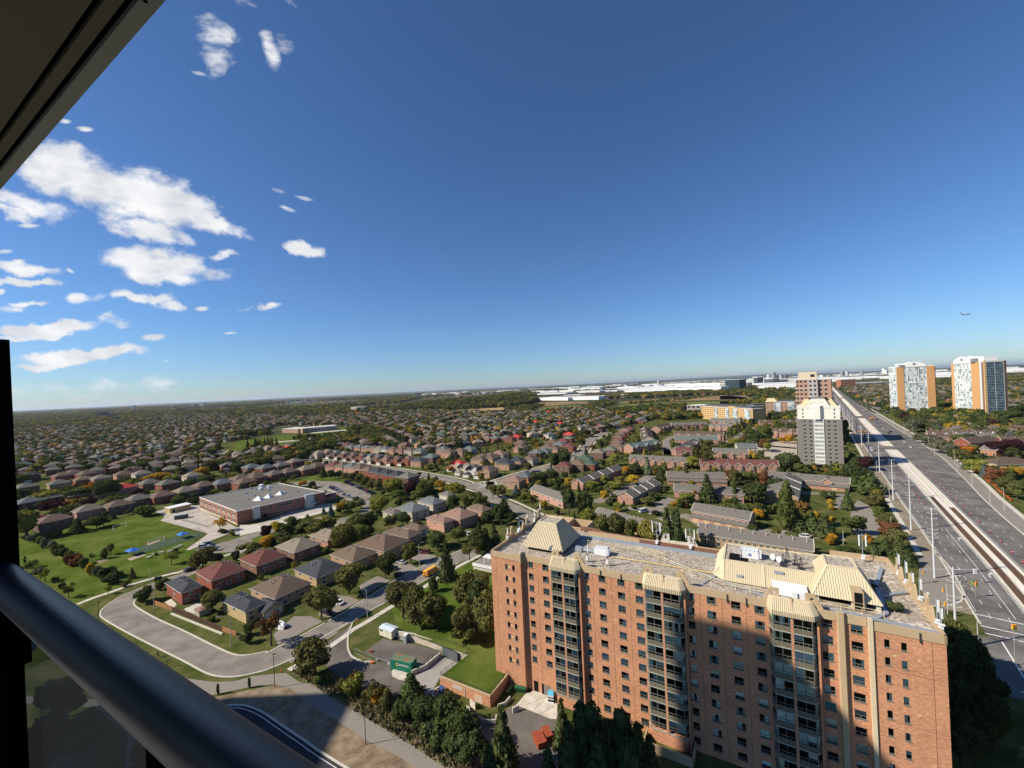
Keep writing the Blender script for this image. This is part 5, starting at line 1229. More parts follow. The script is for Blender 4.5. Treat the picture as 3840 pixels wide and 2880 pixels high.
for i in range(9):
 x=-2.4+4.8*i/8;e=math.sqrt(max(.05,1-(abs(x)/2.7)**3))
 for j in range(n_+1):a=math.pi*j/n_;vs.append((x,-1.1*math.cos(a)*e+random.uniform(-.05,.05),1.75*math.sin(a)**.6*e+random.uniform(-.05,.05)if 0<j<n_ else 0))
q.add(vs,[(i*9+j,i*9+j+1,(i+1)*9+j+1,(i+1)*9+j)for i in range(8)for j in range(8)]);q.build('cover',mat('white_cover',(.75,.76,.78),.35,.1,3,bump=.8),t)
MB().bar((-1.5,-.9,.3),(-1.5,.9,.3),.6,n=10).build('wheel',M_tyre,t)
cs=[(690,355,BLACK),(655,375,SILV),(735,385,GREY_),(765,405,SILV)]
for i,(x,y,c)in enumerate(cs):carc('D2',x,y,12,'suv' if i<2 else 'sedan',c,f'car parked nose out beside the big oak on the school drive, {ORD[i]} of four',group='cars by the school drive')
rows=[('C2',(880,1130),(945,1185)),('C2',(765,1165),(840,1200)),('C2',(870,1228),(965,1258)),('C2',(940,1155),(1100,1225))]
cpal=[BLACK,GREY_,SILV,WHITE,BLACK,REDC,BLUEC,GREY_,WHITE,BLACK]
def carrow(cr,a,b_,n_,rz,kinds,cols,where,grp):
 a,b_=at(cr,*a),at(cr,*b_)
 for i in range(n_):
  p=a.lerp(b_,i/max(1,n_-1));c=cols[i%len(cols)];car(p,math.radians(rz+random.uniform(-3,3)),kinds[i%len(kinds)],jit(c,.1),f'parked car in the {where}, {ORD[i]} from the left',group=grp)
G_='cars in the school parking lot'
carrow('C2',(760,1168),(835,1205),5,28,['sedan','suv'],[BLACK,GREY_,BLACK,SILV,WHITE],'front left row of the school lot',G_)
carrow('C2',(870,1228),(960,1262),6,28,['sedan','hatch','suv'],[SILV,BLACK,WHITE,SILV,WHITE],'front right row of the school lot',G_)
carrow('C2',(890,1128),(1105,1222),11,28,['suv','sedan','sedan'],[BLACK,BLACK,GREY_,BLACK,SILV,GREY_,BLACK,GREY_,REDC,BLACK,BLACK],'back row of the school lot',G_)
carc('C3',1358,1372,20,'van',WHITE,'white delivery van parked below the townhouse hedge',cat='van');carc('C3',1440,1390,20,'suv',SILV,'silver car parked right of the white van');carc('C3',1478,1388,20,'hatch',BLACK,'small dark car at the right end beside the white van')
carc('C3',2060,1490,75,'suv',WHITE,'white car on the townhouse driveway, left of two');carc('C3',2145,1500,75,'hatch',WHITE,'white car on the townhouse driveway, right of two');carc('C4',605,1388,160,'suv',WHITE,'big white car parked behind the long townhouse roof');carc('C4',905,1160,160,'sedan',GREY_,'grey car in the shade between townhouse and condo lot')
carc('C3',790,880,30,'sedan',SILV,'silver car on the cross street');carc('C3',790,940,60,'van',WHITE,'white box van standing on the cross street',cat='van')
carc('C3',870,1000,20,'sedan',BLACK,'dark car beside the dark green roofed house')
carc('L',462,112,10,'suv',REDC,'bright red car on the driveway at the far left')
for i,(cr,x,y,k_,c,nm)in enumerate([('C4',1105,755,'van',WHITE,'white van on the avenue in the shadow of the grey tower'),('C4',1385,735,'sedan',WHITE,'white car on the east lanes of the avenue nearest the barrels'),('C4',1340,697,'sedan',WHITE,'white car on the east lanes beside the tower shadow'),('C4',1300,665,'sedan',GREY_,'dark grey car on the kerb side east lane'),('C4',1228,632,'suv',BLACK,'black car on the east lanes, in front of another black one'),('C4',1240,620,'suv',BLACK,'black car on the east lanes, behind another black one'),('C4',1185,600,'sedan',WHITE,'white car just past the far crossing'),('C4',1145,560,'sedan',GREY_,'grey car leaving the far crossing'),('C4',1140,538,'suv',BLACK,'black car beyond the far crossing'),('C4',1045,468,'van',WHITE,'white van far up the avenue'),('C4',1018,588,'sedan',WHITE,'white car in the west lanes by the tramway gap'),('C4',1015,608,'sedan',GREY_,'grey car in the west lanes by the orange digger'),('C4',992,445,'sedan',DRED,'dark red car far up the avenue at the second crossing'),('C4',1002,432,'hatch',WHITE,'small white car far up the avenue')]):
 carc(cr,x,y,52 if x>1120 else 232,k_,c,nm,cat='van' if k_=='van' else 'car')
carc('C4',670,700,52,'suv',BLACK,'black car on the forecourt lane')if False else None
carc('S',1690,745,170,'suv',BLACK,'black car on the driveway between the purple tree and the brown roofed house')
carc('S',1220,548,170,'sedan',BLACK,'dark car in front of the brown townhouses right of the avenue');carc('S',1640,680,160,'suv',SILV,'silver car below the grey roofed townhouse right of the avenue')
for i,(x,y)in enumerate([(150,862-190),(180,700),(110,690)]):pass
def digger(p,rz,label):
 t=thing('excavator',label,'excavator',(p.x,p.y,0),rz);mo=mat('machine_orange',(.70,.28,.03),.5,.05,1)
 q=MB();q.box(-1.8,1.8,-1.3,-.7,0,.8);q.box(-1.8,1.8,.7,1.3,0,.8);q.build('track',M_tyre,t);q=MB();q.box(-1.6,.6,-1.2,1.2,.9,2.0);q.box(-1.7,-.6,-1.1,1.1,2.0,2.3);q.build('body',mo,t)
 q=MB();q.box(.0,1.3,.1,1.1,.95,2.8);q.build('cab',M_glassk,t);q=MB();q.bar((.6,-.4,1.5),(3.2,-.4,3.8),.4);q.bar((3.2,-.4,3.8),(4.8,-.4,1.8),.3);q.bar((4.8,-.4,1.8),(4.2,-.4,.8),.7,.8);q.build('arm',mo,t)
digger(at('C4',1050,628),2.4,'orange excavator standing in the west lanes of the avenue');digger(at('C4',1100,528),.4,'orange excavator beyond the far crossing of the avenue')
p=at('D3',915,368);t=thing('school_bus','short yellow school bus stopped at the kerb behind the tall spruce','school bus',(p.x+.3,p.y+.8,.02),math.radians(58))
M_bus=mat('bus_yellow',(.80,.33,.03),.45,.05,.8);M_busroof=mat('bus_roof',(.85,.42,.07),.45,.05,.8)
L2,W2,H2=6.6,2.1,2.6;q=MB();q.box(-L2/2,L2/2-1.2,-W2/2,W2/2,.45,H2-.3);q.add([(L2/2-1.2,-.95,.45),(L2/2,-.85,.45),(L2/2,.85,.45),(L2/2-1.2,.95,.45),(L2/2-1.2,-.95,1.5),(L2/2,-.8,1.3),(L2/2,.8,1.3),(L2/2-1.2,.95,1.5)],[(0,1,5,4),(1,2,6,5),(2,3,7,6),(4,5,6,7)]);q.build('body',M_bus,t)
q=MB();vs=[]
for x in(-L2/2,L2/2-1.25):
 for j in range(7):a=math.pi*j/6;vs.append((x,-W2/2*math.cos(a)*(.99 if 0<j<6 else 1),H2-.3+.32*math.sin(a)))
q.add(vs,[(j,j+1,8+j,7+j)for j in range(6)]+[tuple(range(6,-1,-1)),tuple(range(7,14))]);q.build('roof',M_busroof,t)
for s in(-1,1):
 for i in range(5):MB().box(-L2/2+.35+i*.95,-L2/2+1.1+i*.95,s*W2/2-.02,s*W2/2+.02,1.45,2.1).build('window',M_glassk,t)
 MB().box(-L2/2,L2/2-1.3,s*W2/2-.015,s*W2/2+.03,1.15,1.2).build('black_stripe',M_dark,t)
for y0,y1,z0,z1 in((-.3,.3,1.4,2.1),(-.85,-.62,1.4,2.0),(.62,.85,1.4,2.0)):MB().box(-L2/2-.02,-L2/2+.02,y0,y1,z0,z1).build('rear_window',M_glassk,t)
MB().box(-L2/2-.12,-L2/2,-1,1,.45,.65).build('bumper',M_dark,t);MB().box(-L2/2-.03,-L2/2,-.45,.45,.75,1.15).build('rear_panel',M_darkmetal,t)
for sx in(-.27,.33):
 for s in(-1,1):ob('wheel',KINDS['van']['wheel'],t,(sx*L2,s*.95,.38),sc=1.2)
M_can=mat('canopy_blue',(.03,.16,.55),.6,.05,1)
def canopy(cr,tip,base_,label):
 p=at(cr,*base_);t=thing('shade_canopy',label,'canopy',(p.x,p.y,0),-.45);q=MB();q.add([(-2.6,-2,2.2),(2.6,-2,2.2),(2.6,2,2.2),(-2.6,2,2.2),(0,0,3.3)],[(0,1,4),(1,2,4),(2,3,4),(3,0,4)]);q.build('roof',M_can,t)
 q=MB();
 for x in(-2.3,2.3):
  for y in(-1.7,1.7):q.bar((x,y,0),(x,y,2.25),.1)
 q.bar((0,0,0),(0,0,3.1),.14);q.build('post',M_darkmetal,t)
canopy('L',(1370,440),(1375,500),'bright blue shade canopy on posts at the left end of the playground');canopy('D2',(455,235),(455,290),'bright blue shade canopy at the school end of the playground')
def goal(cr,a,b_,label):
 a,b_=at(cr,*a),at(cr,*b_);d=b_-a;t=thing('soccer_goal',label,'soccer goal',(a.x,a.y,0),math.atan2(d.y,d.x));w=d.length;q=MB()
 for x in(0,w):q.bar((x,0,0),(x,0,2.2),.12);q.bar((x,0,2.2),(x,1.4,0),.06);q.bar((x,0,0),(x,1.4,0),.06)
 q.bar((0,0,2.2),(w,0,2.2),.12);q.bar((0,1.4,0),(w,1.4,0),.06);q.build('goal_frame',M_whitemetal,t)
goal('L',(1175,240),(1310,205),'white soccer goal on the far side of the school field');goal('D2',(140,355),(285,315),'white soccer goal beside the green court')
p=at('D1',1117,876);t=thing('person','person in dark clothes walking along the shared path','person',(p.x,p.y,0),.3)
def skin(name,verts,edges,rad,mat_,parent,sub=1):
 me=D.meshes.new(name);me.from_pydata([tuple(v)for v in verts],edges,[]);o=D.objects.new(name+'_src',me);COL.objects.link(o);md=o.modifiers.new('s','SKIN');me.skin_vertices.new(name='skin')if not me.skin_vertices else None
 for i,r in enumerate(rad):me.skin_vertices[0].data[i].radius=(r,r);me.skin_vertices[0].data[i].use_root=(i==0)
 sb=o.modifiers.new('b','SUBSURF');sb.levels=sb.render_levels=sub;dg=bpy.context.evaluated_depsgraph_get();nm=D.meshes.new_from_object(o.evaluated_get(dg));D.objects.remove(o);nm.materials.clear();nm.materials.append(mat_);nm.shade_smooth();return ob(name,nm,parent)
M_cloth=mat('dark_clothes',(.02,.022,.028),.9,.1,3);M_skin=mat('skin',(.42,.25,.17),.6,.03,3)
vs=[(0,0,.92),(0,0,1.2),(0,0,1.42),(0,0,1.52),(.02,0,1.66),(0,.1,.88),(.15,.1,.48),(-.02,.1,.08),(.12,.1,.04),(0,-.1,.88),(-.05,-.1,.48),(-.3,-.1,.14),(-.2,-.1,.06),(0,.2,1.38),(-.08,.26,1.1),(.08,.24,.88),(0,-.2,1.38),(.1,-.26,1.12),(.28,-.22,1.0)]
es=[(0,1),(1,2),(2,3),(3,4),(0,5),(5,6),(6,7),(7,8),(0,9),(9,10),(10,11),(11,12),(2,13),(13,14),(14,15),(2,16),(16,17),(17,18)]
skin('body',vs,es,[.16,.15,.15,.06,.10,.10,.07,.05,.045,.10,.07,.05,.045,.07,.05,.04,.07,.05,.04],M_cloth,t)
q=MB();q.bar((.1,0,1.6),(.125,0,1.7),.1,n=6);q.build('face',M_skin,t)
pu=uv('F',3620,1178);Y_=1500.0;t=thing('airliner','small white airliner flying low in the blue sky at the right','airplane',(pu[0]/FOC*Y_,Y_,EYE-pu[1]/FOC*Y_),math.radians(8))
M_air=mat('airliner_white',(.75,.75,.75),.4,0,1);q=MB();pr=[(-21,.6,1.2),(-16,1.3,.7),(-8,1.9,.2),(14,1.9,0),(19,1.4,-.2),(21.5,.4,-.5)];vs=[]
for x,r,z in pr:vs+=[(x,r*math.cos(2*math.pi*j/10),z+r*math.sin(2*math.pi*j/10))for j in range(10)]
q.add(vs,[(i*10+j,(i+1)*10+j,(i+1)*10+(j+1)%10,i*10+(j+1)%10)for i in range(5)for j in range(10)]+[tuple(range(10)),tuple(range(59,49,-1))]);q.build('fuselage',M_air,t)
for s in(-1,1):
 MB().add([(4,s*1.5,-.8),(-4,s*1.5,-.8),(-7,s*18,.6),(-4.5,s*18,.6),(4,s*1.5,-.5),(-4,s*1.5,-.5),(-7,s*18,.7),(-4.5,s*18,.7)],[(0,1,2,3),(7,6,5,4),(0,3,7,4),(1,5,6,2),(3,2,6,7)]).build('wing',M_galv,t)
 MB().bar((-1,s*6,-1.6),(3.5,s*6,-1.6),1.9,n=8).build('engine',M_galv,t);MB().add([(-16,s*.5,1.2),(-19.5,s*.5,1.2),(-21.5,s*6.5,1.8),(-20,s*6.5,1.8)],[(0,1,2,3)]).build('tailplane',M_air,t)
MB().add([(-15,-.1,1.8),(-20,-.1,1.5),(-22,-.1,7),(-20,-.1,7),(-15,.1,1.8),(-20,.1,1.5),(-22,.1,7),(-20,.1,7)],[(0,1,2,3),(7,6,5,4),(0,3,7,4),(1,5,6,2),(2,6,7,3)]).build('tail_fin',mat('tail_blue',(.03,.06,.2),.4,0,1),t)
#houses
M_shingle=mat('shingle',(.2,.2,.2),.92,.16,1.6,objcol=True,detail=8,spec=.15)
M_trim=mat('white_trim',(.62,.60,.54),.7,.05,1)
M_gdoor=mat('garage_door',(.60,.57,.50),.7,.06,1)
M_wing=glass_mat('dark_glass',(.5,.55,.55),.10)
M_siding=mat('siding',(.5,.5,.48),.8,.08,1,objcol=True)
ROOF0={'brown':(.125,.088,.066),'tan':(.175,.145,.115),'grey':(.125,.114,.100),'charcoal':(.045,.048,.055),'maroon':(.125,.050,.043),'blue-grey':(.105,.118,.118),'red':(.42,.045,.035),'green-grey':(.10,.125,.115),'pink-brown':(.20,.125,.10),'dark green':(.055,.085,.065),'dark brown':(.085,.060,.048)}
ROOF={k:tuple(min(.5,x*1.22)for x in v)for k,v in ROOF0.items()}
WALL={'red':(.26,.085,.055),'pink':(.42,.235,.17),'tan':(.42,.28,.17),'brown':(.20,.115,.08),'yellow':(.47,.35,.19),'pale':(.50,.44,.35),'dark':(.14,.085,.065),'orange':(.45,.19,.09),'rose':(.48,.27,.20),'white':(.60,.58,.53)}
KW={}
def house_window(w,h):
 k=(round(w,1),round(h,1))
 if k not in KW:
  q=MB();t=.09;q.box(-w/2,-w/2+t,-.08,0,0,h);q.box(w/2-t,w/2,-.08,0,0,h);q.box(-w/2+t,w/2-t,-.08,0,0,t);q.box(-w/2+t,w/2-t,-.08,0,h-t,h);q.box(-.03,.03,-.075,0,t,h-t)
  g=MB().quad((-w/2+.05,-.03,.05),(w/2-.05,-.03,.05),(w/2-.05,-.03,h-.05),(-w/2+.05,-.03,h-.05))
  KW[k]=(q.data('window',M_trim),g.data('pane',MATS['window_dark']if 'window_dark' in MATS else mat('window_dark',(.02,.025,.03),.12,0,1,spec=.6)))
 return KW[k]
def put_win(root,x,y,z,rz,w=1.3,h=1.2):
 a,b_=house_window(w,h);f=ob('window',a,root,(x,y,z),rz);ob('pane',b_,f);return f
SIDES={'S':(0,-1),'E':(1,0),'N':(0,1),'W':(-1,0)}
def wall_wins(root,w,d,eave,side,up,dn,wu=(1.3,1.1),wd=(1.5,1.3),big=None):
 rz={'S':0,'E':math.pi/2,'N':math.pi,'W':-math.pi/2}[side];L_=w if side in 'SN' else d;off=(d if side in 'SN' else w)/2+.01
 for n_,z,(ww,wh)in((up,eave*.60,wu),(dn,eave*.16,wd)):
  for i in range(n_):
   s=-L_/2+L_*(i+.5)/n_+random.uniform(-.2,.2)
   x,y=(s,-off)if side=='S' else(-s,off)if side=='N' else(off,s)if side=='E' else(-off,-s)
   put_win(root,x,y,z,rz,ww,wh)
def house(p,rz,w,d,eave,roof,wall,label,rise=None,group=None,wins=None,wing=None,garage=None,vents=2,gable=None,ridge=None,cat='house'):
 "centre p, front along -y local. wing/garage: (x0,x1,depth,height) on the -y side"
 t=thing('brick_house',label,cat,(p[0],p[1],0),rz,group);r_=max(w,d)*.62;occ([(p[0]-r_,p[1]-r_),(p[0]+r_,p[1]-r_),(p[0]+r_,p[1]+r_),(p[0]-r_,p[1]+r_)])
 q=MB();q.box(-w/2,w/2,-d/2,d/2,0,eave)
 if wing:x0,x1,dd=wing[:3];q.box(x0,x1,-d/2-dd,-d/2+.01,0,wing[3])
 if garage:x0,x1,dd,gh=garage;q.box(x0,x1,-d/2-dd,-d/2+.02,0,gh)
 if gable:
  x0,x1,gd=gable;q.prism([(x0,-d/2-gd),(x1,-d/2-gd),(x1,-d/2),(x0,-d/2)],0,eave,cap=False);xm=(x0+x1)/2;gr=(x1-x0)*.42;q.tri((x0,-d/2-gd,eave),(x1,-d/2-gd,eave),(xm,-d/2-gd,eave+gr))
 q.build('wall',M_brick2,t,col=jit(WALL[wall],.08))
 rise=rise or min(w,d)*.27;q=MB();q.hip(-w/2,w/2,-d/2,d/2,eave+.18,rise,ridge=ridge)
 if garage:x0,x1,dd,gh=garage;q.hip(x0,x1,-d/2-dd,-d/2+1.0,gh+.15,min(x1-x0,dd)*.3,ov=.3)
 if wing:x0,x1,dd=wing[:3];q.hip(x0,x1,-d/2-dd,-d/2+2.5,wing[3]+.15,(x1-x0)*.25,ov=.35)
 if gable:q.gable(x0,x1,-d/2-gd,-d/2+w*.3,eave+.1,gr,axis='y',ov=.25)
 rf=q.build('roof',M_shingle,t,col=jit(ROOF[roof],.10));gq=MB();a,b_=w/2+.46,d/2+.46;gq.box(-a,a,-b_-.05,-b_+.03,eave+.02,eave+.15);gq.box(-a,a,b_-.03,b_+.05,eave+.02,eave+.15);gq.box(-a-.05,-a+.03,-b_,b_,eave+.02,eave+.15);gq.box(a-.03,a+.05,-b_,b_,eave+.02,eave+.15);gq.build('gutter',M_trim,rf)
 vq=MB()
 for i in range(vents):x=random.uniform(-w*.2,w*.2);vq.bar((x,d*.08,eave+rise*.5),(x,d*.08,eave+rise+.75),.16,n=6)
 for i in range(vents+2):x=-w*.25+w*.5*i/(vents+1);vq.box(x-.14,x+.14,.25,.5,eave+rise*.72,eave+rise+.12)
 if vents:vq.build('vent',M_lampg,rf)
 if garage:
  x0,x1,dd,gh=garage;g=MB();g.box(x0+.35,x1-.35,-d/2-dd-.04,-d/2-dd+.02,0,gh*.82)
  for i in range(1,4):g.box(x0+.35,x1-.35,-d/2-dd-.045,-d/2-dd-.035,gh*.82*i/4,gh*.82*i/4+.03)
  g.build('garage_door',M_gdoor,t)
 for s,(u,dn)in(wins or{}).items():wall_wins(t,w,d,eave,s,u,dn)
 if gable:put_win(t,(gable[0]+gable[1])/2,-d/2-gable[2]-.01,eave*.62,0,1.6,1.3)
 return t
near=[('D2',(300,700),(440,800),(640,730),(440,915),'charcoal','red','red brick house with a charcoal roof at the left end of the wooden fence',{'S':(1,2),'W':(1,1)}),('D2',(570,600),(715,690),(1050,580),(718,790),'maroon','red','wide red brick house with a maroon hipped roof, the left of two maroon ones',{'S':(2,3),'W':(2,0)}),('D2',(975,480),(1130,552),(1425,450),(1130,650),'maroon','brown','brown brick house with a maroon hipped roof, the right of two maroon ones',{'S':(2,3),'W':(2,0)}),('D2',(780,875),(1030,975),(1230,885),(1035,1090),'charcoal','yellow','yellow brick house with a charcoal roof at the right end of the wooden fence',{'S':(2,2),'W':(1,0)}),('D2',(1055,760),(1305,855),(1640,700),(1310,960),'brown','tan','broad tan brick house with a brown and grey roof between the two charcoal roofed ones',{'S':(4,2),'W':(2,0)}),('D2',(1435,595),(1685,665),(1985,560),(1685,760),'charcoal','yellow','yellow brick house with a charcoal roof behind the round driveway tree',{'S':(2,2),'W':(2,0)}),('D2',(1770,455),(2020,515),(2280,430),(2020,610),'brown','tan','tan brick house with a brown roof above the silver car',{'S':(3,2),'W':(2,0)}),('D2',(1310,365),(1480,430),(1740,340),(1480,520),'tan','brown','brown brick house with a light tan roof right of the maroon ones',{'S':(2,2),'W':(2,0)}),('D2',(1612,265),(1790,318),(1990,250),(1790,395),'tan','pink','pink brick house with a light tan roof beside the willow',{'S':(1,1),'W':(2,0)}),('D3',(430,155),(605,215),(755,130),(605,300),'brown','tan','brown roofed house with three arched windows beyond the shaded driveway',{'S':(4,2),'W':(2,0)}),('D3',(612,78),(770,122),(850,78),(770,185),'brown','tan','brown roofed house with a small wing behind the street lamp',{'S':(2,1),'W':(2,0)}),('C2',(1360,1490),(1480,1530),(1565,1492),(1480,1600),'brown','pale','small brown roofed house left of the pink brick one',{'S':(1,1),'W':(1,0)}),('C2',(1570,1412),(1690,1465),(1792,1436),(1690,1550),'pink-brown','rose','pink brick house with a rosy brown roof left of the tall firs',{'S':(2,2),'W':(1,0)}),('C2',(1700,1380),(1825,1438),(1995,1385),(1825,1520),'pink-brown','pink','larger house with a rosy brown roof behind the pink brick one',{'S':(4,2),'W':(1,0)}),('C2',(1902,1330),(2010,1372),(2115,1345),(2010,1445),'brown','rose','pink brick house with a brown roof behind the tall firs',{'S':(3,1),'W':(1,0)}),('C2',(1325,1330),(1425,1378),(1590,1335),(1425,1455),'blue-grey','pale','pale house with a big blue-grey roof among the trees',{'S':(2,2),'W':(1,0)}),('C2',(1505,1270),(1600,1312),(1718,1278),(1600,1385),'blue-grey','pale','pale house with a blue-grey roof behind the bigger blue-grey one',{'S':(1,1),'W':(1,0)}),('C2',(1205,1365),(1270,1400),(1370,1372),(1270,1450),'grey','pale','small pale house with a grey roof left of the blue-grey ones',{'S':(1,1),'W':(1,0)}),('C2',(1690,1218),(1725,1245),(1790,1222),(1725,1290),'grey','pale','grey roofed house half hidden by the yellow tree',{'S':(1,1),'W':(0,0)}),('C2',(820,1440),(870,1470),(930,1440),(870,1530),'grey','pale','small grey roof showing between the big trees by the school lane',{'S':(1,0),'W':(0,0)}),]
NEARPOLY=[]
for cr,l,n_,r,b_,roof,wall,lab,wins in near:
 g=at(cr,*b_);z=zat(cr,*n_,g.y);pn=at(cr,*n_,z);pl_,pr_=at(cr,*l,z),at(cr,*r,z)
 d_=(pl_-pn).length;w_=(pr_-pn).length;
 angL=math.atan2(pl_.y-pn.y,pl_.x-pn.x);angR=math.atan2(pr_.y-pn.y,pr_.x-pn.x)
 rz=((angL-math.pi/2)+angR)/2
 rz=math.radians(57)*.5+rz*.5
 ex=Vector((math.cos(rz),math.sin(rz)));ey=Vector((-math.sin(rz),math.cos(rz)));c=V2(pn)+ex*w_/2+ey*d_/2
 eave=max(3.6,z-.1);big=w_>9 and cr=='D2'
 gar_=None
 hh=house(c,rz,w_-.7,d_-.7,eave,roof,wall,lab,wins=wins,rise=min(w_,d_)*.24,vents=4 if cr in('D2','D3')else 2)
 NEARPOLY.append((c,max(w_,d_)*.75))
def shed(cr,x,y,w,d,h,roof,rz,label):
 p=at(cr,x,y);t=thing('garden_shed',label,'shed',(p.x,p.y,0),rz);MB().box(-w/2,w/2,-d/2,d/2,0,h).build('wall',M_siding,t,col=(.4,.37,.3));q=MB();q.hip(-w/2,w/2,-d/2,d/2,h,h*.35,ov=.25);q.build('roof',M_shingle,t,col=ROOF[roof])
shed('D2',640,985,3.2,3.6,1.9,'pink-brown',math.radians(57),'low brown roofed garden shed behind the wooden fence')
p=at('D2',1250,985);t=thing('garage_wing','low garage with a charcoal gable roof beside the yellow brick house','garage',(p.x,p.y,0),math.radians(57))
MB().box(-3,3.2,-3,3.5,0,2.5).build('wall',M_brick2,t,col=WALL['yellow']);q=MB();q.gable(-3,3.2,-3,3.5,2.5,1.6,'y');q.build('roof',M_shingle,t,col=ROOF['charcoal']);q=MB();q.tri((-3,-3,2.5),(3.2,-3,2.5),(.1,-3,4.0));q.build('gable_end',M_brick2,t,col=WALL['yellow']);MB().box(-2.5,2.6,-3.05,-2.98,0,2.1).build('garage_door',M_gdoor,t)
for cr,pts,lab in(('D2',((290,880),(350,850),(400,900),(360,945)),'stone'),('D2',((470,940),(620,880),(665,905),(560,990),(480,960)),'stone')):
 sheet('patio',P(cr,*pts),M_conc,.03)
for cr,a in(('D2',((1290,1180),(1480,1010),(1640,1010),(1745,1060),(1600,1130),(1340,1290))),('D2',((1700,1000),(1850,810),(2000,830),(2090,870),(1800,1020))),('D3',((440,440),(560,375),(650,405),(560,450),(470,510))),('D3',((640,320),(700,260),(830,320),(740,360))),('D3',((790,260),(830,215),(960,240),(890,290)))):
 sheet('driveway',P(cr,*a),mat('driveway',(.27,.24,.21),.92,.12,.25,col2=(.23,.20,.18),coord='World'),.02)
def wood_fence(pts,label,mat_,h=1.5,cap=None):
 pts=[Vector(p)for p in pts];t=thing('wooden_fence',label,'fence',(pts[0].x,pts[0].y,0));bd_=MB().box(0,.26,-.02,.02,0,h).data('board',mat_);k=0
 for a,b_ in zip(pts,pts[1:]):
  d=b_-a;L_=d.length;ang=math.atan2(d.y,d.x);n_=int(L_/.29)
  for i in range(n_):
   p=a+d*(i/n_)-pts[0];ob('board',bd_,t,(p.x,p.y,random.uniform(-.03,.04)),ang+random.uniform(-.03,.03));k+=1
  q=MB();a0,b0=a-pts[0],b_-pts[0];q.bar((a0.x,a0.y,h-.1),(b0.x,b0.y,h-.1),.08);q.bar((a0.x,a0.y,.3),(b0.x,b0.y,.3),.08);q.build('rail',mat_,t)
 return t
fa,fb,fc,fd=at('D2',200,905),at('D2',355,960),at('D2',820,1150),at('D2',948,1190)
wood_fence([fa,fb],'reddish wooden garden fence at the left end of the row',M_wood2);wood_fence([fb,fc],'long dark weathered wooden fence along the crescent verge',M_wood);wood_fence([fc,fd],'short new orange wooden fence panel next to the yellow brick house',M_wood2)
q=MB();strip_mb(q,[at('D2',350,990),at('D2',820,1178)],.5,0,.35);q.build('fence_footing',M_curb,None,label='pale stone edging at the foot of the dark wooden fence',cat='edging')
def gh(cr,x,y,roof,wall,rz,label,w=11.0,d=12.0,group=None,ev=5.4,front=False,big=True):
 "x, y: foot of the wall nearest to us, centre"
 p=at(cr,x,y);c=V2(p)+(V2(p).normalized())*d*.5
 kw=dict(wins={'S':(3,2),'W':(1,1),'E':(1,0)})
 if front:kw['garage']=(-w/2,-w/2+5.4,4.5,2.7);kw['gable']=(0.2,w/2,1.0);kw['wins']={'S':(2,1),'W':(1,0)}
 NEARPOLY.append((c,w*.8))
 return house(c,rz,w,d,ev,roof,wall,label,group=group,vents=1,rise=min(w,d)*.26,**kw)
A1=math.radians(62)
c1=[(440,1520,'brown','dark'),(735,1425,'tan','pink'),(985,1385,'brown','dark'),(1150,1330,'grey','dark'),(1345,1300,'brown','red'),(1540,1260,'tan','brown'),(1690,1212,'brown','dark'),(1845,1190,'blue-grey','brown'),(1995,1150,'brown','red'),(2130,1120,'brown','brown')]
for i,(x,y,r,w)in enumerate(c1):gh('C1',x,y,r,w,A1,f'{r} roofed brick house backing on the school field, {ORD[i]} from the left',group='houses backing on the school field',w=13.5,ev=4.9)
c1b=[(430,1310,'grey','dark'),(650,1290,'brown','red'),(860,1260,'tan','pink'),(1040,1225,'red','pink'),(1240,1185,'grey','brown'),(1395,1190,'grey','red'),(240,1350,'blue-grey','dark'),(220,1215,'grey','brown'),(490,1185,'grey','tan'),(700,1150,'brown','red'),(1030,1105,'brown','pink'),(1180,1100,'tan','pale'),(520,1115,'brown','red'),(610,1090,'brown','red'),(720,1100,'brown','red'),(1400,1130,'grey','tan'),(1600,1120,'tan','pale'),(840,1140,'tan','pink')]
for i,(x,y,r,w)in enumerate(c1b):gh('C1',x,y,r,w,A1+random.choice([0,.1,-.1]),f'{r} roofed brick house well behind the school field, {ORD[i]} in reading order',group='houses behind the school field',w=12.5,ev=4.9)
c2=[(135,1145,'brown','red'),(40,1185,'brown','red'),(290,1112,'grey','red'),(405,1092,'brown','dark'),(545,1070,'tan','red'),(215,1055,'blue-grey','red'),(340,1035,'grey','dark'),(455,1000,'tan','red'),(640,1040,'brown','red'),(95,1050,'blue-grey','brown')]
for i,(x,y,r,w)in enumerate(c2):gh('C2',x,y,r,w,A1,f'{r} roofed house just behind the school, {ORD[i]} of that cluster',group='houses behind the school',w=13,ev=5.2)
c2r=[(790,1040,'maroon','pink'),(860,1045,'brown','rose'),(935,1050,'blue-grey','rose'),(1005,1058,'brown','rose'),(1075,1085,'brown','red'),(1150,1100,'charcoal','red'),(1225,1118,'charcoal','red'),(1310,1135,'charcoal','red'),(1395,1150,'grey','dark')]
for i,(x,y,r,w)in enumerate(c2r):gh('C2',x,y,r,w,A1,f'{r} roofed house in the row behind the parking lot trees, {ORD[i]} from the left',group='row behind the parking lot',w=12.5,ev=5.6)
c2s=[(655,925,'tan','pale'),(730,915,'tan','pink'),(800,925,'blue-grey','dark'),(870,935,'tan','brown'),(945,945,'brown','brown'),(1020,955,'brown','red'),(1090,962,'blue-grey','pale'),(1150,965,'grey','brown'),(1225,975,'brown','pink'),(1310,985,'brown','red'),(1400,985,'brown','red')]
for i,(x,y,r,w)in enumerate(c2s):gh('C2',x,y,r,w,math.radians(-28),f'{r} roofed house with front garage across the mid street, {ORD[i]} from the left',group='front garage houses of the mid street',w=11,d=11,ev=5.6,front=True)
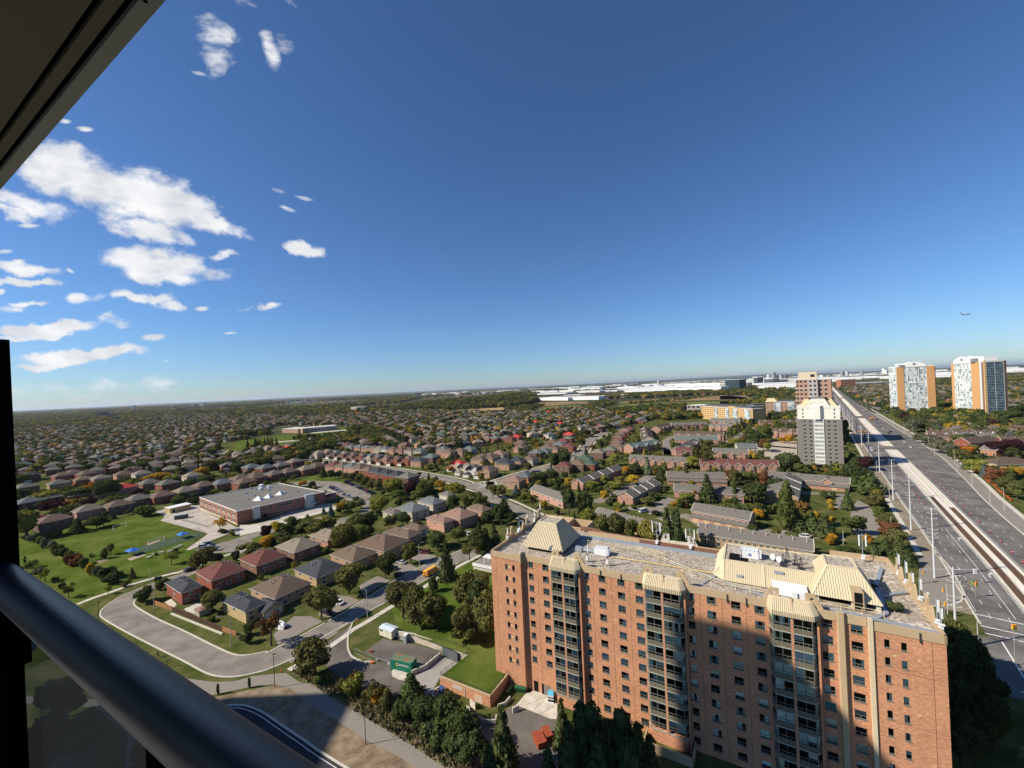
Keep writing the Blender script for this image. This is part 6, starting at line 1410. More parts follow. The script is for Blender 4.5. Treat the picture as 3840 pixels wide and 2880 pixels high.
c2t=[(930,870,'blue-grey','pale'),(1000,872,'blue-grey','pink'),(1060,880,'green-grey','pink'),(1115,885,'brown','rose'),(1165,888,'tan','pale'),(1215,890,'blue-grey','white'),(1275,895,'brown','pink'),(1345,902,'brown','pink'),(1420,905,'brown','pale'),(1500,910,'green-grey','pale'),(900,850,'maroon','dark')]
for i,(x,y,r,w)in enumerate(c2t):gh('C2',x,y,r,w,math.radians(-28),f'{r} roofed house in the second row beyond the mid street, {ORD[i]} of that row',group='second row beyond the mid street',w=10.5,d=11,ev=5.8)
c2u=[(1490,998,'charcoal','pink'),(1590,965,'green-grey','dark'),(1690,895,'blue-grey','pink'),(1735,922,'brown','rose'),(1830,912,'brown','rose'),(1905,895,'green-grey','pale'),(1820,1030,'red','pale'),(1890,1062,'tan','pale'),(1960,1080,'charcoal','white'),(2050,1090,'brown','tan'),(1990,985,'brown','tan'),(2080,960,'brown','tan'),(2150,938,'pink-brown','pale'),(2190,1010,'charcoal','tan')]
for i,(x,y,r,w)in enumerate(c2u):gh('C2',x,y,r,w,math.radians(-28),f'{r} roofed house on the mid street corner blocks, {ORD[i]} of them',group='houses of the corner blocks',w=12.5,d=11,ev=5.4,front=i in(6,7,8,9))
c3=[(70,1085,'brown','brown'),(215,1025,'charcoal','tan'),(310,1000,'charcoal','pink'),(415,985,'brown','pale'),(470,930,'blue-grey','dark'),(530,915,'blue-grey','pale'),(90,975,'brown','tan'),(170,945,'pink-brown','pale'),(20,970,'brown','red'),(620,890,'brown','rose'),(660,855,'blue-grey','tan'),(690,825,'maroon','red'),(735,800,'grey','red'),(740,875,'maroon','red'),(290,1185,'pink-brown','tan'),(375,1140,'blue-grey','orange'),(700,1055,'maroon','brown'),(815,1035,'brown','brown'),(910,1030,'dark green','red'),(870,985,'dark green','red'),(980,930,'tan','brown'),(1080,905,'grey','brown'),(1140,870,'brown','pink'),(1140,835,'brown','red'),(1150,790,'brown','red'),(1170,760,'brown','red'),(1200,735,'pink-brown','red'),(1240,712,'maroon','red'),(340,840,'brown','red'),(250,800,'maroon','red'),(130,795,'blue-grey','red'),(60,795,'pink-brown','pink'),(560,880,'brown','tan'),(310,785,'red','red'),(740,765,'red','red'),(220,790,'blue-grey','red'),(340,880,'brown','rose'),(600,835,'brown','red')]
for i,(x,y,r,w)in enumerate(c3):gh('C3',x,y,r,w,math.radians(-28 if i%3 else 62),f'{r} roofed brick house near the cross street, {ORD[i]} of them',group='houses around the cross street',w=12.5,d=11.5,ev=5.3)
c2v=[(230,885,'tan','pale'),(170,890,'tan','pink'),(300,895,'brown','pale'),(400,885,'red','dark'),(110,900,'tan','pale'),(290,915,'tan','pale')]
for i,(x,y,r,w)in enumerate(c2v):gh('C2',x,y,r,w,math.radians(-20),f'{r} roofed house at the near edge of the park, {ORD[i]} of six',group='houses at the edge of the park',w=13,d=12,ev=6,front=True)
#row houses
def rowhouse(b0,b1,depth,eave,rise,roof,wall,label,units=5,gables=0,dorm=0,fire=0,lean=False,wrow=True,gdoors=0,flip=False,group=None,vents=0):
 b0,b1=Vector(b0),Vector(b1);b0.z=b1.z=0;d=b1-b0;L_=d.length;rz=math.atan2(d.y,d.x)
 if(Vector((-math.sin(rz),math.cos(rz))).dot(V2(b0))<0):b0,b1=b1,b0;d=-d;rz=math.atan2(d.y,d.x)
 if flip:pass
 t=thing('row_house',label,'row houses',(b0.x,b0.y,0),rz,group);nn=Vector((-math.sin(rz),math.cos(rz)));occ([V2(b0)-nn*3,V2(b1)-nn*3,V2(b1)+nn*depth,V2(b0)+nn*depth])
 ym=depth/2;q=MB();q.box(0,L_,0,depth,0,eave)
 for x in(0,L_):q.add([(x,0,eave),(x,depth,eave),(x,ym,eave+rise)],[(0,1,2)if x else(0,2,1)])
 gx=[L_*(i+.5)/gables for i in range(gables)]
 for x in gx:w=min(5.0,L_/gables*.6);q.box(x-w/2,x+w/2,-1.2,.01,0,eave);q.tri((x-w/2,-1.2,eave),(x+w/2,-1.2,eave),(x,-1.2,eave+w*.42))
 if lean:q.box(.3,L_-.3,-2.4,0,0,2.5)
 q.build('wall',M_brick2,t,col=jit(WALL[wall],.05))
 q=MB();q.gable(0,L_,0,depth,eave,rise)
 for x in gx:w=min(5.0,L_/gables*.6);q.gable(x-w/2,x+w/2,-1.2,ym*.9,eave,w*.42,axis='y',ov=.3)
 if lean:q.add([(0,-2.8,2.5),(L_,-2.8,2.5),(L_,0,3.5),(0,0,3.5),(0,-2.8,2.35),(L_,-2.8,2.35),(L_,0,3.35),(0,0,3.35)],[(0,1,2,3),(4,7,6,5),(0,4,5,1),(0,3,7,4),(1,5,6,2)])
 rf=q.build('roof',M_shingle,t,col=jit(ROOF[roof],.06))
 q=MB()
 for x in gx:
  w=min(5.0,L_/gables*.6)+.6;a=(x-w/2,-1.53,eave-.1);c=(x,-1.53,eave+w*.42-.02);b_=(x+w/2,-1.53,eave-.1);q.bar(a,c,.22);q.bar(c,b_,.22)
 for x in(-.36,L_+.36):q.bar((x,-.35,eave-.1),(x,ym,eave+rise+.05),.2);q.bar((x,depth+.35,eave-.1),(x,ym,eave+rise+.05),.2)
 q.box(-.3,L_+.3,-.42,-.32,eave-.28,eave-.1);q.build('bargeboard',M_trim,rf)
 for i in range(fire):
  x=L_*(i+1)/(fire+1);q=MB();q.add([(x-.15,-.3,eave),(x+.15,-.3,eave),(x+.15,ym,eave+rise),(x-.15,ym,eave+rise),(x-.15,-.3,eave+.6),(x+.15,-.3,eave+.6),(x+.15,ym,eave+rise+.5),(x-.15,ym,eave+rise+.5)],[(0,1,5,4),(4,5,6,7),(1,2,6,5),(0,4,7,3)]);q.build('party_wall',M_trim,t)
 for i in range(dorm):
  x=L_*(i+.5)/dorm;y0=ym*.35;z0=eave+rise*.35;q=MB();q.box(x-1,x+1,y0,ym,z0-.3,z0+.9);q.gable(x-1,x+1,y0,ym,z0+.9,.7,'y',ov=.2);q.build('dormer',M_trim,rf);put_win(t,x,y0-.01,z0+.1,0,1.2,.7)
 n_=units*2
 if wrow:
  for i in range(n_):
   x=L_*(i+.5)/n_;g_=any(abs(x-a)<2.6 for a in gx);y=-1.22 if g_ else-.01
   put_win(t,x,y,eave*.6,0,1.3,1.1)
   if not lean and i%2:put_win(t,x,y,.25,0,1.7,1.9)
 for i in range(gdoors):
  x=L_*(i+.5)/gdoors;MB().box(x-1.2,x+1.2,(-2.45 if lean else-1.26 if any(abs(x-a)<2.6 for a in gx)else-.05),-.0,0,2.1).build('garage_door',mat('tan_door',(.52,.36,.22),.7,.06,1),t)
 for s in(-.01,L_+.01):
  put_win(t,s,depth*.35,eave*.58,-math.pi/2 if s<0 else math.pi/2,1.1,1.1);put_win(t,s,depth*.7,eave*.58,-math.pi/2 if s<0 else math.pi/2,1.1,1.1)
 q=MB()
 for i in range(max(units,vents)):x=L_*(i+.35)/max(units,vents);q.box(x-.12,x+.12,ym+.15,ym+.4,eave+rise-.25,eave+rise+.3)
 for i in range(units):x=L_*(i+.6)/units;q.bar((x,ym*.6,eave+rise*.5),(x,ym*.6,eave+rise+.7),.22,n=6)
 q.build('roof_vent',M_lampg if vents<9 else M_trim,rf)
 return t
def rh(cr,a,b_,*r,**k):return rowhouse(at(cr,*a),at(cr,*b_),*r,**k)
rh('C3',(1240,985),(1715,1015),11,5.2,3.0,'grey','pink','grey roofed row houses with small gables left of the reddish row',6,gables=6)
rh('C4',(-140,905),(432,922),11,5.2,3.2,'maroon','pink','long reddish brown roofed row with white gables left of the grey tower',7,gables=7)
rh('C3',(1555,1137),(2050,1152),9.5,4.9,2.6,'grey','pink','row houses with a lower porch roof in front of the reddish row',6,lean=True,gables=0)
rh('C3',(1612,1250),(2190,1300),9.5,4.6,2.6,'grey','pink','row houses hidden behind the big round tree, third row from the foreground',6)
rh('C3',(1760,1440),(2235,1530),9.5,4.9,2.7,'grey','pink','row houses with tan garage doors and two white cars in front',5,lean=True,gdoors=5)
rh('C4',(330,995),(945,1055),9.5,4.6,2.7,'grey','pink','row houses with two pink gables below the grey tower',6,lean=True,gables=2,gdoors=3)
e0,e1=at('P2',960,215,4.6),at('P3',880,292,4.6);rowhouse(e0,e1,9.5,4.6,2.8,'grey','tan','long tan brick row with a dark grey-brown roof just behind the apartment block',9,vents=16)
e2=e1+(e1-e0).normalized()*9
e0,e1=at('D4',945,175,3.8),at('D4',1485,330,3.8);rowhouse(e0,e1,9,3.8,2.6,'grey','tan','grey-brown roof with two lines of white vents behind the hedge trees',6,vents=15,wrow=False)
rh('C3',(1270,1318),(1500,1195),9.5,4.6,2.6,'grey','pink','end row with white stepped roof edges beside the curved garden',4,fire=3)
rh('C3',(860,1195),(1180,1065),9.5,4.8,2.6,'grey','pink','row houses with white stepped roof edges left of the bright yellow tree',4,fire=3)
rh('C3',(420,1240),(690,1345),9,4.4,2.5,'grey','rose','pink row house partly hidden behind the tall maples',3)
rh('C4',(572,1165),(600,1010),15,4.8,3.0,'grey','tan','row of stepped roofs seen end on, right of the column shaped tree',3,fire=2)
rh('C4',(860,1260),(845,1030),15,4.6,2.9,'grey','tan','right hand part of the stepped roofs next to the condo lot',3,fire=3)if False else None
rh('C3',(1345,815),(1330,720),13,6,3.6,'dark brown','pale','brown roofed terrace running away up the townhouse lane',5,dorm=3)
rh('C3',(1270,890),(1500,850),12,6,3.4,'green-grey','pink','green-grey roofed terrace at the near end of the townhouse lane',4,gables=3)
rh('C3',(1500,720),(1600,690),13,6,3.6,'dark brown','pink','tall brown gabled terrace at the far end of the lane',4,gables=3)
rh('C3',(1618,810),(1978,812),11,5.4,3.0,'green-grey','rose','row with a pale green-grey roof in the middle of the townhouse estate',6)
rh('C3',(1612,770),(2020,782),12,6,3.4,'dark brown','pink','dark brown gabled row behind the green-grey roof',6,gables=5)
rh('C3',(1600,690),(1880,680),12,6,3.4,'grey','pink','grey gabled row at the back of the estate, left',5,gables=4)
rh('C3',(1900,700),(2080,710),12,6,3.6,'grey','pink','grey gabled row at the back of the estate, centre',4,gables=3)
rh('C3',(1910,650),(2190,655),12,6,3.6,'grey','pink','grey gabled row below the yellow apartments',5,gables=4)
rh('C3',(1625,915),(1760,915),9,5,3.0,'maroon','pink','small reddish gable house before the stepped roofs',2,gables=1)
rh('C3',(1690,905),(1825,830),11,5.2,3.2,'grey','pink','grey roof running uphill towards the green-grey row',3,gables=2)
rh('C3',(1935,930),(2225,940),11,5.2,3.4,'grey','pink','triple gabled grey roof above the reddish row',4,gables=3);rh('C4',(0,825),(272,830),10,5.0,3.4,'tan','pink','tan roofed row with triangular gables left of the tower forecourt',4,gables=4)if False else None
rh('C4',(250,660),(560,668),13,6.5,3.8,'dark brown','rose','big dark roofed row with white dormers left of the grey tower',5,gables=3,dorm=4)
rh('C4',(0,590),(150,600),12,6.5,3.6,'grey','pink','grey roofed row with gables in front of the yellow apartments',4,gables=2);rh('C4',(290,590),(560,590),12,6.5,3.6,'dark brown','rose','dark roofed row right behind the big dark roofed one',4,dorm=3)
rh('C4',(130,770),(275,770),11,4.5,3.2,'blue-grey','pale','blue-grey roofed pavilion by the tower forecourt',2)
rh('C4',(1520,695),(1705,700),12,5.5,5.0,'dark brown','pink','brown roofed row with white dormers right of the avenue, left one',4,dorm=2)
rh('C4',(1705,690),(1875,694),12,5.2,4.6,'dark brown','pink','brown roofed row with white dormers right of the avenue, middle one',4,dorm=3);rh('C4',(1878,690),(2055,690),12,5.2,4.6,'dark brown','pink','brown roofed row with white dormers right of the avenue, right one',4,dorm=2)
rh('C4',(1822,750),(2050,735),12,5.6,4.0,'dark brown','red','red brick row with a broad chimney right of the avenue',3);rh('C4',(2060,745),(2260,750),12,5.6,4.2,'dark brown','red','red brick row with a brown roof at the right edge of the picture',3,gables=1)
rh('C4',(1895,785),(2010,800),13,4.6,3.6,'grey','orange','orange brick house with a grey gable roof among the purple trees',2,dorm=1)
rh('C4',(1420,580),(2080,590),14,4.5,3.4,'blue-grey','brown','very long pale grey roofed low building below the twin towers',6,gables=1,wrow=False)
rh('C4',(2140,640),(2330,650),12,5,3.8,'dark brown','pink','brown roofed row behind, at the right edge',3)
t_=gh('C4',2100,905,'dark brown','yellow',math.radians(-12),'big house with a dark brown hipped roof and white porch gable at the right edge',w=22,d=13,ev=4.6)
#school
def arr(root,m,name,mt,**k):return m.build(name,mt,root,**k)
s1=at('C1',1655,1247,7.8);s2=at('C1',1965,1364,7.8);s3=at('C2',705,1202,7.8);s4=at('C2',320,1131,7.8)
sg_=thing('school','two storey red brick school with a flat grey roof and four white pyramid skylights','school',(s2.x,s2.y,0));Ls=lambda p:Vector(p)-Vector((s2.x,s2.y,0))
occ([s1,s2,s3,s4]);fp=[Ls(s1),Ls(s2),Ls(s3),Ls(s4)]
q=MB();q.prism([(p.x,p.y)for p in fp],0,7.45);q.build('brick_wall',M_brick2,sg_,col=(.33,.15,.105))
M_flat=mat('flat_roof',(.20,.19,.17),.95,.14,.12,col2=(.16,.15,.14),detail=8)
q=MB();q.poly([(p.x,p.y)for p in fp],7.46);q.build('flat_roof',M_flat,sg_)
q=MB();ring_=[(p.x,p.y)for p in fp]
for a,b_ in zip(ring_,ring_[1:]+ring_[:1]):q.bar((*a,7.62),(*b_,7.62),.45,.4)
q.build('roof_edge',M_trim,sg_)
M_cream3=mat('cream_stone',(.58,.50,.38),.8,.06,1)
def on_line(a,b_,t,off=0.0):d=(b_-a);u_=d.normalized();return a+d*t+Vector((u_.y,-u_.x,0))*off,math.atan2(d.y,d.x)
def school_win(a,b_,t,z,w,h,lintel=True,panes=2):
 p,ang=on_line(a,b_,t,.02);f=put_win(sg_,p.x,p.y,z,ang,w,h)
 if lintel:MB().box(-w/2-.15,w/2+.15,-.1,.0,-.35,0).build('sill',M_cream3,f)
for i in range(8):
 t0=(i+.55)/8.2
 for dt in(-.018,.018):
  for z in(4.6,1.0):school_win(fp[0],fp[1],t0+dt,z,1.7,1.9)
q=MB();a,_=on_line(fp[0],fp[1],0,.03);b_,_=on_line(fp[0],fp[1],1,.03);strip_mb(q,[a,b_],.08,.0,.6);strip_mb(q,[a,b_],.08,3.4,3.55);q.build('stone_band',M_cream3,sg_)
F0,F1=fp[1],fp[2];
for t0,n_ in((.28,1),(.345,1),(.44,4),(.66,1)):
 for i in range(n_):
  for z in(4.7,1.0):school_win(F0,F1,t0+i*.042,z,2.2,1.8,False)
def glass_bay(t0,t1,z0,z1,off,name='glazed_stair'):
 a,_=on_line(F0,F1,t0,off);b_,_=on_line(F0,F1,t1,off);c,_=on_line(F0,F1,t1,0);d,_=on_line(F0,F1,t0,0)
 q=MB();q.prism([(p.x,p.y)for p in(a,b_,c,d)],z0,z1);bq=q.build(name,mat('pale_glass_wall',(.36,.44,.46),.25,.08,.6,spec=.6),sg_)
 q=MB()
 for(u_,v_)in((a,b_),(b_,c),(a,d)):
  for z in np.linspace(z0,z1,6):q.bar((u_.x,u_.y,z),(v_.x,v_.y,z),.14)
  for s in(0,.33,.66,1):p=u_.lerp(v_,s);q.bar((p.x,p.y,z0),(p.x,p.y,z1),.14)
 q.build('mullions',M_trim,bq)
glass_bay(.155,.225,1.6,8.2,2.0);glass_bay(.735,.84,.3,8.6,2.6)
wl=[at('C2',600,1308),at('C2',802,1262)];q=MB();a,b_=Ls(wl[0]),Ls(wl[1]);dn=Vector((F1-F0)).normalized();nb=Vector((-dn.y,dn.x,0))
q.prism([(p.x,p.y)for p in(a,b_,b_+nb*13,F1+nb*2,F1,Vector((a.x,a.y,0))+nb*2)],0,4.2);q.build('low_wing',M_brick2,sg_,col=(.40,.27,.19));q=MB();q.poly([(p.x,p.y)for p in(a,b_,b_+nb*13,F1+nb*2,F1,Vector((a.x,a.y,0))+nb*2)],4.23);q.build('low_roof',M_flat,sg_)
q=MB();q.bar((a.x,a.y,4.3),(b_.x,b_.y,4.3),.4,.35);q.bar((b_.x,b_.y,4.3),(*(b_+nb*13)[:2],4.3),.4,.35);q.build('roof_edge',M_trim,sg_)
q=MB();p,_=on_line(F0,F1,.83,1.5);q.box(p.x-2.6,p.x+2.6,p.y-3.2,p.y+1,3.0,3.3);q.build('entrance_canopy',M_trim,sg_)
for x,y in((150,1268),(235,1250),(332,1225)):
 p=Ls(at('C2',x,y,7.6));q=MB();r=2.2;q.add([(p.x-r,p.y-r,7.7),(p.x+r,p.y-r,7.7),(p.x+r,p.y+r,7.7),(p.x-r,p.y+r,7.7),(p.x,p.y,9.9)],[(0,1,4),(1,2,4),(2,3,4),(3,0,4)]);q.box(p.x-r-.2,p.x+r+.2,p.y-r-.2,p.y+r+.2,7.46,7.7);q.build('skylight',M_whitemetal,sg_)
p=Ls(at('C1',2150,1270,7.6));q=MB();q.add([(p.x-2.2,p.y-2.2,7.5),(p.x+2.2,p.y-2.2,7.5),(p.x+2.2,p.y+2.2,7.5),(p.x-2.2,p.y+2.2,7.5),(p.x,p.y,9.8)],[(0,1,4),(1,2,4),(2,3,4),(3,0,4)]);q.build('skylight',M_whitemetal,sg_)
for cr,x,y,s in(('C2',175,1165,2.4),('C2',165,1190,1.6),('C2',235,1172,1.8),('C2',240,1195,1.2),('C2',118,1240,1.3),('C2',45,1220,1.3),('C2',370,1215,1.2),('C2',475,1205,1.4),('C2',65,1270,1.0),('C2',90,1180,1.2),('C1',2160,1180,1.6),('C2',130,1185,1.2)):
 p=Ls(at(cr,x,y,7.5));MB().box(p.x-s/2,p.x+s/2,p.y-s/2,p.y+s/2,7.46,7.46+s*.8).build('rooftop_unit',M_whitemetal if s>1.5 else M_galv,sg_)
pN=at('C1',1410,1385);pR=at('C1',1585,1343);d=pR-pN;t=thing('portable_classroom','long yellow portable classroom with a white roof beside the school','portable building',(pN.x,pN.y,0),math.atan2(d.y,d.x));LL=d.length
MB().box(0,LL,0,7,0,3.0).build('wall',M_siding,t,col=(.50,.40,.17));MB().box(-.3,LL+.3,-.3,7.3,3.0,3.25).build('roof',M_whitemetal,t);MB().box(1.5,2.6,-.05,0,0,2.2).build('door',M_dark,t)
p=at('C1',1505,1425);t=thing('storage_container','dark grey storage container on the school yard paving','container',(p.x,p.y,0),.55);MB().box(-3.2,3.2,-1.3,1.3,0,2.3).build('body',mat('dull_grey',(.10,.09,.085),.8,.1,1),t);MB().box(-3.25,3.25,-1.35,1.35,2.3,2.38).build('roof',M_galv,t)
def post_fence(cr,pts,label,h=1.3,m_=None):
 pts=[at(cr,*p)for p in pts];t=thing('chain_link_fence',label,'fence',(pts[0].x,pts[0].y,0));q=MB();o=Vector((pts[0].x,pts[0].y,0));pm_=MB()
 for a,b_ in zip(pts,pts[1:]):
  a,b_=a-o,b_-o;n_=max(1,int((b_-a).length/2.8))
  for z in(h,h*.5,.1):q.bar((a.x,a.y,z),(b_.x,b_.y,z),.06,n=3)
  for i in range(n_+1):p=a.lerp(b_,i/n_);pm_.bar((p.x,p.y,0),(p.x,p.y,h+.1),.09)
  for i in range(n_*4):p=a.lerp(b_,i/n_/4);q.bar((p.x,p.y,0),(p.x,p.y,h),.025,n=3)
 q.build('mesh',m_ or M_darkmetal,t);pm_.build('post',m_ or M_darkmetal,t)
post_fence('D2',((0,385),(300,298),(440,262),(600,222),(660,255),(560,300),(300,372),(0,450)),'dark chain link fence round the green playground court');post_fence('C1',((1500,1440),(1720,1500),(1760,1480)),'low dark fence in front of the school paving');post_fence('C1',((1540,1400),(1660,1368)),'short dark fence between portable and school')
for i,(x,y)in enumerate(((1050,175),(1090,155),(1140,140),(1200,130),(1240,110),(1270,95))):
 p=at('D1',x,y);t=thing('picnic_table',f'weathered picnic bench in the line beside the court, {ORD[i]} from the left','picnic table',(p.x,p.y,0),.5,'picnic benches by the court');MB().box(-.9,.9,-.4,.4,.7,.78).build('table_top',M_pole,t);q=MB();q.box(-.9,.9,-.85,-.55,.42,.47);q.box(-.9,.9,.55,.85,.42,.47);q.build('seat',M_pole,t);q=MB();q.bar((-.7,-.7,0),(-.7,.7,.7),.1);q.bar((.7,-.7,0),(.7,.7,.7),.1);q.build('leg',M_darkmetal,t)
 #towers
def plain(name,c,r=.8,n_=.06,s=.3,**k):return mat(name,c,r,n_,s,**k)
M_wht=plain('white_stucco',(.72,.70,.62));M_gry=plain('grey_stucco',(.20,.185,.165));M_obr=plain('orange_panel_brick',(.56,.31,.13),s=.6);M_ybr=plain('yellow_brick',(.55,.36,.16),s=.6)
M_pkb=plain('pink_brick',(.42,.25,.18),s=.6);M_brb=plain('brown_brick',(.12,.08,.07));M_tanr=plain('tan_metal',(.58,.47,.28));M_wpaint=plain('bright_white',(.80,.80,.78))
M_bglass=mat('blue_glass',(.05,.08,.10),.12,.15,.3,spec=.7);M_dglass=MATS['window_dark']
def vcol(name,rough=.5):return mat(name,(1,1,1),rough,.04,.4,attr='tint',spec=.5)
M_tint=vcol('tinted_panes',.35)
g0=at('C4',573,868);gz=math.radians(-39)
gt_=thing('grey_tower','grey and white residential tower with tan sloping roof panels beside the avenue','apartment tower',(g0.x,g0.y,0),gz)
GW,GD,GH=27.0,20.0,35.4
holes=[];fk=11;fh=2.92
xs=[4.0,7.6,18.6,22.2]
for k in range(fk):
 z=GH-2.1-fh*k
 for x in xs:
  if z>1.2:holes.append((x,x+1.9,z-.2,z+1.05))
q=MB();wall_holes(q,0,GW,0,GH,0,holes,reveal=.22);q.quad((0,0,0),(0,0,GH),(0,GD,GH),(0,GD,0));q.quad((GW,0,0),(GW,GD,0),(GW,GD,GH),(GW,0,GH));q.quad((0,GD,0),(0,GD,GH),(GW,GD,GH),(GW,GD,0));q.poly([(0,0),(GW,0),(GW,GD),(0,GD)],GH)
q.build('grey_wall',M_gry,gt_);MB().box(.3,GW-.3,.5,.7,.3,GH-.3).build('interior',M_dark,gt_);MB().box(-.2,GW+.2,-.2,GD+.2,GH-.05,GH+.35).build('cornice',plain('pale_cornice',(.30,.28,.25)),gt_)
KT=WinKit(1.9,1.25,M_whitemetal,bar=.0,mull=False,t=.09,sill=False)
q=MB();q.quad((.1,.06,.62),(1.8,.06,.62),(1.8,.06,1.15),(.1,.06,1.15));blind=q.data('blind',M_curtain)
for a,b_,z0,z1 in holes:
 f=ob('window',KT.fd,gt_,(a,.12,z0));ob('pane',KT.pd,f)
 if random.random()<.75:ob('blind',blind,f,col=jit((.55,.54,.50),.1))
q=MB();q.box(10.4,16.4,-.5,0,2.9,GH+.4);q.build('white_bay',M_wht,gt_)
q=MB();fr=win_frame(2.5,1.7,t=.1,bar=.5,mull=True,upper=True,sill=False).data('window_frame',M_dglass);gl=MB().quad((.0,.02,0),(2.5,.02,0),(2.5,.02,1.7),(0,.02,1.7)).data('pane',M_curtain)
for k in range(11):
 z=GH-2.3-fh*k
 if z<3.2:break
 for x in(10.75,13.5):f=ob('window',fr,gt_,(x,-.56,z-.1));ob('pane',gl,f,col=jit((.42,.46,.44),.25))
q=MB();q.box(9.8,17,-4,0,2.7,3.1);q.box(10.2,10.6,-3.8,-3.4,0,2.7);q.box(16.2,16.6,-3.8,-3.4,0,2.7);q.build('entrance_canopy',M_gry,gt_)
q=MB();uz=GH+.35;H2_=uz+9.6
holes2=[(x,x+.85,z,z+1.3)for x in(3.6,22.4)for z in(uz+.8,uz+3.5,uz+6.2)]
wall_holes(q,.6,26.0,uz,H2_,.5,holes2,reveal=.2);q.quad((.6,.5,uz),(.6,.5,H2_),(.6,19,H2_),(.6,19,uz));q.quad((26,.5,uz),(26,19,uz),(26,19,H2_),(26,.5,H2_));q.quad((.6,19,uz),(.6,19,H2_),(26,19,H2_),(26,19,uz));q.poly([(.6,.5),(26,.5),(26,19),(.6,19)],H2_)
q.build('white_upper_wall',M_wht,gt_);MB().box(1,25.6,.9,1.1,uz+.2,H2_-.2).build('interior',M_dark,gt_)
q=MB();q.box(.3,26.3,.25,.5,H2_-1.3,H2_+.15);q.build('upper_cornice',M_wht,gt_)
z3=H2_+5.2
q=MB();pr=[(6.0,H2_-.2),(20.4,H2_-.2),(17.6,z3),(8.9,z3)];a=[(x,.45,z)for x,z in pr];b_=[(x,18,z)for x,z in pr];q.add(a+b_,[(0,1,2,3),(7,6,5,4),(0,3,7,4),(1,5,6,2),(3,2,6,7)]);q.build('white_crown',M_wht,gt_)
q=MB();q.bar((8.2,.4,H2_+.6),(9.4,.4,H2_+2.6),.18);q.bar((9.4,.4,H2_+2.6),(12.0,.4,H2_+2.6),.18);q.bar((12.0,.4,H2_+2.6),(13.2,.4,H2_+2.0),.18);q.bar((13.2,.4,H2_+2.0),(14.2,.4,H2_+2.6),.18);q.bar((14.2,.4,H2_+2.6),(16.8,.4,H2_+2.6),.18);q.build('crown_moulding',plain('moulding_grey',(.35,.34,.3)),gt_)  # moulding bars in a darker grey than the white crown
for s,x0,x1,xt0,xt1 in((-1,1.9,5.8,5.2,8.6),(1,20.6,24.6,17.9,21.2)):
 q=MB();q.add([(x0,2,H2_),(x1,2,H2_),(xt1,5,z3-.2),(xt0,5,z3-.2),(x0,17,H2_),(x1,17,H2_),(xt1,15,z3-.2),(xt0,15,z3-.2)],[(0,1,2,3),(5,4,7,6),(3,2,6,7),(0,3,7,4),(1,5,6,2)]);q.build('tan_roof_panel',M_tanr,gt_)
MB().box(9.5,17,3,15,z3,z3+1.2).build('mechanical_penthouse',plain('mech_grey',(.22,.20,.18)),gt_);q=MB();q.box(7.6,9.2,3,6,z3-.1,z3+.9);q.box(17.3,18.9,3,6,z3-.1,z3+.9);q.build('louvre_box',M_dark,gt_)
q=MB();q.prism([(10.9,.5),(10.9,-2.0),(14.6,-2.0),(16.6,.5)],uz,H2_+.4);q.build('projecting_shaft',M_wht,gt_)
def tint_panes(q,fx,w,h,nx,nz,x0,z0,cols,ws,fr=.12):
 "grid of panes on a facade: fx(x, off) -> (x, y)"
 for i in range(nx):
  for j in range(nz):
   c=jit(random.choices(cols,ws)[0],.12);a,b_=x0+w*i/nx+fr,x0+w*(i+1)/nx-fr;c0,c1_=z0+h*j/nz+fr*2.2,z0+h*(j+1)/nz-fr
   A,B=fx(a,.04),fx(b_,.04);q.quad((*A,c0),(*B,c0),(*B,c1_),(*A,c1_),col=c)
def face(o,ang):
 d=(math.cos(ang),math.sin(ang));n_=(d[1],-d[0])
 return lambda x,off=0:(o[0]+d[0]*x+n_[0]*off,o[1]+d[1]*x+n_[1]*off)
def grid_bars(q,fx,w,h,nx,nz,x0,z0,bw=.18,slab=.30,proud=.35):
 for i in range(nx+1):
  x=x0+w*i/nx;A,B=fx(x-bw/2,proud),fx(x+bw/2,proud);C,D_2=fx(x+bw/2,0),fx(x-bw/2,0);q.prism([A,B,C,D_2],z0,z0+h)
 for j in range(nz+1):
  z=z0+h*j/nz;A,B,C,D_2=fx(x0,proud+.05),fx(x0+w,proud+.05),fx(x0+w,0),fx(x0,0);q.prism([A,B,C,D_2],z-slab/2,z+slab/2)
def brick_strip(root,fx,x0,x1,z1,proud,m_,name='brick_panel'):
 q=MB();q.prism([fx(x0,proud),fx(x1,proud),fx(x1,-1),fx(x0,-1)],0,z1);return q.build(name,m_,root)
GREENW=[(.50,.56,.54),(.62,.66,.63),(.14,.20,.22),(.32,.40,.40),(.70,.72,.70)]
def twin(cr,bl,br,hpx,label,right_side=None):
 p0,p1=at(cr,*bl),at(cr,*br);d=p1-p0;W_=d.length;rz=math.atan2(d.y,d.x);Hh=zat(cr,*hpx,p0.y)
 t=thing('residential_tower',label,'apartment tower',(p0.x,p0.y,0),rz,'twin towers right of the avenue');fx=face((0,0),0);nf=21
 q=MB();q.box(0,W_,0,22,0,Hh);q.build('core',plain('pale_core',(.55,.58,.56)),t)
 return t,W_,Hh,fx,nf
t,W_,Hh,fx,nf=twin('E4',(548,1182),(1035,1176),(535,588),'orange brick and pale glass tower with white curved top, left of the twins')
u=W_/100.0
brick_strip(t,fx,3*u,21*u,Hh,.6,M_obr);brick_strip(t,fx,80*u,100*u,Hh,.6,M_obr)
q=MB();tint_panes(q,fx,58*u,Hh-1,12,nf,21.5*u,0,GREENW,[3,3,2.2,3,2]);q.build('panes',M_tint,t,kind=None)
q=MB();grid_bars(q,fx,58*u,Hh-1,6,nf,21.5*u,0);q.build('balcony_grid',M_wpaint,t)
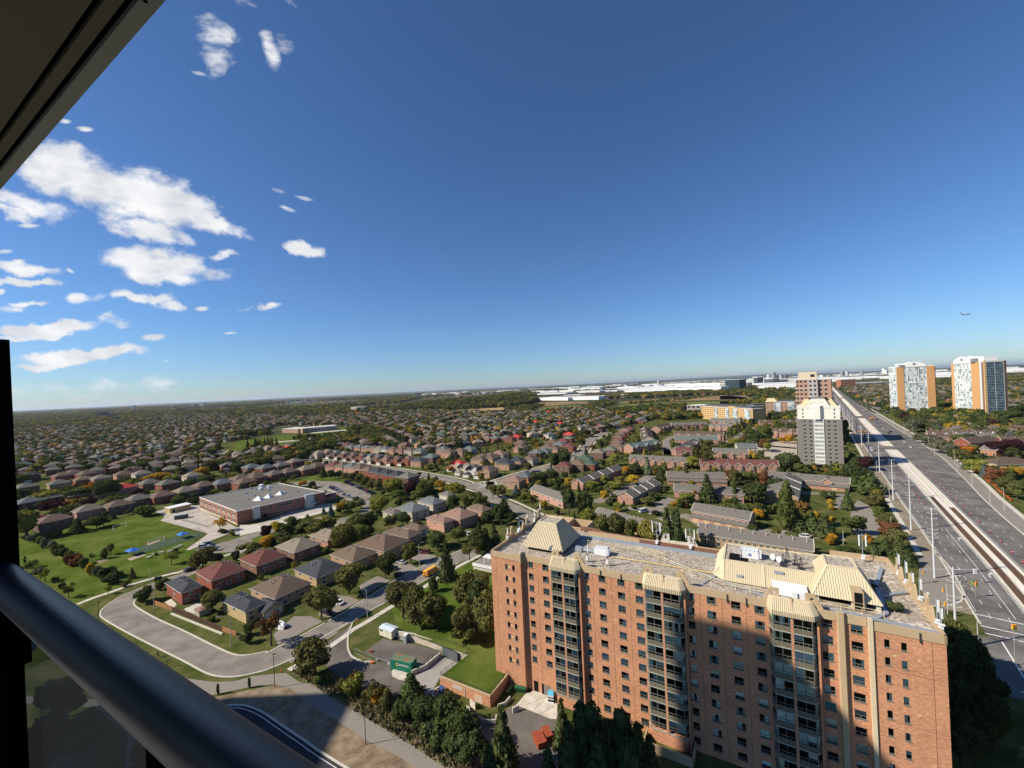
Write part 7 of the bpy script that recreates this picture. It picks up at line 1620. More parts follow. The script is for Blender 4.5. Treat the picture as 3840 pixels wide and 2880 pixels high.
fl_=face((0,22),-math.pi/2);q=MB();tint_panes(q,fl_,21,Hh-1,5,nf,.5,0,GREENW,[3,3,2,3,2]);q.build('side_panes',M_tint,t);q=MB();grid_bars(q,fl_,21,Hh-1,3,nf,.5,0);q.build('side_balcony_grid',M_wpaint,t)
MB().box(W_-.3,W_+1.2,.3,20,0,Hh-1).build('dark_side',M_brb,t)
def crown(t,x0,x1,z0,h,sh=.35):
 n_=14;q=MB();pr=[(x0,z0)]+[(x0+(x1-x0)*(i/n_),z0+h*sh+h*(1-sh)*math.sin(math.pi*i/n_)**.8)for i in range(n_+1)]+[(x1,z0)]
 for y in(-.7,9):a=[(x,y,z)for x,z in pr];b_=[(x,y+.6,z)for x,z in pr];k=len(pr);q.add(a+b_,[tuple(range(k))[::-1],tuple(range(k,2*k))]+[(i,(i+1)%k,k+(i+1)%k,k+i)for i in range(k)])
 for i in range(1,n_+1):q.quad((pr[i][0],-.1,pr[i][1]-.3),(pr[i+1][0],-.1,pr[i+1][1]-.3),(pr[i+1][0],9,pr[i+1][1]-.3),(pr[i][0],9,pr[i][1]-.3))
 b=q.build('white_crown',M_wpaint,t);q=MB();k=20;xc,zc,r=(x0+x1)/2,z0+h*.52,h*.23
 q.add([(xc+r*math.cos(2*math.pi*i/k),-.75,zc+r*math.sin(2*math.pi*i/k))for i in range(k)],[tuple(range(k))]);q.build('round_window',plain('round_grey',(.16,.16,.17)),b)
crown(t,20*u,78*u,Hh-.4,7.6);q=MB();q.prism([(12*u,3),(30*u,2),(30*u,14),(12*u,14)],Hh,Hh+5.2);q.build('plant_house',M_wpaint,t);q=MB();q.bar((18*u,2,Hh),(18*u,2,Hh+3),6);q.build('cooling_drum',plain('drum',(.2,.2,.2)),t)
MB().box(0,W_,0,22,Hh,Hh+.8).build('roof_parapet',M_wpaint,t)
p0,p1,p2=at('E4',1250,1185),at('E4',1665,1224),at('E4',1895,1165);d=p1-p0;W_=d.length;rz=math.atan2(d.y,d.x);Hh=zat('E4',1630,520,p1.y)
t=thing('residential_tower','orange brick and glass tower with a dark right side, right of the twins','apartment tower',(p0.x,p0.y,0),rz,'twin towers right of the avenue');fx=face((0,0),0);u=W_/100
D2_=22.0
MB().box(0,W_,0,22,0,Hh).build('core',MATS['pale_core'],t)
brick_strip(t,fx,0,8*u,Hh,.6,M_obr);brick_strip(t,fx,62*u,84*u,Hh,.6,M_obr);q=MB();q.prism([fx(84.2*u,-.2),fx(91*u,-.2),fx(91*u,-2),fx(84.2*u,-2)],0,Hh-.5);q.build('recess',M_bglass,t);brick_strip(t,fx,91*u,98*u,Hh,.3,plain('brown_panel',(.22,.13,.10)));brick_strip(t,fx,98*u,101*u,Hh+2,.7,M_ybr)
q=MB();tint_panes(q,fx,53*u,Hh-1,12,nf,8.5*u,0,GREENW,[3,3,2.2,3,2]);q.build('panes',M_tint,t);q=MB();grid_bars(q,fx,53*u,Hh-1,6,nf,8.5*u,0);q.build('balcony_grid',M_wpaint,t)
fr_=face((W_+.2,.4),math.pi/2)
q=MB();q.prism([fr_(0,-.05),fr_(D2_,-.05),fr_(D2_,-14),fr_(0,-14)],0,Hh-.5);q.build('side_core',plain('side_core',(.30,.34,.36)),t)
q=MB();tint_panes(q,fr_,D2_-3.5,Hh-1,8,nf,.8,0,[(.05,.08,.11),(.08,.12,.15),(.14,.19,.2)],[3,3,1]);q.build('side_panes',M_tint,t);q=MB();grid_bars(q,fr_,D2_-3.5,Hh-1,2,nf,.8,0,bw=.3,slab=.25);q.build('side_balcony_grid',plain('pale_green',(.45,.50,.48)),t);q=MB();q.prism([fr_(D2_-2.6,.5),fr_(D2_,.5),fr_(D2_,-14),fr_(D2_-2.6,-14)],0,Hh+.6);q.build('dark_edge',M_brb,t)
crown(t,8*u,62*u,Hh-.4,9.2,.3);q=MB();q.prism([(30*u,3),(94*u,1.5),(94*u,16),(30*u,16)],Hh,Hh+7.5);q.build('plant_house',M_wpaint,t);q=MB();q.bar((70*u,1.4,Hh+.2),(70*u,1.4,Hh+5.4),9,n=12);q.build('cooling_drum',MATS['drum'],t);q=MB();q.prism([fr_(0,.4),fr_(D2_,.4),fr_(D2_,-1),fr_(0,-1)],Hh-.5,Hh+1.4);q.build('roof_parapet',M_wht,t)
rzb=math.radians(-38);xl=Vector((297-19*.788,398+19*.616,0));pb=xl
t=thing('brick_tower','pink brick tower with pale balconies and a cream penthouse rising behind the grey tower','apartment tower',(xl.x,xl.y,0),rzb)
d=Vector((math.cos(rzb),math.sin(rzb)))
def ray_len(o,d,cr,x,y):
 u_,v_=uv(cr,x,y);k=u_/FOC;return(k*o.y-o.x)/(d.x-k*d.y)
WB=ray_len(xl,d,'C4',716,400);Hb=zat('C4',553,240,xl.y);fx=face((0,0),0);nf=15
dr_=Vector((-math.sin(rzb),math.cos(rzb)));cB=V2(xl)+d*WB;DBk=38
MB().box(0,WB,0,DBk,0,Hb).build('core',M_pkb,t)
fs=face((WB,0),0)
W2_=ray_len(Vector((cB.x,cB.y,0)),d,'C4',815,400)
q=MB();q.box(WB,WB+W2_,-1.5+3,DBk,0,Hb-.5);q.build('right_wing',M_pkb,t);q=MB();q.box(WB*.58,WB,-.8,0,0,Hb-1);q.build('pale_bay',plain('pale_panel',(.42,.38,.36)),t)
def wincols(root,fx,xs,z1,nf,w,h,off=.03,fh=None,name='window',z0=3):
 fh=fh or(z1-2)/nf;q=MB();f=MB()
 for x in xs:
  for k in range(nf):
   z=z1-fh*(k+1)+.8;A,B=fx(x-w/2,off),fx(x+w/2,off)
   q.quad((*A,z),(*B,z),(*B,z+h),(*A,z+h));A,B,C,D_2=fx(x-w/2-.15,off+.1),fx(x+w/2+.15,off+.1),fx(x+w/2+.15,0),fx(x-w/2-.15,0);f.prism([A,B,C,D_2],z-.25,z)
 b=q.build(name,M_dglass,root);f.build('sills',M_trim,b);return b
wincols(t,fx,[WB*s for s in(.08,.25,.45)],Hb,nf,WB*.1,2.0);wincols(t,lambda x,o=0:fx(x,o+.8),[WB*.68,WB*.88],Hb,nf,WB*.1,2.0);wincols(t,lambda x,o=0:fx(x,o-1.5),[WB+W2_*.22,WB+W2_*.6],Hb,nf,W2_*.2,1.9)
q=MB()
for k in range(nf):z=Hb-(Hb-2)/nf*k;q.box(-1.2,0,1,8,z-.3,z);q.box(WB+W2_,WB+W2_+1.4,2,9,z-.3,z)
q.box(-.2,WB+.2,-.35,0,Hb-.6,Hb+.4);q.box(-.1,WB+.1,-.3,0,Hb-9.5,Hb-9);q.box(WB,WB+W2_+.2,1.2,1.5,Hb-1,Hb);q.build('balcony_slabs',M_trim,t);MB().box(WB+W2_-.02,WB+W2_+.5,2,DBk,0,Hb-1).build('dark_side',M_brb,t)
MB().box(WB*.12,WB*.98,3,18,Hb,Hb+7).build('cream_penthouse',plain('cream_block',(.60,.52,.38)),t);MB().box(WB*.68,WB*.88,2.9,3.05,Hb+2,Hb+4.6).build('louvre',M_dglass,t)
def slab_block(cr,a,b_,top,depth,label,m_,bays,nf,arch=None,rc='flat',group=None):
 p0,p1=at(cr,*a),at(cr,*b_);d=p1-p0;W_=d.length;rz=math.atan2(d.y,d.x);Hh=zat(cr,*top,p0.y);t=thing('apartment_building',label,'apartment building',(p0.x,p0.y,0),rz,group);fx=face((0,0),0)
 MB().box(0,W_,0,depth,0,Hh).build('wall',m_,t);MB().box(-.3,W_+.3,-.3,depth+.3,Hh,Hh+.5).build('parapet',M_trim,t)
 MB().box(W_*.05,W_*.95,depth*.2,depth*.9,Hh+.5,Hh+3).build('roof_storey',plain('slate_roof',(.09,.10,.12)),t)
 for x0,x1 in bays:
  q=MB();tint_panes(q,lambda x,o=0:fx(x,o+.9),(x1-x0)*W_,Hh-1,3,nf,x0*W_,0,[(.42,.50,.52),(.22,.28,.30),(.60,.64,.64)],[3,2,2]);
  c_=MB();c_.box(x0*W_,x1*W_,-.9,0,0,Hh-.8);bb=c_.build('glazed_bay',plain('bay_frame',(.38,.40,.40)),t);q.build('panes',M_tint,bb)
 edges=sorted([0]+[v for b2 in bays for v in b2]+[1]);xs=[]
 for i in range(0,len(edges)-1,2):
  w=edges[i+1]-edges[i]
  if w>.03:n_=max(1,int(w*W_/4.2));xs+=[(edges[i]+w*(j+.5)/n_)*W_ for j in range(n_)]
 wincols(t,fx,xs,Hh,nf,1.7,1.3);
 if arch:
  x0,x1=arch;q=MB();n_=10;pr=[(W_*(x0+(x1-x0)*i/n_),Hh+.4+2.4*math.sin(math.pi*i/n_))for i in range(n_+1)];k=n_+1;a=[(x,-.5,z)for x,z in pr];b2=[(x,1,z)for x,z in pr];q.add(a+b2,[tuple(range(k))[::-1],tuple(range(k,2*k))]+[(i,i+1,k+i+1,k+i)for i in range(k-1)]);q.build('arched_gable',m_,t)
 return t,W_,Hh
t,W_,Hh=slab_block('U',(-330,815),(600,915),(-330,590),18,'yellow brick apartment building with blue glass bays and an arched gable',M_ybr,[(.30,.36),(.52,.58),(.66,.74),(.87,.96)],6,arch=(.52,.74))
t,W_,Hh=slab_block('U',(655,860),(815,845),(655,595),18,'right hand wing of the yellow brick apartments',M_ybr,[],6)
t,W_,Hh=slab_block('U',(835,760),(1375,760),(835,520),18,'pink brick apartment building with dark glass bays and a tan mansard roof',M_pkb,[(.28,.50),(.74,.96)],6);q=MB();q.add([(-1,-1,Hh+.4),(W_*.4,-1,Hh+.4),(W_*.4,14,Hh+.4),(-1,14,Hh+.4),(W_*.07,3,Hh+6.5),(W_*.3,3,Hh+6.5),(W_*.3,10,Hh+6.5),(W_*.07,10,Hh+6.5)],[(0,1,5,4),(1,2,6,5),(2,3,7,6),(3,0,4,7),(4,5,6,7)]);q.build('mansard_roof',M_tanr,t)
def simple(cr,a,b_,top,depth,name,label,cat,m_,rows=0,roof=None,cols=0,group=None,stripe=M_dglass):
 p0,p1=at(cr,*a),at(cr,*b_);d=p1-p0;W_=max(2,d.length);rz=math.atan2(d.y,d.x);Hh=max(3,zat(cr,*top,p0.y));t=thing(name,label,cat,(p0.x,p0.y,0),rz,group)
 MB().box(0,W_,0,depth,0,Hh).build('wall',m_,t);MB().box(-.4,W_+.4,-.4,depth+.4,Hh,Hh+max(.5,Hh*.03)).build('roof',roof or M_trim,t)
 if rows:
  q=MB()
  for k in range(rows):
   z=Hh*(k+.35)/rows
   if cols:
    for c in range(cols):x=W_*(c+.2)/cols;q.box(x,x+W_/cols*.6,-.15,0,z,z+Hh/rows*.5)
   else:q.box(W_*.02,W_*.98,-.15,0,z,z+Hh/rows*.5)
  q.build('window_band',stripe,t)
 return t
simple('C3',(1718,548),(1830,552),(1718,487),40,'school_block','grey school building at the edge of the green fields','building',plain('grey_block',(.26,.24,.21)),2,cols=3);simple('C3',(1832,552),(1945,560),(1832,505),40,'school_block','lower brown wing of the school at the fields','building',plain('brown_block',(.20,.15,.12)),1)
simple('C2',(920,548),(968,550),(920,503),25,'apartment_building','small pale apartment building rising from the woods, left half','apartment building',plain('beige_block',(.42,.36,.30)),6,cols=4);simple('C2',(972,549),(1030,547),(972,503),25,'apartment_building','small pale apartment building rising from the woods, darker right half','apartment building',plain('shade_block',(.17,.15,.14)),6,cols=5)  # right half's colour is darkened as the side turned from the sun
M_sch=brick_mat('far_school_brick',(.33,.20,.14),(.42,.26,.19),(.5,.33,.24))
t=simple('V',(290,320),(595,325),(290,245),30,'school','long pale brick school across the park, left hall with dark panels','school',M_sch,0);simple('V',(680,325),(740,318),(680,240),26,'school','sunlit end wall of the school across the park','school',M_sch);simple('V',(745,316),(1325,262),(745,232),30,'school','long dark wing of the school across the park','school',plain('school_shaded',(.17,.105,.085)),2,cols=14,stripe=M_trim)  # long wing: shade put into a darker copy of the brick colour
sheet('park_lawn',P('C2',(-100,930),(0,912),(180,870),(420,840),(560,790),(660,770),(900,760),(1020,750),(930,715),(860,690),(900,665),(830,665),(640,710),(450,735),(300,740),(180,770),(0,775))+P('C1',(1950,800),(1930,900),(1990,915)),M_lawn,.03);sheet('park_path',P('C2',(180,800),(420,778),(660,778),(420,785),(180,806)),M_conc,.045);sheet('school_apron',P('C2',(540,722),(640,708),(860,688),(900,692),(640,716)),M_conc,.045)
sheet('small_green',P('C1',(130,1060),(130,1015),(230,1010),(200,1050)),M_lawn,.03);sheet('golf_green',P('C2',(100,500),(500,465),(900,445),(1050,440),(700,470),(400,495)),mat('meadow',(.095,.135,.045),.95,.2,.01,coord='World'),.1)
M_field=mat('brown_field',(.22,.15,.085),.97,.14,.012,col2=(.27,.20,.11),coord='World');M_field2=mat('straw_field',(.36,.27,.12),.97,.12,.012,coord='World');M_fieldg=mat('green_field',(.11,.145,.04),.97,.2,.01,col2=(.17,.18,.06),coord='World')
sheet('brown_field',P('C3',(330,488),(440,465),(620,457),(890,455),(900,470),(720,478),(600,490),(400,505)),M_field,.15);sheet('green_field',P('C3',(390,525),(560,500),(840,485),(830,500),(640,520),(430,548)),M_fieldg,.15);sheet('straw_field',P('C3',(-60,530),(0,505),(200,503),(310,520),(190,540),(0,545)),M_field2,.15)
sheet('straw_field',P('C2',(1740,535),(1900,515),(2212,503),(2212,545),(1950,542)),M_field2,.2);sheet('brown_field',P('C3',(1120,470),(1200,455),(1500,432),(1780,420),(1900,412),(2212,402),(2212,440),(1900,445),(1600,452),(1400,462)),M_field,.15);sheet('green_field',P('C3',(1090,510),(1180,480),(1500,465),(1900,455),(2212,450),(2212,470),(1900,475),(1700,490),(1400,505),(1150,520)),M_fieldg,.15);sheet('brown_field',P('C4',(0,350),(240,372),(550,372),(550,392),(200,385),(0,385)),M_field,.15);sheet('green_field',P('C4',(0,395),(300,390),(550,395),(550,415),(0,415)),M_fieldg,.15);sheet('straw_field',P('C3',(900,520),(1000,510),(1080,505),(1040,525)),M_field2,.2)
off=[('C4',(40,318),(142,318),(40,245),'dark teal glass office block with a green roof',(.04,.07,.08),8,(.05,.16,.14)),('C4',(235,276),(272,277),(235,222),'white framed office tower',(.70,.70,.68),6,None),('C4',(275,278),(316,276),(275,224),'dark glass office tower against the white framed one',(.05,.07,.08),7,None),('C4',(322,278),(388,278),(322,237),'banded white and dark office block, left of two',(.10,.13,.15),6,(.7,.7,.7)),('C4',(424,276),(496,276),(424,238),'banded white and dark office block, right of two',(.10,.13,.15),6,(.7,.7,.7)),('C4',(498,285),(548,286),(498,232),'white office slab left of the cream penthouse',(.66,.66,.62),6,None),('C4',(145,280),(200,282),(145,250),'low white office building',(.66,.65,.6),3,None),('C4',(200,300),(236,296),(200,262),'small brown office block left of the white framed tower',(.22,.16,.14),5,None),('C4',(0,305),(42,305),(0,256),'white long office building at the left of the teal block',(.66,.66,.62),4,None),('C4',(858,275),(905,282),(858,235),'white medical building by the avenue',(.70,.68,.62),4,None),('C4',(880,300),(988,296),(880,240),'terraced red brick building at the far end of the avenue',(.38,.15,.09),5,None)]
for i,(cr,a,b_,top,lab,c,rows,rc)in enumerate(off):simple(cr,a,b_,top,40,'office_building',lab,'office building',plain(f'office{i}',c),rows,roof=plain(f'office_roof{i}',rc)if rc else M_wpaint)
t=simple('C4',(425,322),(552,322),(425,306),60,'plaza_building','low building with a pale green roof beyond the woods','building',plain('plaza',(.35,.2,.15)),0,roof=plain('mint_roof',(.25,.48,.40)))
for i,(cr,a,top,w)in enumerate([('C4',357,203,6),('C4',398,187,17),('C4',418,208,25),('C4',455,204,22),('C4',485,205,30),('C4',900,183,20),('C4',932,178,10),('C4',1040,173,8),('C4',1200,158,9),('C4',1218,168,12),('C4',760,205,30),('C3',1310,295,5),('C3',1485,280,8),('C2',1475,383,50),('C2',1570,383,30),('C2',390,438,18),('C2',510,432,12),('C2',540,433,10),('C2',320,443,25),('C2',610,436,30),('C2',680,430,40),('C2',745,430,40),('C1',1660,462,14),('C1',1680,462,10),('C1',1095,490,18),('C1',1590,484,20),('C1',820,545,60),('C1',880,560,90)]):
 k=CR[cr][2];fx_,fy_=CR[cr][0]+a*k,CR[cr][1]+top*k;u_,v_=uv(cr,a,top);Y_=random.uniform(4500,6000)if not(cr=='C1' and a in(820,880))else 2300;x=u_/FOC*Y_;h=EYE-v_/FOC*Y_;wm_=w*k/FOC*Y_
 h=max(h,14);c=random.choice([(.45,.45,.44),(.30,.29,.28),(.62,.62,.6),(.2,.22,.25)])if a not in(820,880)else(.07,.08,.085);t=thing('distant_tower',f'{"pale" if c[0] > .4 else "grey"} building block on the far skyline, {ORD[i]} of the set','building',(x,Y_,0),0,'far skyline buildings');MB().box(-wm_/2,wm_/2,0,40,0,h).build('wall',plain(f'sky{c}',c),t);q=MB();[q.box(-wm_*.45,wm_*.45,-.3,0,h*(j+.3)/6,h*(j+.6)/6)for j in range(6)];q.build('window_band',M_dglass,t)
shed_area=[at('C3',500,445),at('C3',1500,420),at('C3',2300,385),at('C3',2500,330),at('C3',2300,300),at('C3',1200,318),at('C3',0,372),at('C3',0,385)]
wd=MB();WHM=mat('shed_white',(.78,.78,.76),.7,.05,.02);WHR=mat('shed_roof',(.80,.80,.79),.7,.05,.02)
cnt=0;sl=[]
def warehouse(x,y,w,d,h,rz,lab):
 t=thing('warehouse',lab,'warehouse',(x,y,0),rz,'white warehouses on the plain');MB().box(-w/2,w/2,-d/2,d/2,0,h).build('wall',WHM,t);MB().box(-w/2-1,w/2+1,-d/2-1,d/2+1,h,h+1).build('roof',WHR,t)
rr=random.Random(5)
for i in range(4000):
 X=rr.uniform(-1500,9000);Y=2000*(9500/2000)**rr.random();fx_,fy_=photo(X,Y,0)
 if not(2020<fx_<3840 or(1560<fx_<=2020 and Y>5200)):continue
 if fx_>3840:continue
 if fx_<2800 and Y<2350:continue
 if any(math.hypot(X-a,Y-b_)<c for a,b_,c in sl):continue
 if fx_>3000 and Y<2600:continue
 w,d=rr.uniform(130,340),rr.uniform(90,180);sl.append((X,Y,w*.5));warehouse(X,Y,w,d,rr.uniform(12,19),math.radians(52-90+rr.uniform(-4,4)),'long flat white warehouse on the far industrial plain');cnt+=1
 if cnt>270:break
for(a,b_,top)in(((485,446),(730,446),425),((735,444),(985,440),420),((690,420),(830,416),405),((1120,420),(1220,416),402),((1560,380),(2000,372),345),((1620,345),(2040,335),312)):
 p0,p1=at('C3',*a),at('C3',*b_);d=p1-p0;t=thing('warehouse',f'big white warehouse in the first line behind the fields, facade {int(d.length)} metres long','warehouse',(p0.x,p0.y,0),math.atan2(d.y,d.x),'front line warehouses');h=max(9,zat('C3',a[0],top,p0.y));MB().box(0,d.length,0,90,0,h).build('wall',WHM,t);MB().box(-1,d.length+1,-1,91,h,h+1).build('roof',WHR,t)
for i,(cr,x0,x1,y,h)in enumerate((('C2',0,500,488,10),('C1',1880,2212,490,10),('C1',1100,1450,577,7),('C1',1790,1830,492,12),('C4',985,1240,285,12),('C4',900,1240,250,12),('C4',880,1240,225,14),('C4',1570,1670,205,10),('C4',1570,1670,225,12),('C4',2070,2212,190,12),('C4',2120,2212,245,10),('C4',2080,2130,425,6),('C4',1575,1610,405,5))):
 p0,p1=at(cr,x0,y),at(cr,x1,y-(x1-x0)*.0463);d=p1-p0;t=thing('warehouse',f'low white roofed hall far away, {ORD[i]} of the single ones','warehouse',(p0.x,p0.y,0),math.atan2(d.y,d.x),'single white halls');MB().box(0,d.length,0,60,0,h).build('wall',WHM,t);MB().box(-1,d.length+1,-1,61,h,h+.8).build('roof',WHR,t)
q=MB();p=at('C3',1225,347);vs=[]
n_=16
for i in range(9):
 for j in range(n_):r=110*math.cos(i/8*math.pi/2);vs.append((r*math.cos(2*math.pi*j/n_),r*.6*math.sin(2*math.pi*j/n_),24*math.sin(i/8*math.pi/2)))
q.add(vs,[(i*n_+j,i*n_+(j+1)%n_,(i+1)*n_+(j+1)%n_,(i+1)*n_+j)for i in range(8)for j in range(n_)]);q.build('sports_dome',WHM,None,p,label='white air dome among the far warehouses',cat='dome')
def ridge(name,pts,Y_,m_,depth=3000):
 q=MB();top=[];
 for fx_,fy_ in pts:
  dx,dy=fx_-CX,fy_-CY;u_,v_=dx*_c-dy*_s,dx*_s+dy*_c;top.append((u_/FOC*Y_,Y_,EYE-v_/FOC*Y_))
 for a,b_ in zip(top,top[1:]):
  q.quad((a[0],a[1]-depth*.5,-5),(b_[0],b_[1]-depth*.5,-5),b_,a);q.quad(a,b_,(b_[0]*1.15,b_[1]+depth,b_[2]*.7),(a[0]*1.15,a[1]+depth,a[2]*.7))
 q.build(name,m_,kind='structure')
M_ridge=mat('wooded_ridge',(.05,.07,.035),1,.3,.002,coord='World')
ridge('escarpment',[(-100,1555),(200,1538),(345,1532),(352,1527),(450,1522),(600,1513),(750,1508),(860,1503),(868,1506),(950,1500),(1100,1492)],26000,M_ridge)
ridge('distant_hills',[(900,1503),(1100,1490),(1300,1481),(1500,1471),(1800,1457),(2000,1449),(2300,1435),(2500,1424),(2700,1413),(2860,1404),(3050,1404),(3300,1392),(3600,1376),(3900,1362),(4300,1350)],30000,M_ridge)
#the neighbours of the balcony (left of the picture; their shadows reach into it)
M_tower=plain('tower_concrete',(.32,.32,.33));fang=FANG
def neighbour(corner,w,d,h,rz,label):
 t=thing('high_rise',label,'high-rise',(corner[0],corner[1],0),rz);MB().box(-w,0,-d,0,0,h).build('body',M_tower,t);q=MB();n_=int(h/3)
 for k in range(n_):
  z=k*3.0;q.box(-w-.9,.0+.02,.0,.02,z+2.7,z+2.95);q.box(.0,.03,-d,0,z+1.0,z+2.6)
 q.build('floor_bands',M_dglass,t)
neighbour((-78.5,50.2),13.5,40,119.5,FANG,'tall grey residential high-rise left of the balcony, beyond the picture edge')
neighbour((-168,74.5),30,34,100,0,'second grey high-rise far left of the balcony, beyond the picture edge')
#the balcony we stand on
bal=thing('balcony','dark blue balcony railing with a glass panel and the concrete slab above it','balcony',(0,0,EYE),FANG)
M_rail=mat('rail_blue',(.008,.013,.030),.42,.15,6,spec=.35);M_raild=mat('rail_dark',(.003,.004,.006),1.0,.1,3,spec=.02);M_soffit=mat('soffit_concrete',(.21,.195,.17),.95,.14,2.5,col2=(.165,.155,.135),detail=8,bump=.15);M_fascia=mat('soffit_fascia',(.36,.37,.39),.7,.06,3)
d_=.33;yc=.5755*d_;rr_=(.675-.476)*d_*.5*.86
q=MB();q.bar((-3,yc,-d_),(4,yc,-d_),rr_*2,n=40);q.build('handrail',M_rail,bal,smooth=True)
xp=-1.027*math.cos(FANG)+.85*math.sin(FANG)
MB().box(xp-.5,xp-.0,yc-.04,yc+.03,-1.4,.145).build('post',M_raild,bal)
xg=(-1.2825*math.cos(FANG)+1.2875*math.sin(FANG))*d_
MB().box(xg,4,yc-.012,yc+.012,-1.3,-d_-.01).build('infill_panel',M_raild,bal)
M_bglz=glass_mat('balcony_glass',(.50,.55,.57),.0);_l=M_bglz.node_tree;_l.links.remove(_l.nodes['Mix Shader'].inputs[0].links[0]);_l.nodes['Mix Shader'].inputs[0].default_value=.05;MB().box(xp,xg,yc-.005,yc+.005,-1.3,-d_-.04).build('glass_panel',M_bglz,bal)
q=MB();q.box(xp-.02,xp+.10,yc-.03,yc+.02,-.47,-.40);q.box(xp+.03,xp+.06,yc-.04,yc+.03,-.50,-.36);q.build('glass_clamp',M_raild,bal);q=MB();q.bar((xp-.03,yc-.05,-.5),(xp-.03,yc+.05,-.5),.03,n=8);q.build('bolt',M_galv,bal)
e_=1.15;q=MB();y1=.479*e_;q.box(-3.5,6,y1-.04,y1,e_,e_+.02);q.build('metal_fascia',M_fascia,bal)
q=MB();q.box(-3.5,6,y1-.16,y1-.001,e_+.021,e_+.2);q.build('drip_groove',M_raild,bal)
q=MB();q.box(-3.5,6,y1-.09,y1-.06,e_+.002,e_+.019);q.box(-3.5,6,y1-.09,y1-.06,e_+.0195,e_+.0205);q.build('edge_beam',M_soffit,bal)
q=MB();q.box(-3.5,6,y1-.275,y1-.161,e_+.021,e_+.2);q.build('groove',M_soffit,bal)
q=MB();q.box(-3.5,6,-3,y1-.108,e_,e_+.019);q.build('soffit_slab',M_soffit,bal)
q=MB();q.bar((-.75,-.05,e_-.001),(-.62,.28,e_-.001),.006,.002);q.build('hairline_crack',M_dark,bal)
q=MB()
for x in(-1.45,-1.05,-.55,-.53,-.12):q.bar((x,y1-.03,e_-.003),(x,y1-.03,e_+.001),.012,n=8)
q.build('screw_head',M_dark,bal)
MB().box(-3.5,6,-3.2,-3,-1.45,e_+.2).build('house_wall',M_tower,bal);MB().box(-3.5,6,-3,yc+.06,-1.6,-1.42).build('floor_slab',M_tower,bal)
#trees
def leaf_mat(name,inst=False):
 m=D.materials.new(name);m.use_nodes=True;t=m.node_tree;t.nodes.clear();L=t.links.new
 oi=N(t,'ShaderNodeObjectInfo');g=N(t,'ShaderNodeNewGeometry');tc=N(t,'ShaderNodeTexCoord')
 nz=N(t,'ShaderNodeTexNoise',i_Scale=.55,i_Detail=3.0);L(tc.outputs['Object'],nz.inputs['Vector'])
 if inst:
  r=ramp(t,[(0,(.056,.070,.024)),(.18,(.078,.094,.028)),(.36,(.046,.058,.024)),(.54,(.092,.104,.030)),(.62,(.058,.068,.027)),(.72,(.125,.125,.034)),(.82,(.17,.145,.030)),(.90,(.30,.20,.026)),(.95,(.17,.095,.032)),(.985,(.05,.02,.02))],oi.outputs['Random'])
  r.color_ramp.interpolation='CONSTANT';base=r.outputs[0]
 else:base=oi.outputs['Color']
 f=math_n(t,'MULTIPLY',math_n(t,'MULTIPLY_ADD',nz.outputs['Fac'],1.2,.68),math_n(t,'MULTIPLY_ADD',g.outputs['Random Per Island'],.8,.6))
 vs=N(t,'ShaderNodeVectorMath',operation='SCALE');L(base,vs.inputs[0]);L(f,vs.inputs['Scale'])
 di=N(t,'ShaderNodeBsdfDiffuse');tr=N(t,'ShaderNodeBsdfTranslucent');L(vs.outputs[0],di.inputs[0])
 v2=N(t,'ShaderNodeVectorMath',operation='MULTIPLY');L(vs.outputs[0],v2.inputs[0]);v2.inputs[1].default_value=(1.15,1.2,.6);L(v2.outputs[0],tr.inputs[0])
 mx=N(t,'ShaderNodeMixShader');mx.inputs[0].default_value=.25;L(di.outputs[0],mx.inputs[1]);L(tr.outputs[0],mx.inputs[2])
 o=N(t,'ShaderNodeOutputMaterial');L(mx.outputs[0],o.inputs[0]);MATS[name]=m;return m
M_leaf=leaf_mat('leaves');M_leafi=leaf_mat('wood_leaves',True);M_bark=mat('bark',(.085,.065,.05),.95,.2,3)
def leaf_quads(P_,Nn,size,rs,squash=1.0,droop=0):
 "P_ (n,3) centres, Nn (n,3) outward normals -> verts, faces"
 n_=len(P_);a=rs.normal(size=(n_,3));nn=Nn+a*.55;nn/=np.linalg.norm(nn,axis=1)[:,None]+1e-9
 b_=rs.normal(size=(n_,3));u_=np.cross(nn,b_);u_/=np.linalg.norm(u_,axis=1)[:,None]+1e-9;v_=np.cross(nn,u_)
 s=size*rs.uniform(.6,1.35,n_)[:,None];k=rs.uniform(.55,1,n_)[:,None]
 q=np.stack([P_-u_*s-v_*s*k,P_+u_*s*.7-v_*s*k,P_+u_*s+v_*s*k*.8,P_-u_*s*.8+v_*s*k],1)
 if droop:q[:,1:3,2]-=droop*s
 return q.reshape(-1,3)
def np_mesh(name,V,F,mat_):
 me=D.meshes.new(name);V=np.asarray(V,'f');me.vertices.add(len(V));me.vertices.foreach_set('co',V.ravel())
 F=np.asarray(F,'i');k=F.shape[1];me.loops.add(F.size);me.loops.foreach_set('vertex_index',F.ravel());me.polygons.add(len(F));me.polygons.foreach_set('loop_start',np.arange(0,F.size,k,dtype='i'));me.polygons.foreach_set('loop_total',np.full(len(F),k,'i'))
 me.materials.append(mat_);me.update(calc_edges=True);return me
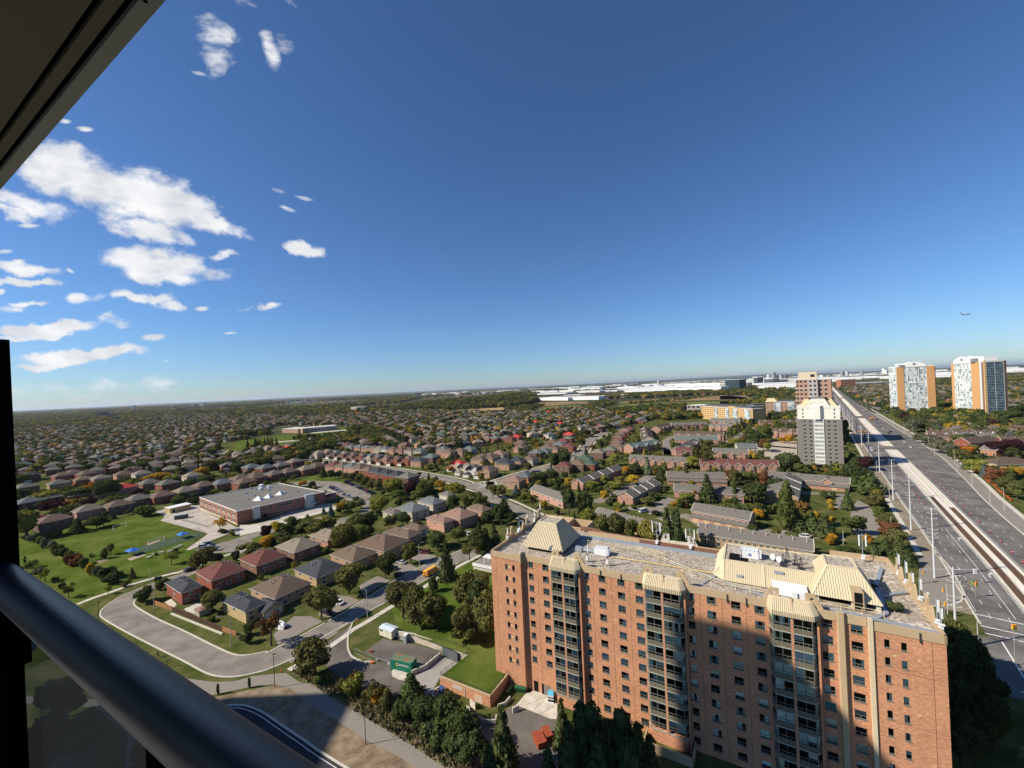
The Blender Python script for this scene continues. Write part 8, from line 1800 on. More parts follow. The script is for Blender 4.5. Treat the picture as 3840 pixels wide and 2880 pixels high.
def ico(n_lat=5,n_lon=8):
 vs=[(0,0,1)];
 for i in range(1,n_lat):
  for j in range(n_lon):p=math.pi*i/n_lat;a=2*math.pi*(j+.5*(i%2))/n_lon;vs.append((math.sin(p)*math.cos(a),math.sin(p)*math.sin(a),math.cos(p)))
 vs.append((0,0,-1));fs=[]
 for j in range(n_lon):fs.append((0,1+j,1+(j+1)%n_lon,1+(j+1)%n_lon))
 for i in range(n_lat-2):
  for j in range(n_lon):a=1+i*n_lon;fs.append((a+j,a+n_lon+j,a+n_lon+(j+1)%n_lon,a+(j+1)%n_lon))
 a=1+(n_lat-2)*n_lon;e=len(vs)-1
 for j in range(n_lon):fs.append((e,a+(j+1)%n_lon,a+j,a+j))
 return np.array(vs),fs
ICO,ICOF=ico()
def crown_mesh(kind,seed,nleaf,leaf,mat_,core=True):
 "unit crown: width about 1, height about 1 above z=0 (crown base z=.18)"
 rs=np.random.RandomState(seed);blobs=[]
 if kind=='round':
  blobs=[((0,0,.58),(.36,.36,.34))]
  for i in range(11):a=rs.uniform(0,6.28);r=rs.uniform(.16,.32);z=rs.uniform(.32,.80);blobs.append(((r*math.cos(a),r*math.sin(a),z),(rs.uniform(.14,.24),)*2+(rs.uniform(.12,.20),)))
 elif kind=='open':
  for i in range(13):a=rs.uniform(0,6.28);r=rs.uniform(.08,.38);z=rs.uniform(.36,.88);blobs.append(((r*math.cos(a),r*math.sin(a),z),(rs.uniform(.10,.19),)*2+(rs.uniform(.08,.15),)))
 elif kind=='spread':
  for i in range(14):a=rs.uniform(0,6.28);r=rs.uniform(.05,.38);z=.75-r*.6+rs.uniform(-.12,.12);blobs.append(((r*math.cos(a),r*math.sin(a),z),(rs.uniform(.14,.22),)*2+(rs.uniform(.09,.15),)))
 elif kind=='column':
  for i in range(12):z=.12+.8*i/11;w=.34*math.sin(math.pi*min(1,(z+.12)/1.1))**.7;a=rs.uniform(0,6.28);blobs.append(((.1*math.cos(a),.1*math.sin(a),z),(w+.05,w+.05,.14)))
 elif kind=='bush':
  for i in range(10):a=rs.uniform(0,6.28);r=rs.uniform(0,.32);blobs.append(((r*math.cos(a),r*math.sin(a),rs.uniform(.25,.62)),(rs.uniform(.16,.26),)*2+(rs.uniform(.2,.32),)))
 VV,FF=[],[];nv=0
 if kind in('conifer','pine'):
  lay=15 if kind=='conifer' else 10
  for i in range(lay):
   z=.08+.90*i/lay;R_=(.5*(1-(i/lay)**1.1)+.03)*(1 if kind=='conifer' else rs.uniform(.75,1.1));nb=max(5,int(13*(1-i/lay))+3)
   for b_ in range(nb):
    a=6.283*(b_+rs.uniform(-.3,.3))/nb+i;rr=R_*rs.uniform(.8,1.12);m_=max(3,int(nleaf/(lay*9)))
    t=np.sqrt(rs.uniform(.04,1,m_));p=np.stack([np.cos(a)*rr*t,np.sin(a)*rr*t,z-t*rr*.28+rs.normal(0,.012,m_)],1);p[:,:2]+=rs.normal(0,.022,(m_,2))
    V=leaf_quads(p,np.stack([np.cos(a)*np.ones(m_)*.5,np.sin(a)*np.ones(m_)*.5,np.ones(m_)],1),leaf,rs,droop=.4);VV.append(V);FF.append(np.arange(len(V)).reshape(-1,4)+nv);nv+=len(V)
  if core:
   V=[];n_=9
   for i in range(9):
    z=.07+.86*i/8
    for j in range(n_):a=6.283*j/n_;r=.36*(1-i/8.3)*(1+.15*math.sin(j*2.3+i));V.append((r*math.cos(a),r*math.sin(a),z))
   F=[(i*n_+j,i*n_+(j+1)%n_,(i+1)*n_+(j+1)%n_,(i+1)*n_+j)for i in range(8)for j in range(n_)];VV.append(np.array(V));FF.append(np.array(F)+nv);nv+=len(V)
 else:
  tot=sum(b_[1][0]**1.6 for b_ in blobs)
  for c,r in blobs:
   c=np.array(c);r=np.array(r);k=int(nleaf*(r[0]**1.6)/tot);d=rs.normal(size=(k,3));d/=np.linalg.norm(d,axis=1)[:,None];d[:,2]=np.where(d[:,2]<-.35,-d[:,2],d[:,2])
   p=c+d*r*rs.uniform(.82,1.15,k)[:,None];V=leaf_quads(p,d,leaf,rs);VV.append(V);FF.append(np.arange(len(V)).reshape(-1,4)+nv);nv+=len(V)
   if core:
    V=c+ICO*r*.86*(1+.14*rs.normal(size=(len(ICO),1)));F=[f for f in ICOF]
    VV.append(V);F=np.array(F);FF.append(F+nv);nv+=len(V)
 V=np.concatenate(VV);F=np.concatenate(FF)
 tri=F[:,2]==F[:,3];me=D.meshes.new('crown');faces=[tuple(f[:3])if s else tuple(f)for f,s in zip(F.tolist(),tri)]
 me.from_pydata(V.tolist(),[],faces);me.materials.append(mat_);me.update();return me
def trunk_mesh(kind,seed):
 rs=random.Random(seed);q=MB();
 if kind in('conifer','pine','column'):q.bar((0,0,0),(0,0,.9),.05,n=6,w2=.01);return q.data('trunk',M_bark)
 q.bar((0,0,0),(.01,0,.42),.06,n=6,w2=.04)
 for i in range(5):a=1.256*i+rs.random();q.bar((.01,0,.30+.04*i),(.26*math.cos(a),.26*math.sin(a),.62+rs.random()*.16),.03,n=5,w2=.01)
 return q.data('trunk',M_bark)
PROTO={}
for kind,nvar,nl,lf in(('round',5,1500,.030),('open',4,1000,.030),('spread',3,1400,.030),('column',2,1200,.034),('bush',3,800,.045),('conifer',4,1700,.030),('pine',2,1300,.034)):
 PROTO[kind]=[(crown_mesh(kind,11*i+len(kind),nl,lf,M_leaf,core=(kind not in('open',))),trunk_mesh(kind,i))for i in range(nvar)]
LC={'green':(.078,.098,.028),'dark green':(.050,.064,.024),'olive':(.095,.098,.032),'light green':(.110,.130,.038),'yellow-green':(.165,.165,.035),'yellow':(.36,.245,.030),'golden':(.33,.18,.022),'orange':(.34,.13,.022),'rusty':(.125,.062,.030),'purple':(.036,.016,.018),'blue-green':(.075,.105,.095),'grey-green':(.105,.110,.070),'autumn brown':(.090,.088,.032)}
TREEPTS=[]
def tree(p,h,w,kind,colr,label=None,group=None,cat='tree'):
 cr_,tk=random.choice(PROTO[kind]);name={'conifer':'conifer','pine':'pine_tree','bush':'bush','column':'columnar_tree'}.get(kind,'broadleaf_tree')
 t=thing(name,label,'bush' if kind=='bush' else cat,(p[0],p[1],p[2]if len(p)>2 else 0),random.uniform(0,6.28),group)
 ob('trunk',tk,t,sc=(h,h,h)if kind!='bush' else(h*.5,h*.5,h*.5));ob('crown',cr_,t,sc=(w,w,h),col=jit(LC[colr],.16));TREEPTS.append((p[0],p[1],w*.5));return t
KN={'round':'round tree','open':'loose tree','spread':'spreading tree','column':'column shaped tree','bush':'bush','conifer':'fir','pine':'dark pine'}
KC={'golden':'golden yellow','green':'mid green','blue-green':'blue green','purple':'dark purple leaved'}
def trees(cr,where,rows,z=0.0,ws=1.0):
 "rows: x, foot y, top y, width, kind, colour in survey units"
 cnt={};
 for r in rows:cnt[(r[4],r[5])]=cnt.get((r[4],r[5]),0)+1
 seen={}
 for r in sorted(rows,key=lambda r:r[0]):
  x,yb,yt,w,kind,c=r[:6];p=at(cr,x,yb,z);h=zat(cr,x,yt,p.y)-z;k=CR[cr][2];W_=w*k/FOC*p.y*ws
  h=max(h,W_*.5,1.2);key=(kind,c);seen[key]=seen.get(key,0)+1
  lab=f'{KC.get(c, c)} {KN[kind]} {where}'+(f', {ORD[seen[key] - 1]} from left' if cnt[key]>1 else '')
  tree((p.x,p.y,z),h,W_,kind,c,lab)
G,DG,OL,LG,YG,YE,GO,OR_,RU,PU,BG,GG,AB='green','dark green','olive','light green','yellow-green','yellow','golden','orange','rusty','purple','blue-green','grey-green','autumn brown'
trees('D3','on the lawn by the block',[(735,655,402,225,'round',AB),(815,700,440,200,'round',AB),(850,718,492,180,'round',AB),(950,728,485,235,'round',AB),(1200,640,325,250,'round',AB),(1185,825,560,260,'round',AB),(1290,835,480,240,'round',AB),(1260,700,380,200,'round',DG),(1028,388,120,140,'conifer',DG),(938,470,375,75,'column',DG),(1180,270,150,140,'open',OL)],z=1.0)
trees('D3','along the front street',[(188,665,440,215,'round',AB),(370,492,292,215,'round',AB),(617,392,220,155,'round',DG),(785,292,155,115,'round',OL),(150,1035,785,245,'round',AB),(965,200,70,120,'round',DG),(1100,160,50,120,'open',OL),(1290,215,40,150,'pine',DG),(1230,230,60,140,'round',DG),(340,195,25,165,'round',OL),(460,130,30,160,'round',OL),(225,225,170,60,'bush',G),(708,235,190,60,'bush',DG)])
trees('D3','in the path side hedge',[(195,1090,1000,120,'bush',G),(415,1165,1020,150,'bush',YG),(400,1100,1010,70,'open',RU),(560,1215,1120,110,'bush',GO),(545,1220,1090,120,'open',AB),(640,1265,1120,110,'bush',OL),(790,1190,1015,225,'pine',DG),(770,1340,1180,190,'bush',DG),(700,1330,1230,130,'bush',G),(900,1390,1185,200,'round',DG),(1050,1400,1165,220,'round',DG),(1150,1510,1250,210,'round',DG),(950,1500,1330,200,'bush',DG),(1080,1580,1400,240,'bush',DG),(1000,1440,1290,150,'round',G),(1200,1640,1430,220,'round',DG),(840,1430,1310,130,'bush',DG),(1310,1680,1480,190,'bush',DG),(480,1190,1120,80,'bush',AB),(330,1120,1060,70,'bush',AB),(60,1030,960,70,'bush',AB),(1040,1190,1130,90,'bush',OL),(600,1235,1150,90,'bush',AB)])
trees('E5','at the foot of the block',[(200,1420,820,230,'pine',DG),(690,1250,775,150,'pine',DG),(860,1620,770,330,'pine',DG),(960,1600,900,260,'column',DG),(1090,1680,930,300,'pine',DG),(1200,1640,960,260,'column',DG),(1330,1680,950,300,'pine',DG),(760,1700,940,300,'pine',DG),(100,1700,1180,260,'pine',DG),(1430,1660,1070,220,'pine',DG),(590,1800,1180,260,'pine',DG),(1000,1800,1050,380,'pine',DG),(1250,1800,1080,380,'pine',DG),(835,800,722,110,'bush',OL),(1008,850,748,90,'bush',G),(1110,880,790,90,'bush',G),(1160,905,800,100,'bush',G),(1265,930,866,75,'bush',G),(1345,965,880,120,'bush',G),(970,830,760,50,'bush',G),(1440,985,930,80,'bush',AB)],ws=1.35)
trees('Y','in the shade of the block',[(480,640,40,300,'round',OL),(600,700,90,330,'round',OL),(720,760,180,300,'round',DG),(560,1000,350,380,'round',DG),(750,1000,420,360,'round',DG),(650,1350,700,400,'round',DG),(860,1200,620,360,'round',DG),(930,1500,820,320,'round',DG),(600,1700,1000,380,'round',DG)])
tree((84.0,62.0,0),zat('Y',850,1200,62),15,'open','grey-green','big pale grey-green tree catching the sun at the bottom right corner');tree((92.0,60.0,0),26,16,'round','grey-green','pale grey-green tree cut by the lower right edge of the picture')
trees('R','between condo lot and avenue',[(430,250,80,170,'round',OL),(340,180,20,130,'round',G),(470,420,190,250,'round',RU),(560,560,270,260,'round',AB),(430,600,390,260,'pine',DG),(620,680,400,280,'pine',DG),(720,760,520,260,'pine',DG),(60,360,110,200,'round',G),(270,640,470,220,'pine',DG)])
trees('C4','below the grey tower',[(1130,1200,1062,120,'round',AB),(1225,1330,1225,130,'round',OL),(1010,990,855,190,'pine',DG),(1100,1065,890,220,'pine',DG),(960,985,850,130,'round',DG),(1060,900,800,130,'round',PU),(1000,890,800,100,'round',DG),(820,930,835,100,'pine',DG),(880,945,845,130,'open',YG),(930,1185,1018,105,'pine',DG),(905,680,525,60,'round',OL),(905,640,590,90,'round',DG),(860,860,780,60,'round',DG)])
trees('C4','among the near townhouses',[(490,1340,985,120,'column',G),(480,1330,1150,120,'column',OL),(560,1335,1160,200,'pine',DG),(670,1345,1185,190,'pine',DG),(770,1385,1205,190,'pine',DG),(960,1370,1230,170,'open',G),(790,1030,938,100,'conifer',DG),(415,1060,945,120,'round',DG),(500,905,760,180,'round',DG),(590,925,845,120,'round',G),(690,900,868,70,'bush',OR_),(740,905,880,50,'bush',YG),(110,1130,1005,80,'conifer',DG),(250,1145,985,210,'round',DG),(90,1005,888,100,'round',RU),(200,1000,900,130,'round',OL),(320,1005,895,75,'column',RU),(545,905,830,110,'round',G),(360,1310,1280,30,'bush',G),(210,1320,1265,40,'bush',DG),(300,1320,1285,25,'bush',G)])
trees('C4','around the tower forecourt',[(240,700,590,120,'round',DG),(335,690,572,110,'round',G),(265,720,620,80,'round',DG),(445,700,655,50,'round',GO),(505,705,640,60,'round',GO),(480,690,650,40,'bush',OR_),(318,760,670,80,'round',RU),(350,770,690,60,'round',YG),(105,720,662,80,'round',YG),(170,690,650,60,'round',RU),(128,600,535,25,'conifer',DG),(160,605,508,45,'conifer',DG),(180,590,530,35,'conifer',DG),(285,545,480,40,'round',DG),(465,510,470,60,'round',OL),(380,505,480,60,'bush',OL),(420,500,475,50,'bush',OL)])
trees('S','on the bank right of the avenue',[(780,420,240,220,'round',GG),(880,410,260,200,'round',DG),(700,330,210,110,'round',DG),(900,560,430,190,'round',GG),(1010,600,450,220,'round',GG),(1120,690,500,240,'round',GG),(1230,730,560,180,'round',GG),(1180,640,520,150,'round',GG),(1370,810,640,150,'round',OL),(1290,770,620,150,'round',DG),(1455,900,725,100,'conifer',BG),(1590,960,760,240,'round',YG),(1700,1000,810,120,'conifer',BG),(1830,1100,870,220,'round',RU),(1990,1180,980,220,'round',AB),(2120,1290,1040,220,'round',OL),(2060,1000,880,280,'round',GO),(1390,570,440,190,'round',OL),(1400,590,540,120,'bush',G),(1490,700,600,130,'round',OR_),(1880,720,530,260,'round',PU),(2110,730,500,250,'round',PU),(2070,750,600,160,'round',DG),(1700,600,540,100,'bush',DG),(1330,520,460,90,'round',OL)])
trees('S','at the foot of the twin towers',[(640,240,160,130,'round',DG),(760,240,150,150,'round',DG),(860,230,160,130,'round',DG),(950,215,110,90,'conifer',DG),(1040,220,115,80,'conifer',DG),(1100,200,90,90,'round',G),(1170,200,80,140,'round',DG),(1270,215,100,90,'conifer',DG),(1360,220,110,90,'conifer',DG),(1460,235,180,160,'round',DG),(1560,240,190,120,'round',DG),(1180,330,230,120,'conifer',DG),(1340,340,240,90,'conifer',DG),(1450,360,250,150,'round',DG),(1560,370,240,120,'conifer',DG),(1680,350,240,160,'round',DG),(1790,355,245,120,'round',DG),(1900,370,230,200,'round',DG),(2050,330,130,260,'round',DG),(2150,260,60,220,'round',DG),(2180,380,240,160,'round',OL),(940,330,270,120,'round',DG),(1850,200,140,100,'round',DG),(450,170,80,200,'round',OL),(400,110,20,180,'round',DG),(500,140,60,120,'round',DG),(1960,420,290,120,'round',DG)])
trees('C2','around the school parking lot',[(1280,1235,1085,180,'round',YG),(1425,1245,1108,130,'round',PU),(1545,1250,1100,150,'round',OL),(1660,1190,1105,100,'open',GO),(1785,1250,1120,185,'round',YG),(1165,1380,1235,165,'round',YG),(838,1385,1280,110,'open',YE),(925,1375,1270,95,'round',G),(1000,1345,1255,95,'round',GG),(755,1415,1300,75,'conifer',BG),(695,1390,1318,45,'conifer',BG),(1340,1325,1235,100,'round',OL),(690,1080,985,90,'pine',DG),(760,1100,1018,62,'round',DG),(812,1092,1030,62,'round',DG),(872,1112,1040,72,'round',AB),(930,1122,1042,82,'round',AB),(988,1142,1058,82,'round',AB),(1040,1162,1070,82,'round',AB),(1095,1192,1090,90,'round',AB),(1150,1205,1102,92,'round',AB),(520,1160,1112,75,'round',OR_),(600,1172,1112,75,'round',DG),(1300,1280,1180,120,'round',G),(1480,1270,1180,120,'round',OL)])
trees('C2','between school and near houses',[(440,1525,1400,95,'round',G),(345,1545,1440,140,'open',YG),(310,1560,1460,80,'open',YE),(218,1595,1480,92,'round',PU),(330,1665,1535,190,'spread',OL),(580,1570,1410,200,'spread',OL),(700,1560,1395,210,'spread',YG),(640,1600,1430,160,'spread',OL),(870,1660,1460,170,'round',OL),(960,1610,1380,180,'round',OL),(1060,1570,1360,170,'round',DG),(1000,1650,1460,170,'round',G),(1245,1505,1400,115,'round',OL),(1350,1485,1370,140,'round',DG),(1760,1360,1228,120,'round',DG),(1920,1330,1195,190,'round',OL),(2000,1345,1230,120,'round',G),(1640,1665,1525,170,'round',OL),(1820,1625,1500,115,'round',OL),(1990,1665,1445,160,'pine',DG),(2110,1670,1450,160,'pine',DG),(2170,1480,1290,120,'round',DG),(1780,1340,1240,90,'round',DG),(560,1420,1385,40,'bush',YG),(815,1290,1225,30,'column',G),(450,1660,1560,100,'round',OL)])
trees('C3','between mid street and townhouses',[(490,1155,1038,160,'round',DG),(590,1120,1020,120,'round',DG),(635,1185,1070,90,'conifer',DG),(740,1400,1160,130,'round',DG),(870,1400,1185,150,'round',DG),(440,1340,1210,130,'open',OL),(370,1290,1215,110,'round',G),(200,1400,1250,180,'conifer',DG),(300,1235,1140,90,'conifer',BG),(110,1250,1140,80,'round',OL),(180,1260,1150,100,'round',AB),(70,1180,1080,50,'conifer',DG),(1120,990,880,110,'round',YG),(1265,1145,1058,115,'round',YE),(1210,1085,985,75,'round',GO),(1040,1150,1060,90,'round',YG),(925,1205,1105,130,'round',YG),(1125,1180,1115,130,'round',YG),(1040,1285,1190,80,'round',YE),(1100,1315,1200,60,'conifer',DG),(820,1200,1110,40,'conifer',DG),(1440,1260,1200,120,'bush',G),(1400,1315,1240,140,'spread',OL),(1275,1345,1302,80,'bush',G),(1330,1350,1310,50,'bush',G),(1280,1060,970,110,'round',DG),(640,1390,1335,60,'column',G),(130,1420,1330,130,'round',DG),(60,1470,1360,140,'round',DG),(260,1480,1360,120,'round',DG)])
trees('C3','right behind the block roof',[(905,1560,1325,170,'round',YG),(1020,1590,1375,140,'round',OL),(1140,1610,1370,150,'round',AB),(1255,1620,1415,120,'round',OL),(1390,1660,1440,190,'round',YG),(1560,1680,1300,180,'pine',DG),(1650,1690,1310,160,'pine',DG),(1620,1640,1330,150,'pine',DG)])
trees('C3','in the townhouse gardens',[(1720,1300,1210,130,'round',YG),(1640,1320,1275,110,'bush',GO),(1780,1260,1180,70,'open',OR_),(1890,1285,1035,180,'pine',DG),(1715,1130,1000,95,'pine',RU),(2105,1155,1010,110,'round',OL),(2120,1285,1150,85,'conifer',DG),(1500,1105,975,90,'pine',DG),(1390,1060,900,110,'pine',GG),(1755,1015,900,120,'round',YG),(1830,1010,820,130,'open',OL),(1890,1020,860,120,'open',AB),(620,1005,875,120,'round',DG),(700,1005,865,140,'round',DG),(590,1035,960,45,'conifer',BG),(880,905,830,50,'conifer',DG),(1000,860,760,65,'round',DG),(1040,810,740,38,'conifer',BG),(840,835,755,85,'round',DG),(870,750,680,110,'round',DG),(1300,850,720,110,'round',OL),(1280,790,710,70,'round',DG),(1830,810,755,60,'round',G),(1900,830,765,90,'round',OL),(1640,840,790,50,'round',G),(400,1040,960,80,'round',AB),(250,940,870,25,'column',DG),(480,940,880,30,'column',DG),(1020,990,930,60,'round',DG),(970,1010,940,50,'conifer',DG),(2160,860,790,70,'open',YG),(1720,1340,1290,40,'bush',RU)])
trees('C1','at the edge of the school field',[(215,1600,1340,160,'round',YG),(230,1570,1430,150,'round',DG),(150,1580,1400,80,'round',YG),(640,1530,1415,125,'conifer',DG),(600,1420,1300,200,'round',DG),(430,1380,1270,170,'round',PU),(740,1345,1250,110,'round',PU),(800,1510,1400,150,'round',DG),(860,1490,1410,100,'round',DG),(940,1430,1370,60,'conifer',DG),(1000,1330,1240,90,'conifer',G),(950,1340,1230,120,'round',OL),(1210,1405,1322,215,'bush',G),(1160,1290,1170,110,'round',PU),(780,1245,1115,135,'open',OR_),(890,1260,1105,190,'round',DG),(1300,1150,1040,190,'round',GO),(1420,1145,1060,140,'round',YG),(1080,1190,1095,80,'round',YG),(1670,1090,995,140,'round',GO),(1580,1200,1085,130,'round',DG),(1720,1165,1062,130,'round',DG),(1850,1165,1080,90,'round',PU),(390,1300,1190,230,'round',YG),(640,1280,1165,180,'round',G),(1610,1310,1238,90,'bush',DG),(1480,1310,1262,150,'bush',G),(2130,1080,1020,70,'round',GO),(470,1560,1510,110,'bush',GG),(380,1580,1530,90,'bush',GG),(190,1300,1180,110,'round',DG),(900,1060,1030,60,'bush',G)])
trees('L','in the hedge line across the field',[(270,340,280,120,'bush',GG),(350,360,270,110,'bush',GG),(420,395,290,110,'bush',OL),(480,420,305,110,'bush',GG),(545,440,340,110,'bush',GG),(590,495,385,110,'bush',OL),(660,520,410,130,'bush',DG),(740,560,440,110,'bush',OL),(720,610,480,130,'bush',RU),(800,610,480,120,'bush',RU),(860,650,515,110,'bush',AB),(940,715,560,110,'bush',YE),(1010,730,600,120,'bush',GG),(1095,750,615,170,'bush',DG),(1180,800,660,170,'bush',DG),(1200,740,640,120,'bush',DG),(1290,830,770,100,'bush',AB),(1140,800,700,130,'bush',DG),(600,320,245,90,'bush',DG),(520,320,250,100,'bush',OL)])
trees('L','standing alone on the field',[(1080,540,430,70,'column',OL),(1145,500,378,75,'round',OL),(1372,745,625,80,'conifer',OL),(470,780,640,90,'open',YG),(570,785,720,70,'bush',DG),(645,855,775,90,'bush',DG),(712,945,795,110,'open',OL),(340,635,550,100,'open',OL),(300,640,560,60,'bush',G),(400,685,620,110,'bush',GG),(1120,910,815,70,'open',YG),(260,620,500,40,'open',DG),(810,275,115,140,'conifer',DG),(950,560,480,60,'open',G),(1640,780,720,70,'bush',DG)])
trees('D2','near fence and school drive',[(110,880,720,160,'bush',DG),(245,770,700,90,'bush',GG),(735,965,755,205,'round',OL),(1085,1180,1045,120,'round',DG),(1060,1260,1130,130,'bush',DG),(1272,1280,980,230,'open',RU),(640,590,370,230,'round',OL),(580,580,460,130,'round',OL),(352,535,415,135,'open',YG),(1070,460,320,230,'spread',OL),(1335,360,240,200,'round',OL),(800,230,95,130,'open',GO),(820,245,210,90,'bush',DG),(720,1060,1000,110,'bush',AB),(1180,680,620,50,'bush',G),(380,430,380,60,'bush',OL),(210,450,420,40,'bush',OL),(1230,290,165,95,'round',PU),(1310,230,130,130,'open',YE),(1455,235,105,110,'conifer',G),(1000,1220,1180,80,'bush',GG)])
for(x,y,lab)in((40,275,'thin young tree on the verge of the shared path, left of two'),(300,220,'thin young tree on the verge of the shared path, right of two')):p=at('Z',x,y);tree(p,2.6,.8,'column','dark green',lab)
for i,(x,y,h,w)in enumerate([(-104,92,10,9),(-97,84,9,8),(-92,76,8,7),(-75,80,5,5)]):tree((x,y,0),h,w,'round','dark green',f'dark tree seen through the balcony glass, {ORD[i]} of four')
V=[];F=[]
rs=np.random.RandomState(3)
def scatter_quads(region,n_,h,w,name,mat_,z=.01):
 xs=[p[0]for p in region];ys=[p[1]for p in region];q=MB();k=0
 for _ in range(n_*6):
  if k>=n_:break
  x,y=rs.uniform(min(xs),max(xs)),rs.uniform(min(ys),max(ys))
  if not inside((x,y),region):continue
  k+=1;a=rs.uniform(0,6.28);dx,dy=math.cos(a)*w,math.sin(a)*w;hh=h*rs.uniform(.5,1.3);q.add([(x-dx,y-dy,z),(x+dx,y+dy,z),(x+dx*.4+rs.normal(0,.1),y+dy*.4,z+hh)],[(0,1,2)])
 q.build(name,mat_,kind='stuff')
strip_reg=P('Z',(640,90),(800,180),(1000,310),(1200,430),(1400,550),(1600,670),(1850,830),(2000,930),(2200,900),(1900,700),(1500,420),(1250,260),(1040,170),(760,60))
scatter_quads(strip_reg,5200,.55,.10,'dry_grass',mat('dry_grass',(.30,.24,.12),.95,.3,1,island=.4));scatter_quads(strip_reg,900,.9,.3,'weeds',mat('weeds',(.07,.085,.03),.95,.3,1,island=.4))
sheet('rough_ground',strip_reg,mat('rough_ground',(.19,.155,.095),.97,.3,.6,col2=(.27,.23,.17),coord='World',detail=9),.010)
q=MB()
for i in range(500):
 p=at('Z',*random.choice([(random.uniform(650,900),0),(random.uniform(900,1850),0)]))if False else Vector(strip_reg[0]).lerp(Vector(strip_reg[7]),random.random())+Vector((random.gauss(0,.6),random.gauss(0,.6),0));s=random.uniform(.03,.10);q.box(p.x-s,p.x+s,p.y-s*.7,p.y+s*.7,0,s)
q.build('rubble',mat('rubble',(.30,.27,.23),.95,.2,2),kind='stuff')
for nm,reg in(('lawn_tufts',[(p.x,p.y)for p in(w1,w2,tA,tE,b1_,b2_,pp[4],pp[2],pp[1])]),):pass
ob('crown',PROTO['bush'][0][0],BLK,(74.6,6.3,RZ),sc=(2.4,3.4,1.6),col=(.055,.07,.025),kind=None).name='roof_shrub'
ob('crown',PROTO['bush'][1][0],BLK,(73.4,14.5,RZ),sc=(2.0,1.6,.7),col=(.12,.11,.04)).name='roof_shrub'
strip('side_path',[(-125,100),(-100,97),(-84,88),(-70,72)],2.2,M_path,.012);sheet('visitor_parking',[(-112,80),(-88,84),(-76,70),(-100,60)],M_asph3,.014)
#the suburbs beyond: streets, houses, trees
def pxpoly(*lists):
 out=[]
 for cr,pts in lists:out+=[(CR[cr][0]+x*CR[cr][2],CR[cr][1]+y*CR[cr][2])for x,y in pts]
 return out
def WP(*lists):return[tuple(at(cr,x,y)[:2])for cr,pts in lists for x,y in pts]
FREE=[WP(('C2',[(-150,950),(0,915),(180,860),(420,845),(560,800),(660,775),(900,765),(1040,755),(940,700),(880,655),(640,655),(450,650),(280,660),(200,730),(0,770),(-120,800)])),WP(('C2',[(1300,540),(1500,530),(1740,540),(1950,545),(2212,548)]),('C3',[(0,548),(200,545),(430,550),(640,525),(850,515),(1080,525),(1150,525),(1400,510),(1700,555),(2212,590)]),('C4',[(0,548),(340,548),(560,510),(560,300),(200,300),(0,300)]),('C3',[(2212,380),(1500,420),(900,440),(480,445),(300,400),(0,395)]),('C2',[(1500,430),(1300,470),(800,500)])),WP(('C2',[(60,500),(500,460),(1060,438),(1060,455),(600,500),(250,510)])),]
NEARZONE=WP(('L',[(100,60)]),('C1',[(140,1180),(500,1060),(760,1080),(1100,1060),(1400,1100),(1620,1060),(2212,1010)]),('C2',[(80,1010),(280,990),(420,950),(560,900),(640,870),(860,840),(1050,845),(1250,860),(1500,880),(1650,860),(1900,860),(2212,760)]),('C3',[(150,750),(320,740),(620,790),(700,740),(1180,690),(1300,640),(1600,560),(1900,590),(2212,600)]),('C4',[(0,560),(600,560),(850,440)]))
NEARZONE+=[tuple(av(420,-10)),tuple(av(300,120)),tuple(av(250,330)),tuple(av(120,420)),tuple(av(-60,420)),(200,20),(0,20),(-300,20)]
BLOCKS=[(V2(g0),40),(V2(at('E4',800,1180)),60),(V2(at('E4',1500,1200)),70),(V2(pb),40),(V2(at('V',800,290)),90),(V2(at('U',300,860)),80),(V2(at('U',1000,760)),60)]
def blocked(x,y,marg=8):
 if inside((x,y),NEARZONE):return True
 for f in FREE:
  if inside((x,y),f):return True
 d=Vector((x,y))-AV;t_=d.dot(AD);o=d.dot(AN)
 if-100<t_<3500 and west(t_)-12-marg<o<east(t_)+12+marg:return True
 for c,r in BLOCKS:
  if(Vector((x,y))-c).length<r:return True
 return False
def infrustum(x,y,m_=60):
 if y<40:return False
 fx_,fy_=photo(x,y,3);return-m_<fx_<3840+m_ and fy_<2880+200
rr=random.Random(21)
def district(x,y):
 i,j=math.floor((x+130)/330),math.floor((y+70)/290);r_=random.Random(i*971+j*131+5);a=r_.choice([60,60,150,40,85,120,15,170]);return a
ROOFW=[('brown',5),('tan',4),('grey',5),('charcoal',2),('blue-grey',2.4),('green-grey',1.2),('pink-brown',1.4),('maroon',.9),('red',.25),('dark brown',3)]
WALLW=[('red',3),('pink',2.5),('brown',3),('tan',1.5),('dark',1.5),('pale',1.5),('rose',1.2)]
sites=[];streets=[]
cell={}
def far_enough(x,y,r):
 k=(int(x//20),int(y//20))
 for i in(-1,0,1):
  for j in(-1,0,1):
   for a,b_ in cell.get((k[0]+i,k[1]+j),()):
    if(a-x)**2+(b_-y)**2<r*r:return False
 cell.setdefault(k,[]).append((x,y));return True
for c,r in NEARPOLY:cell.setdefault((int(c.x//20),int(c.y//20)),[]).append((c.x,c.y))
done=set()
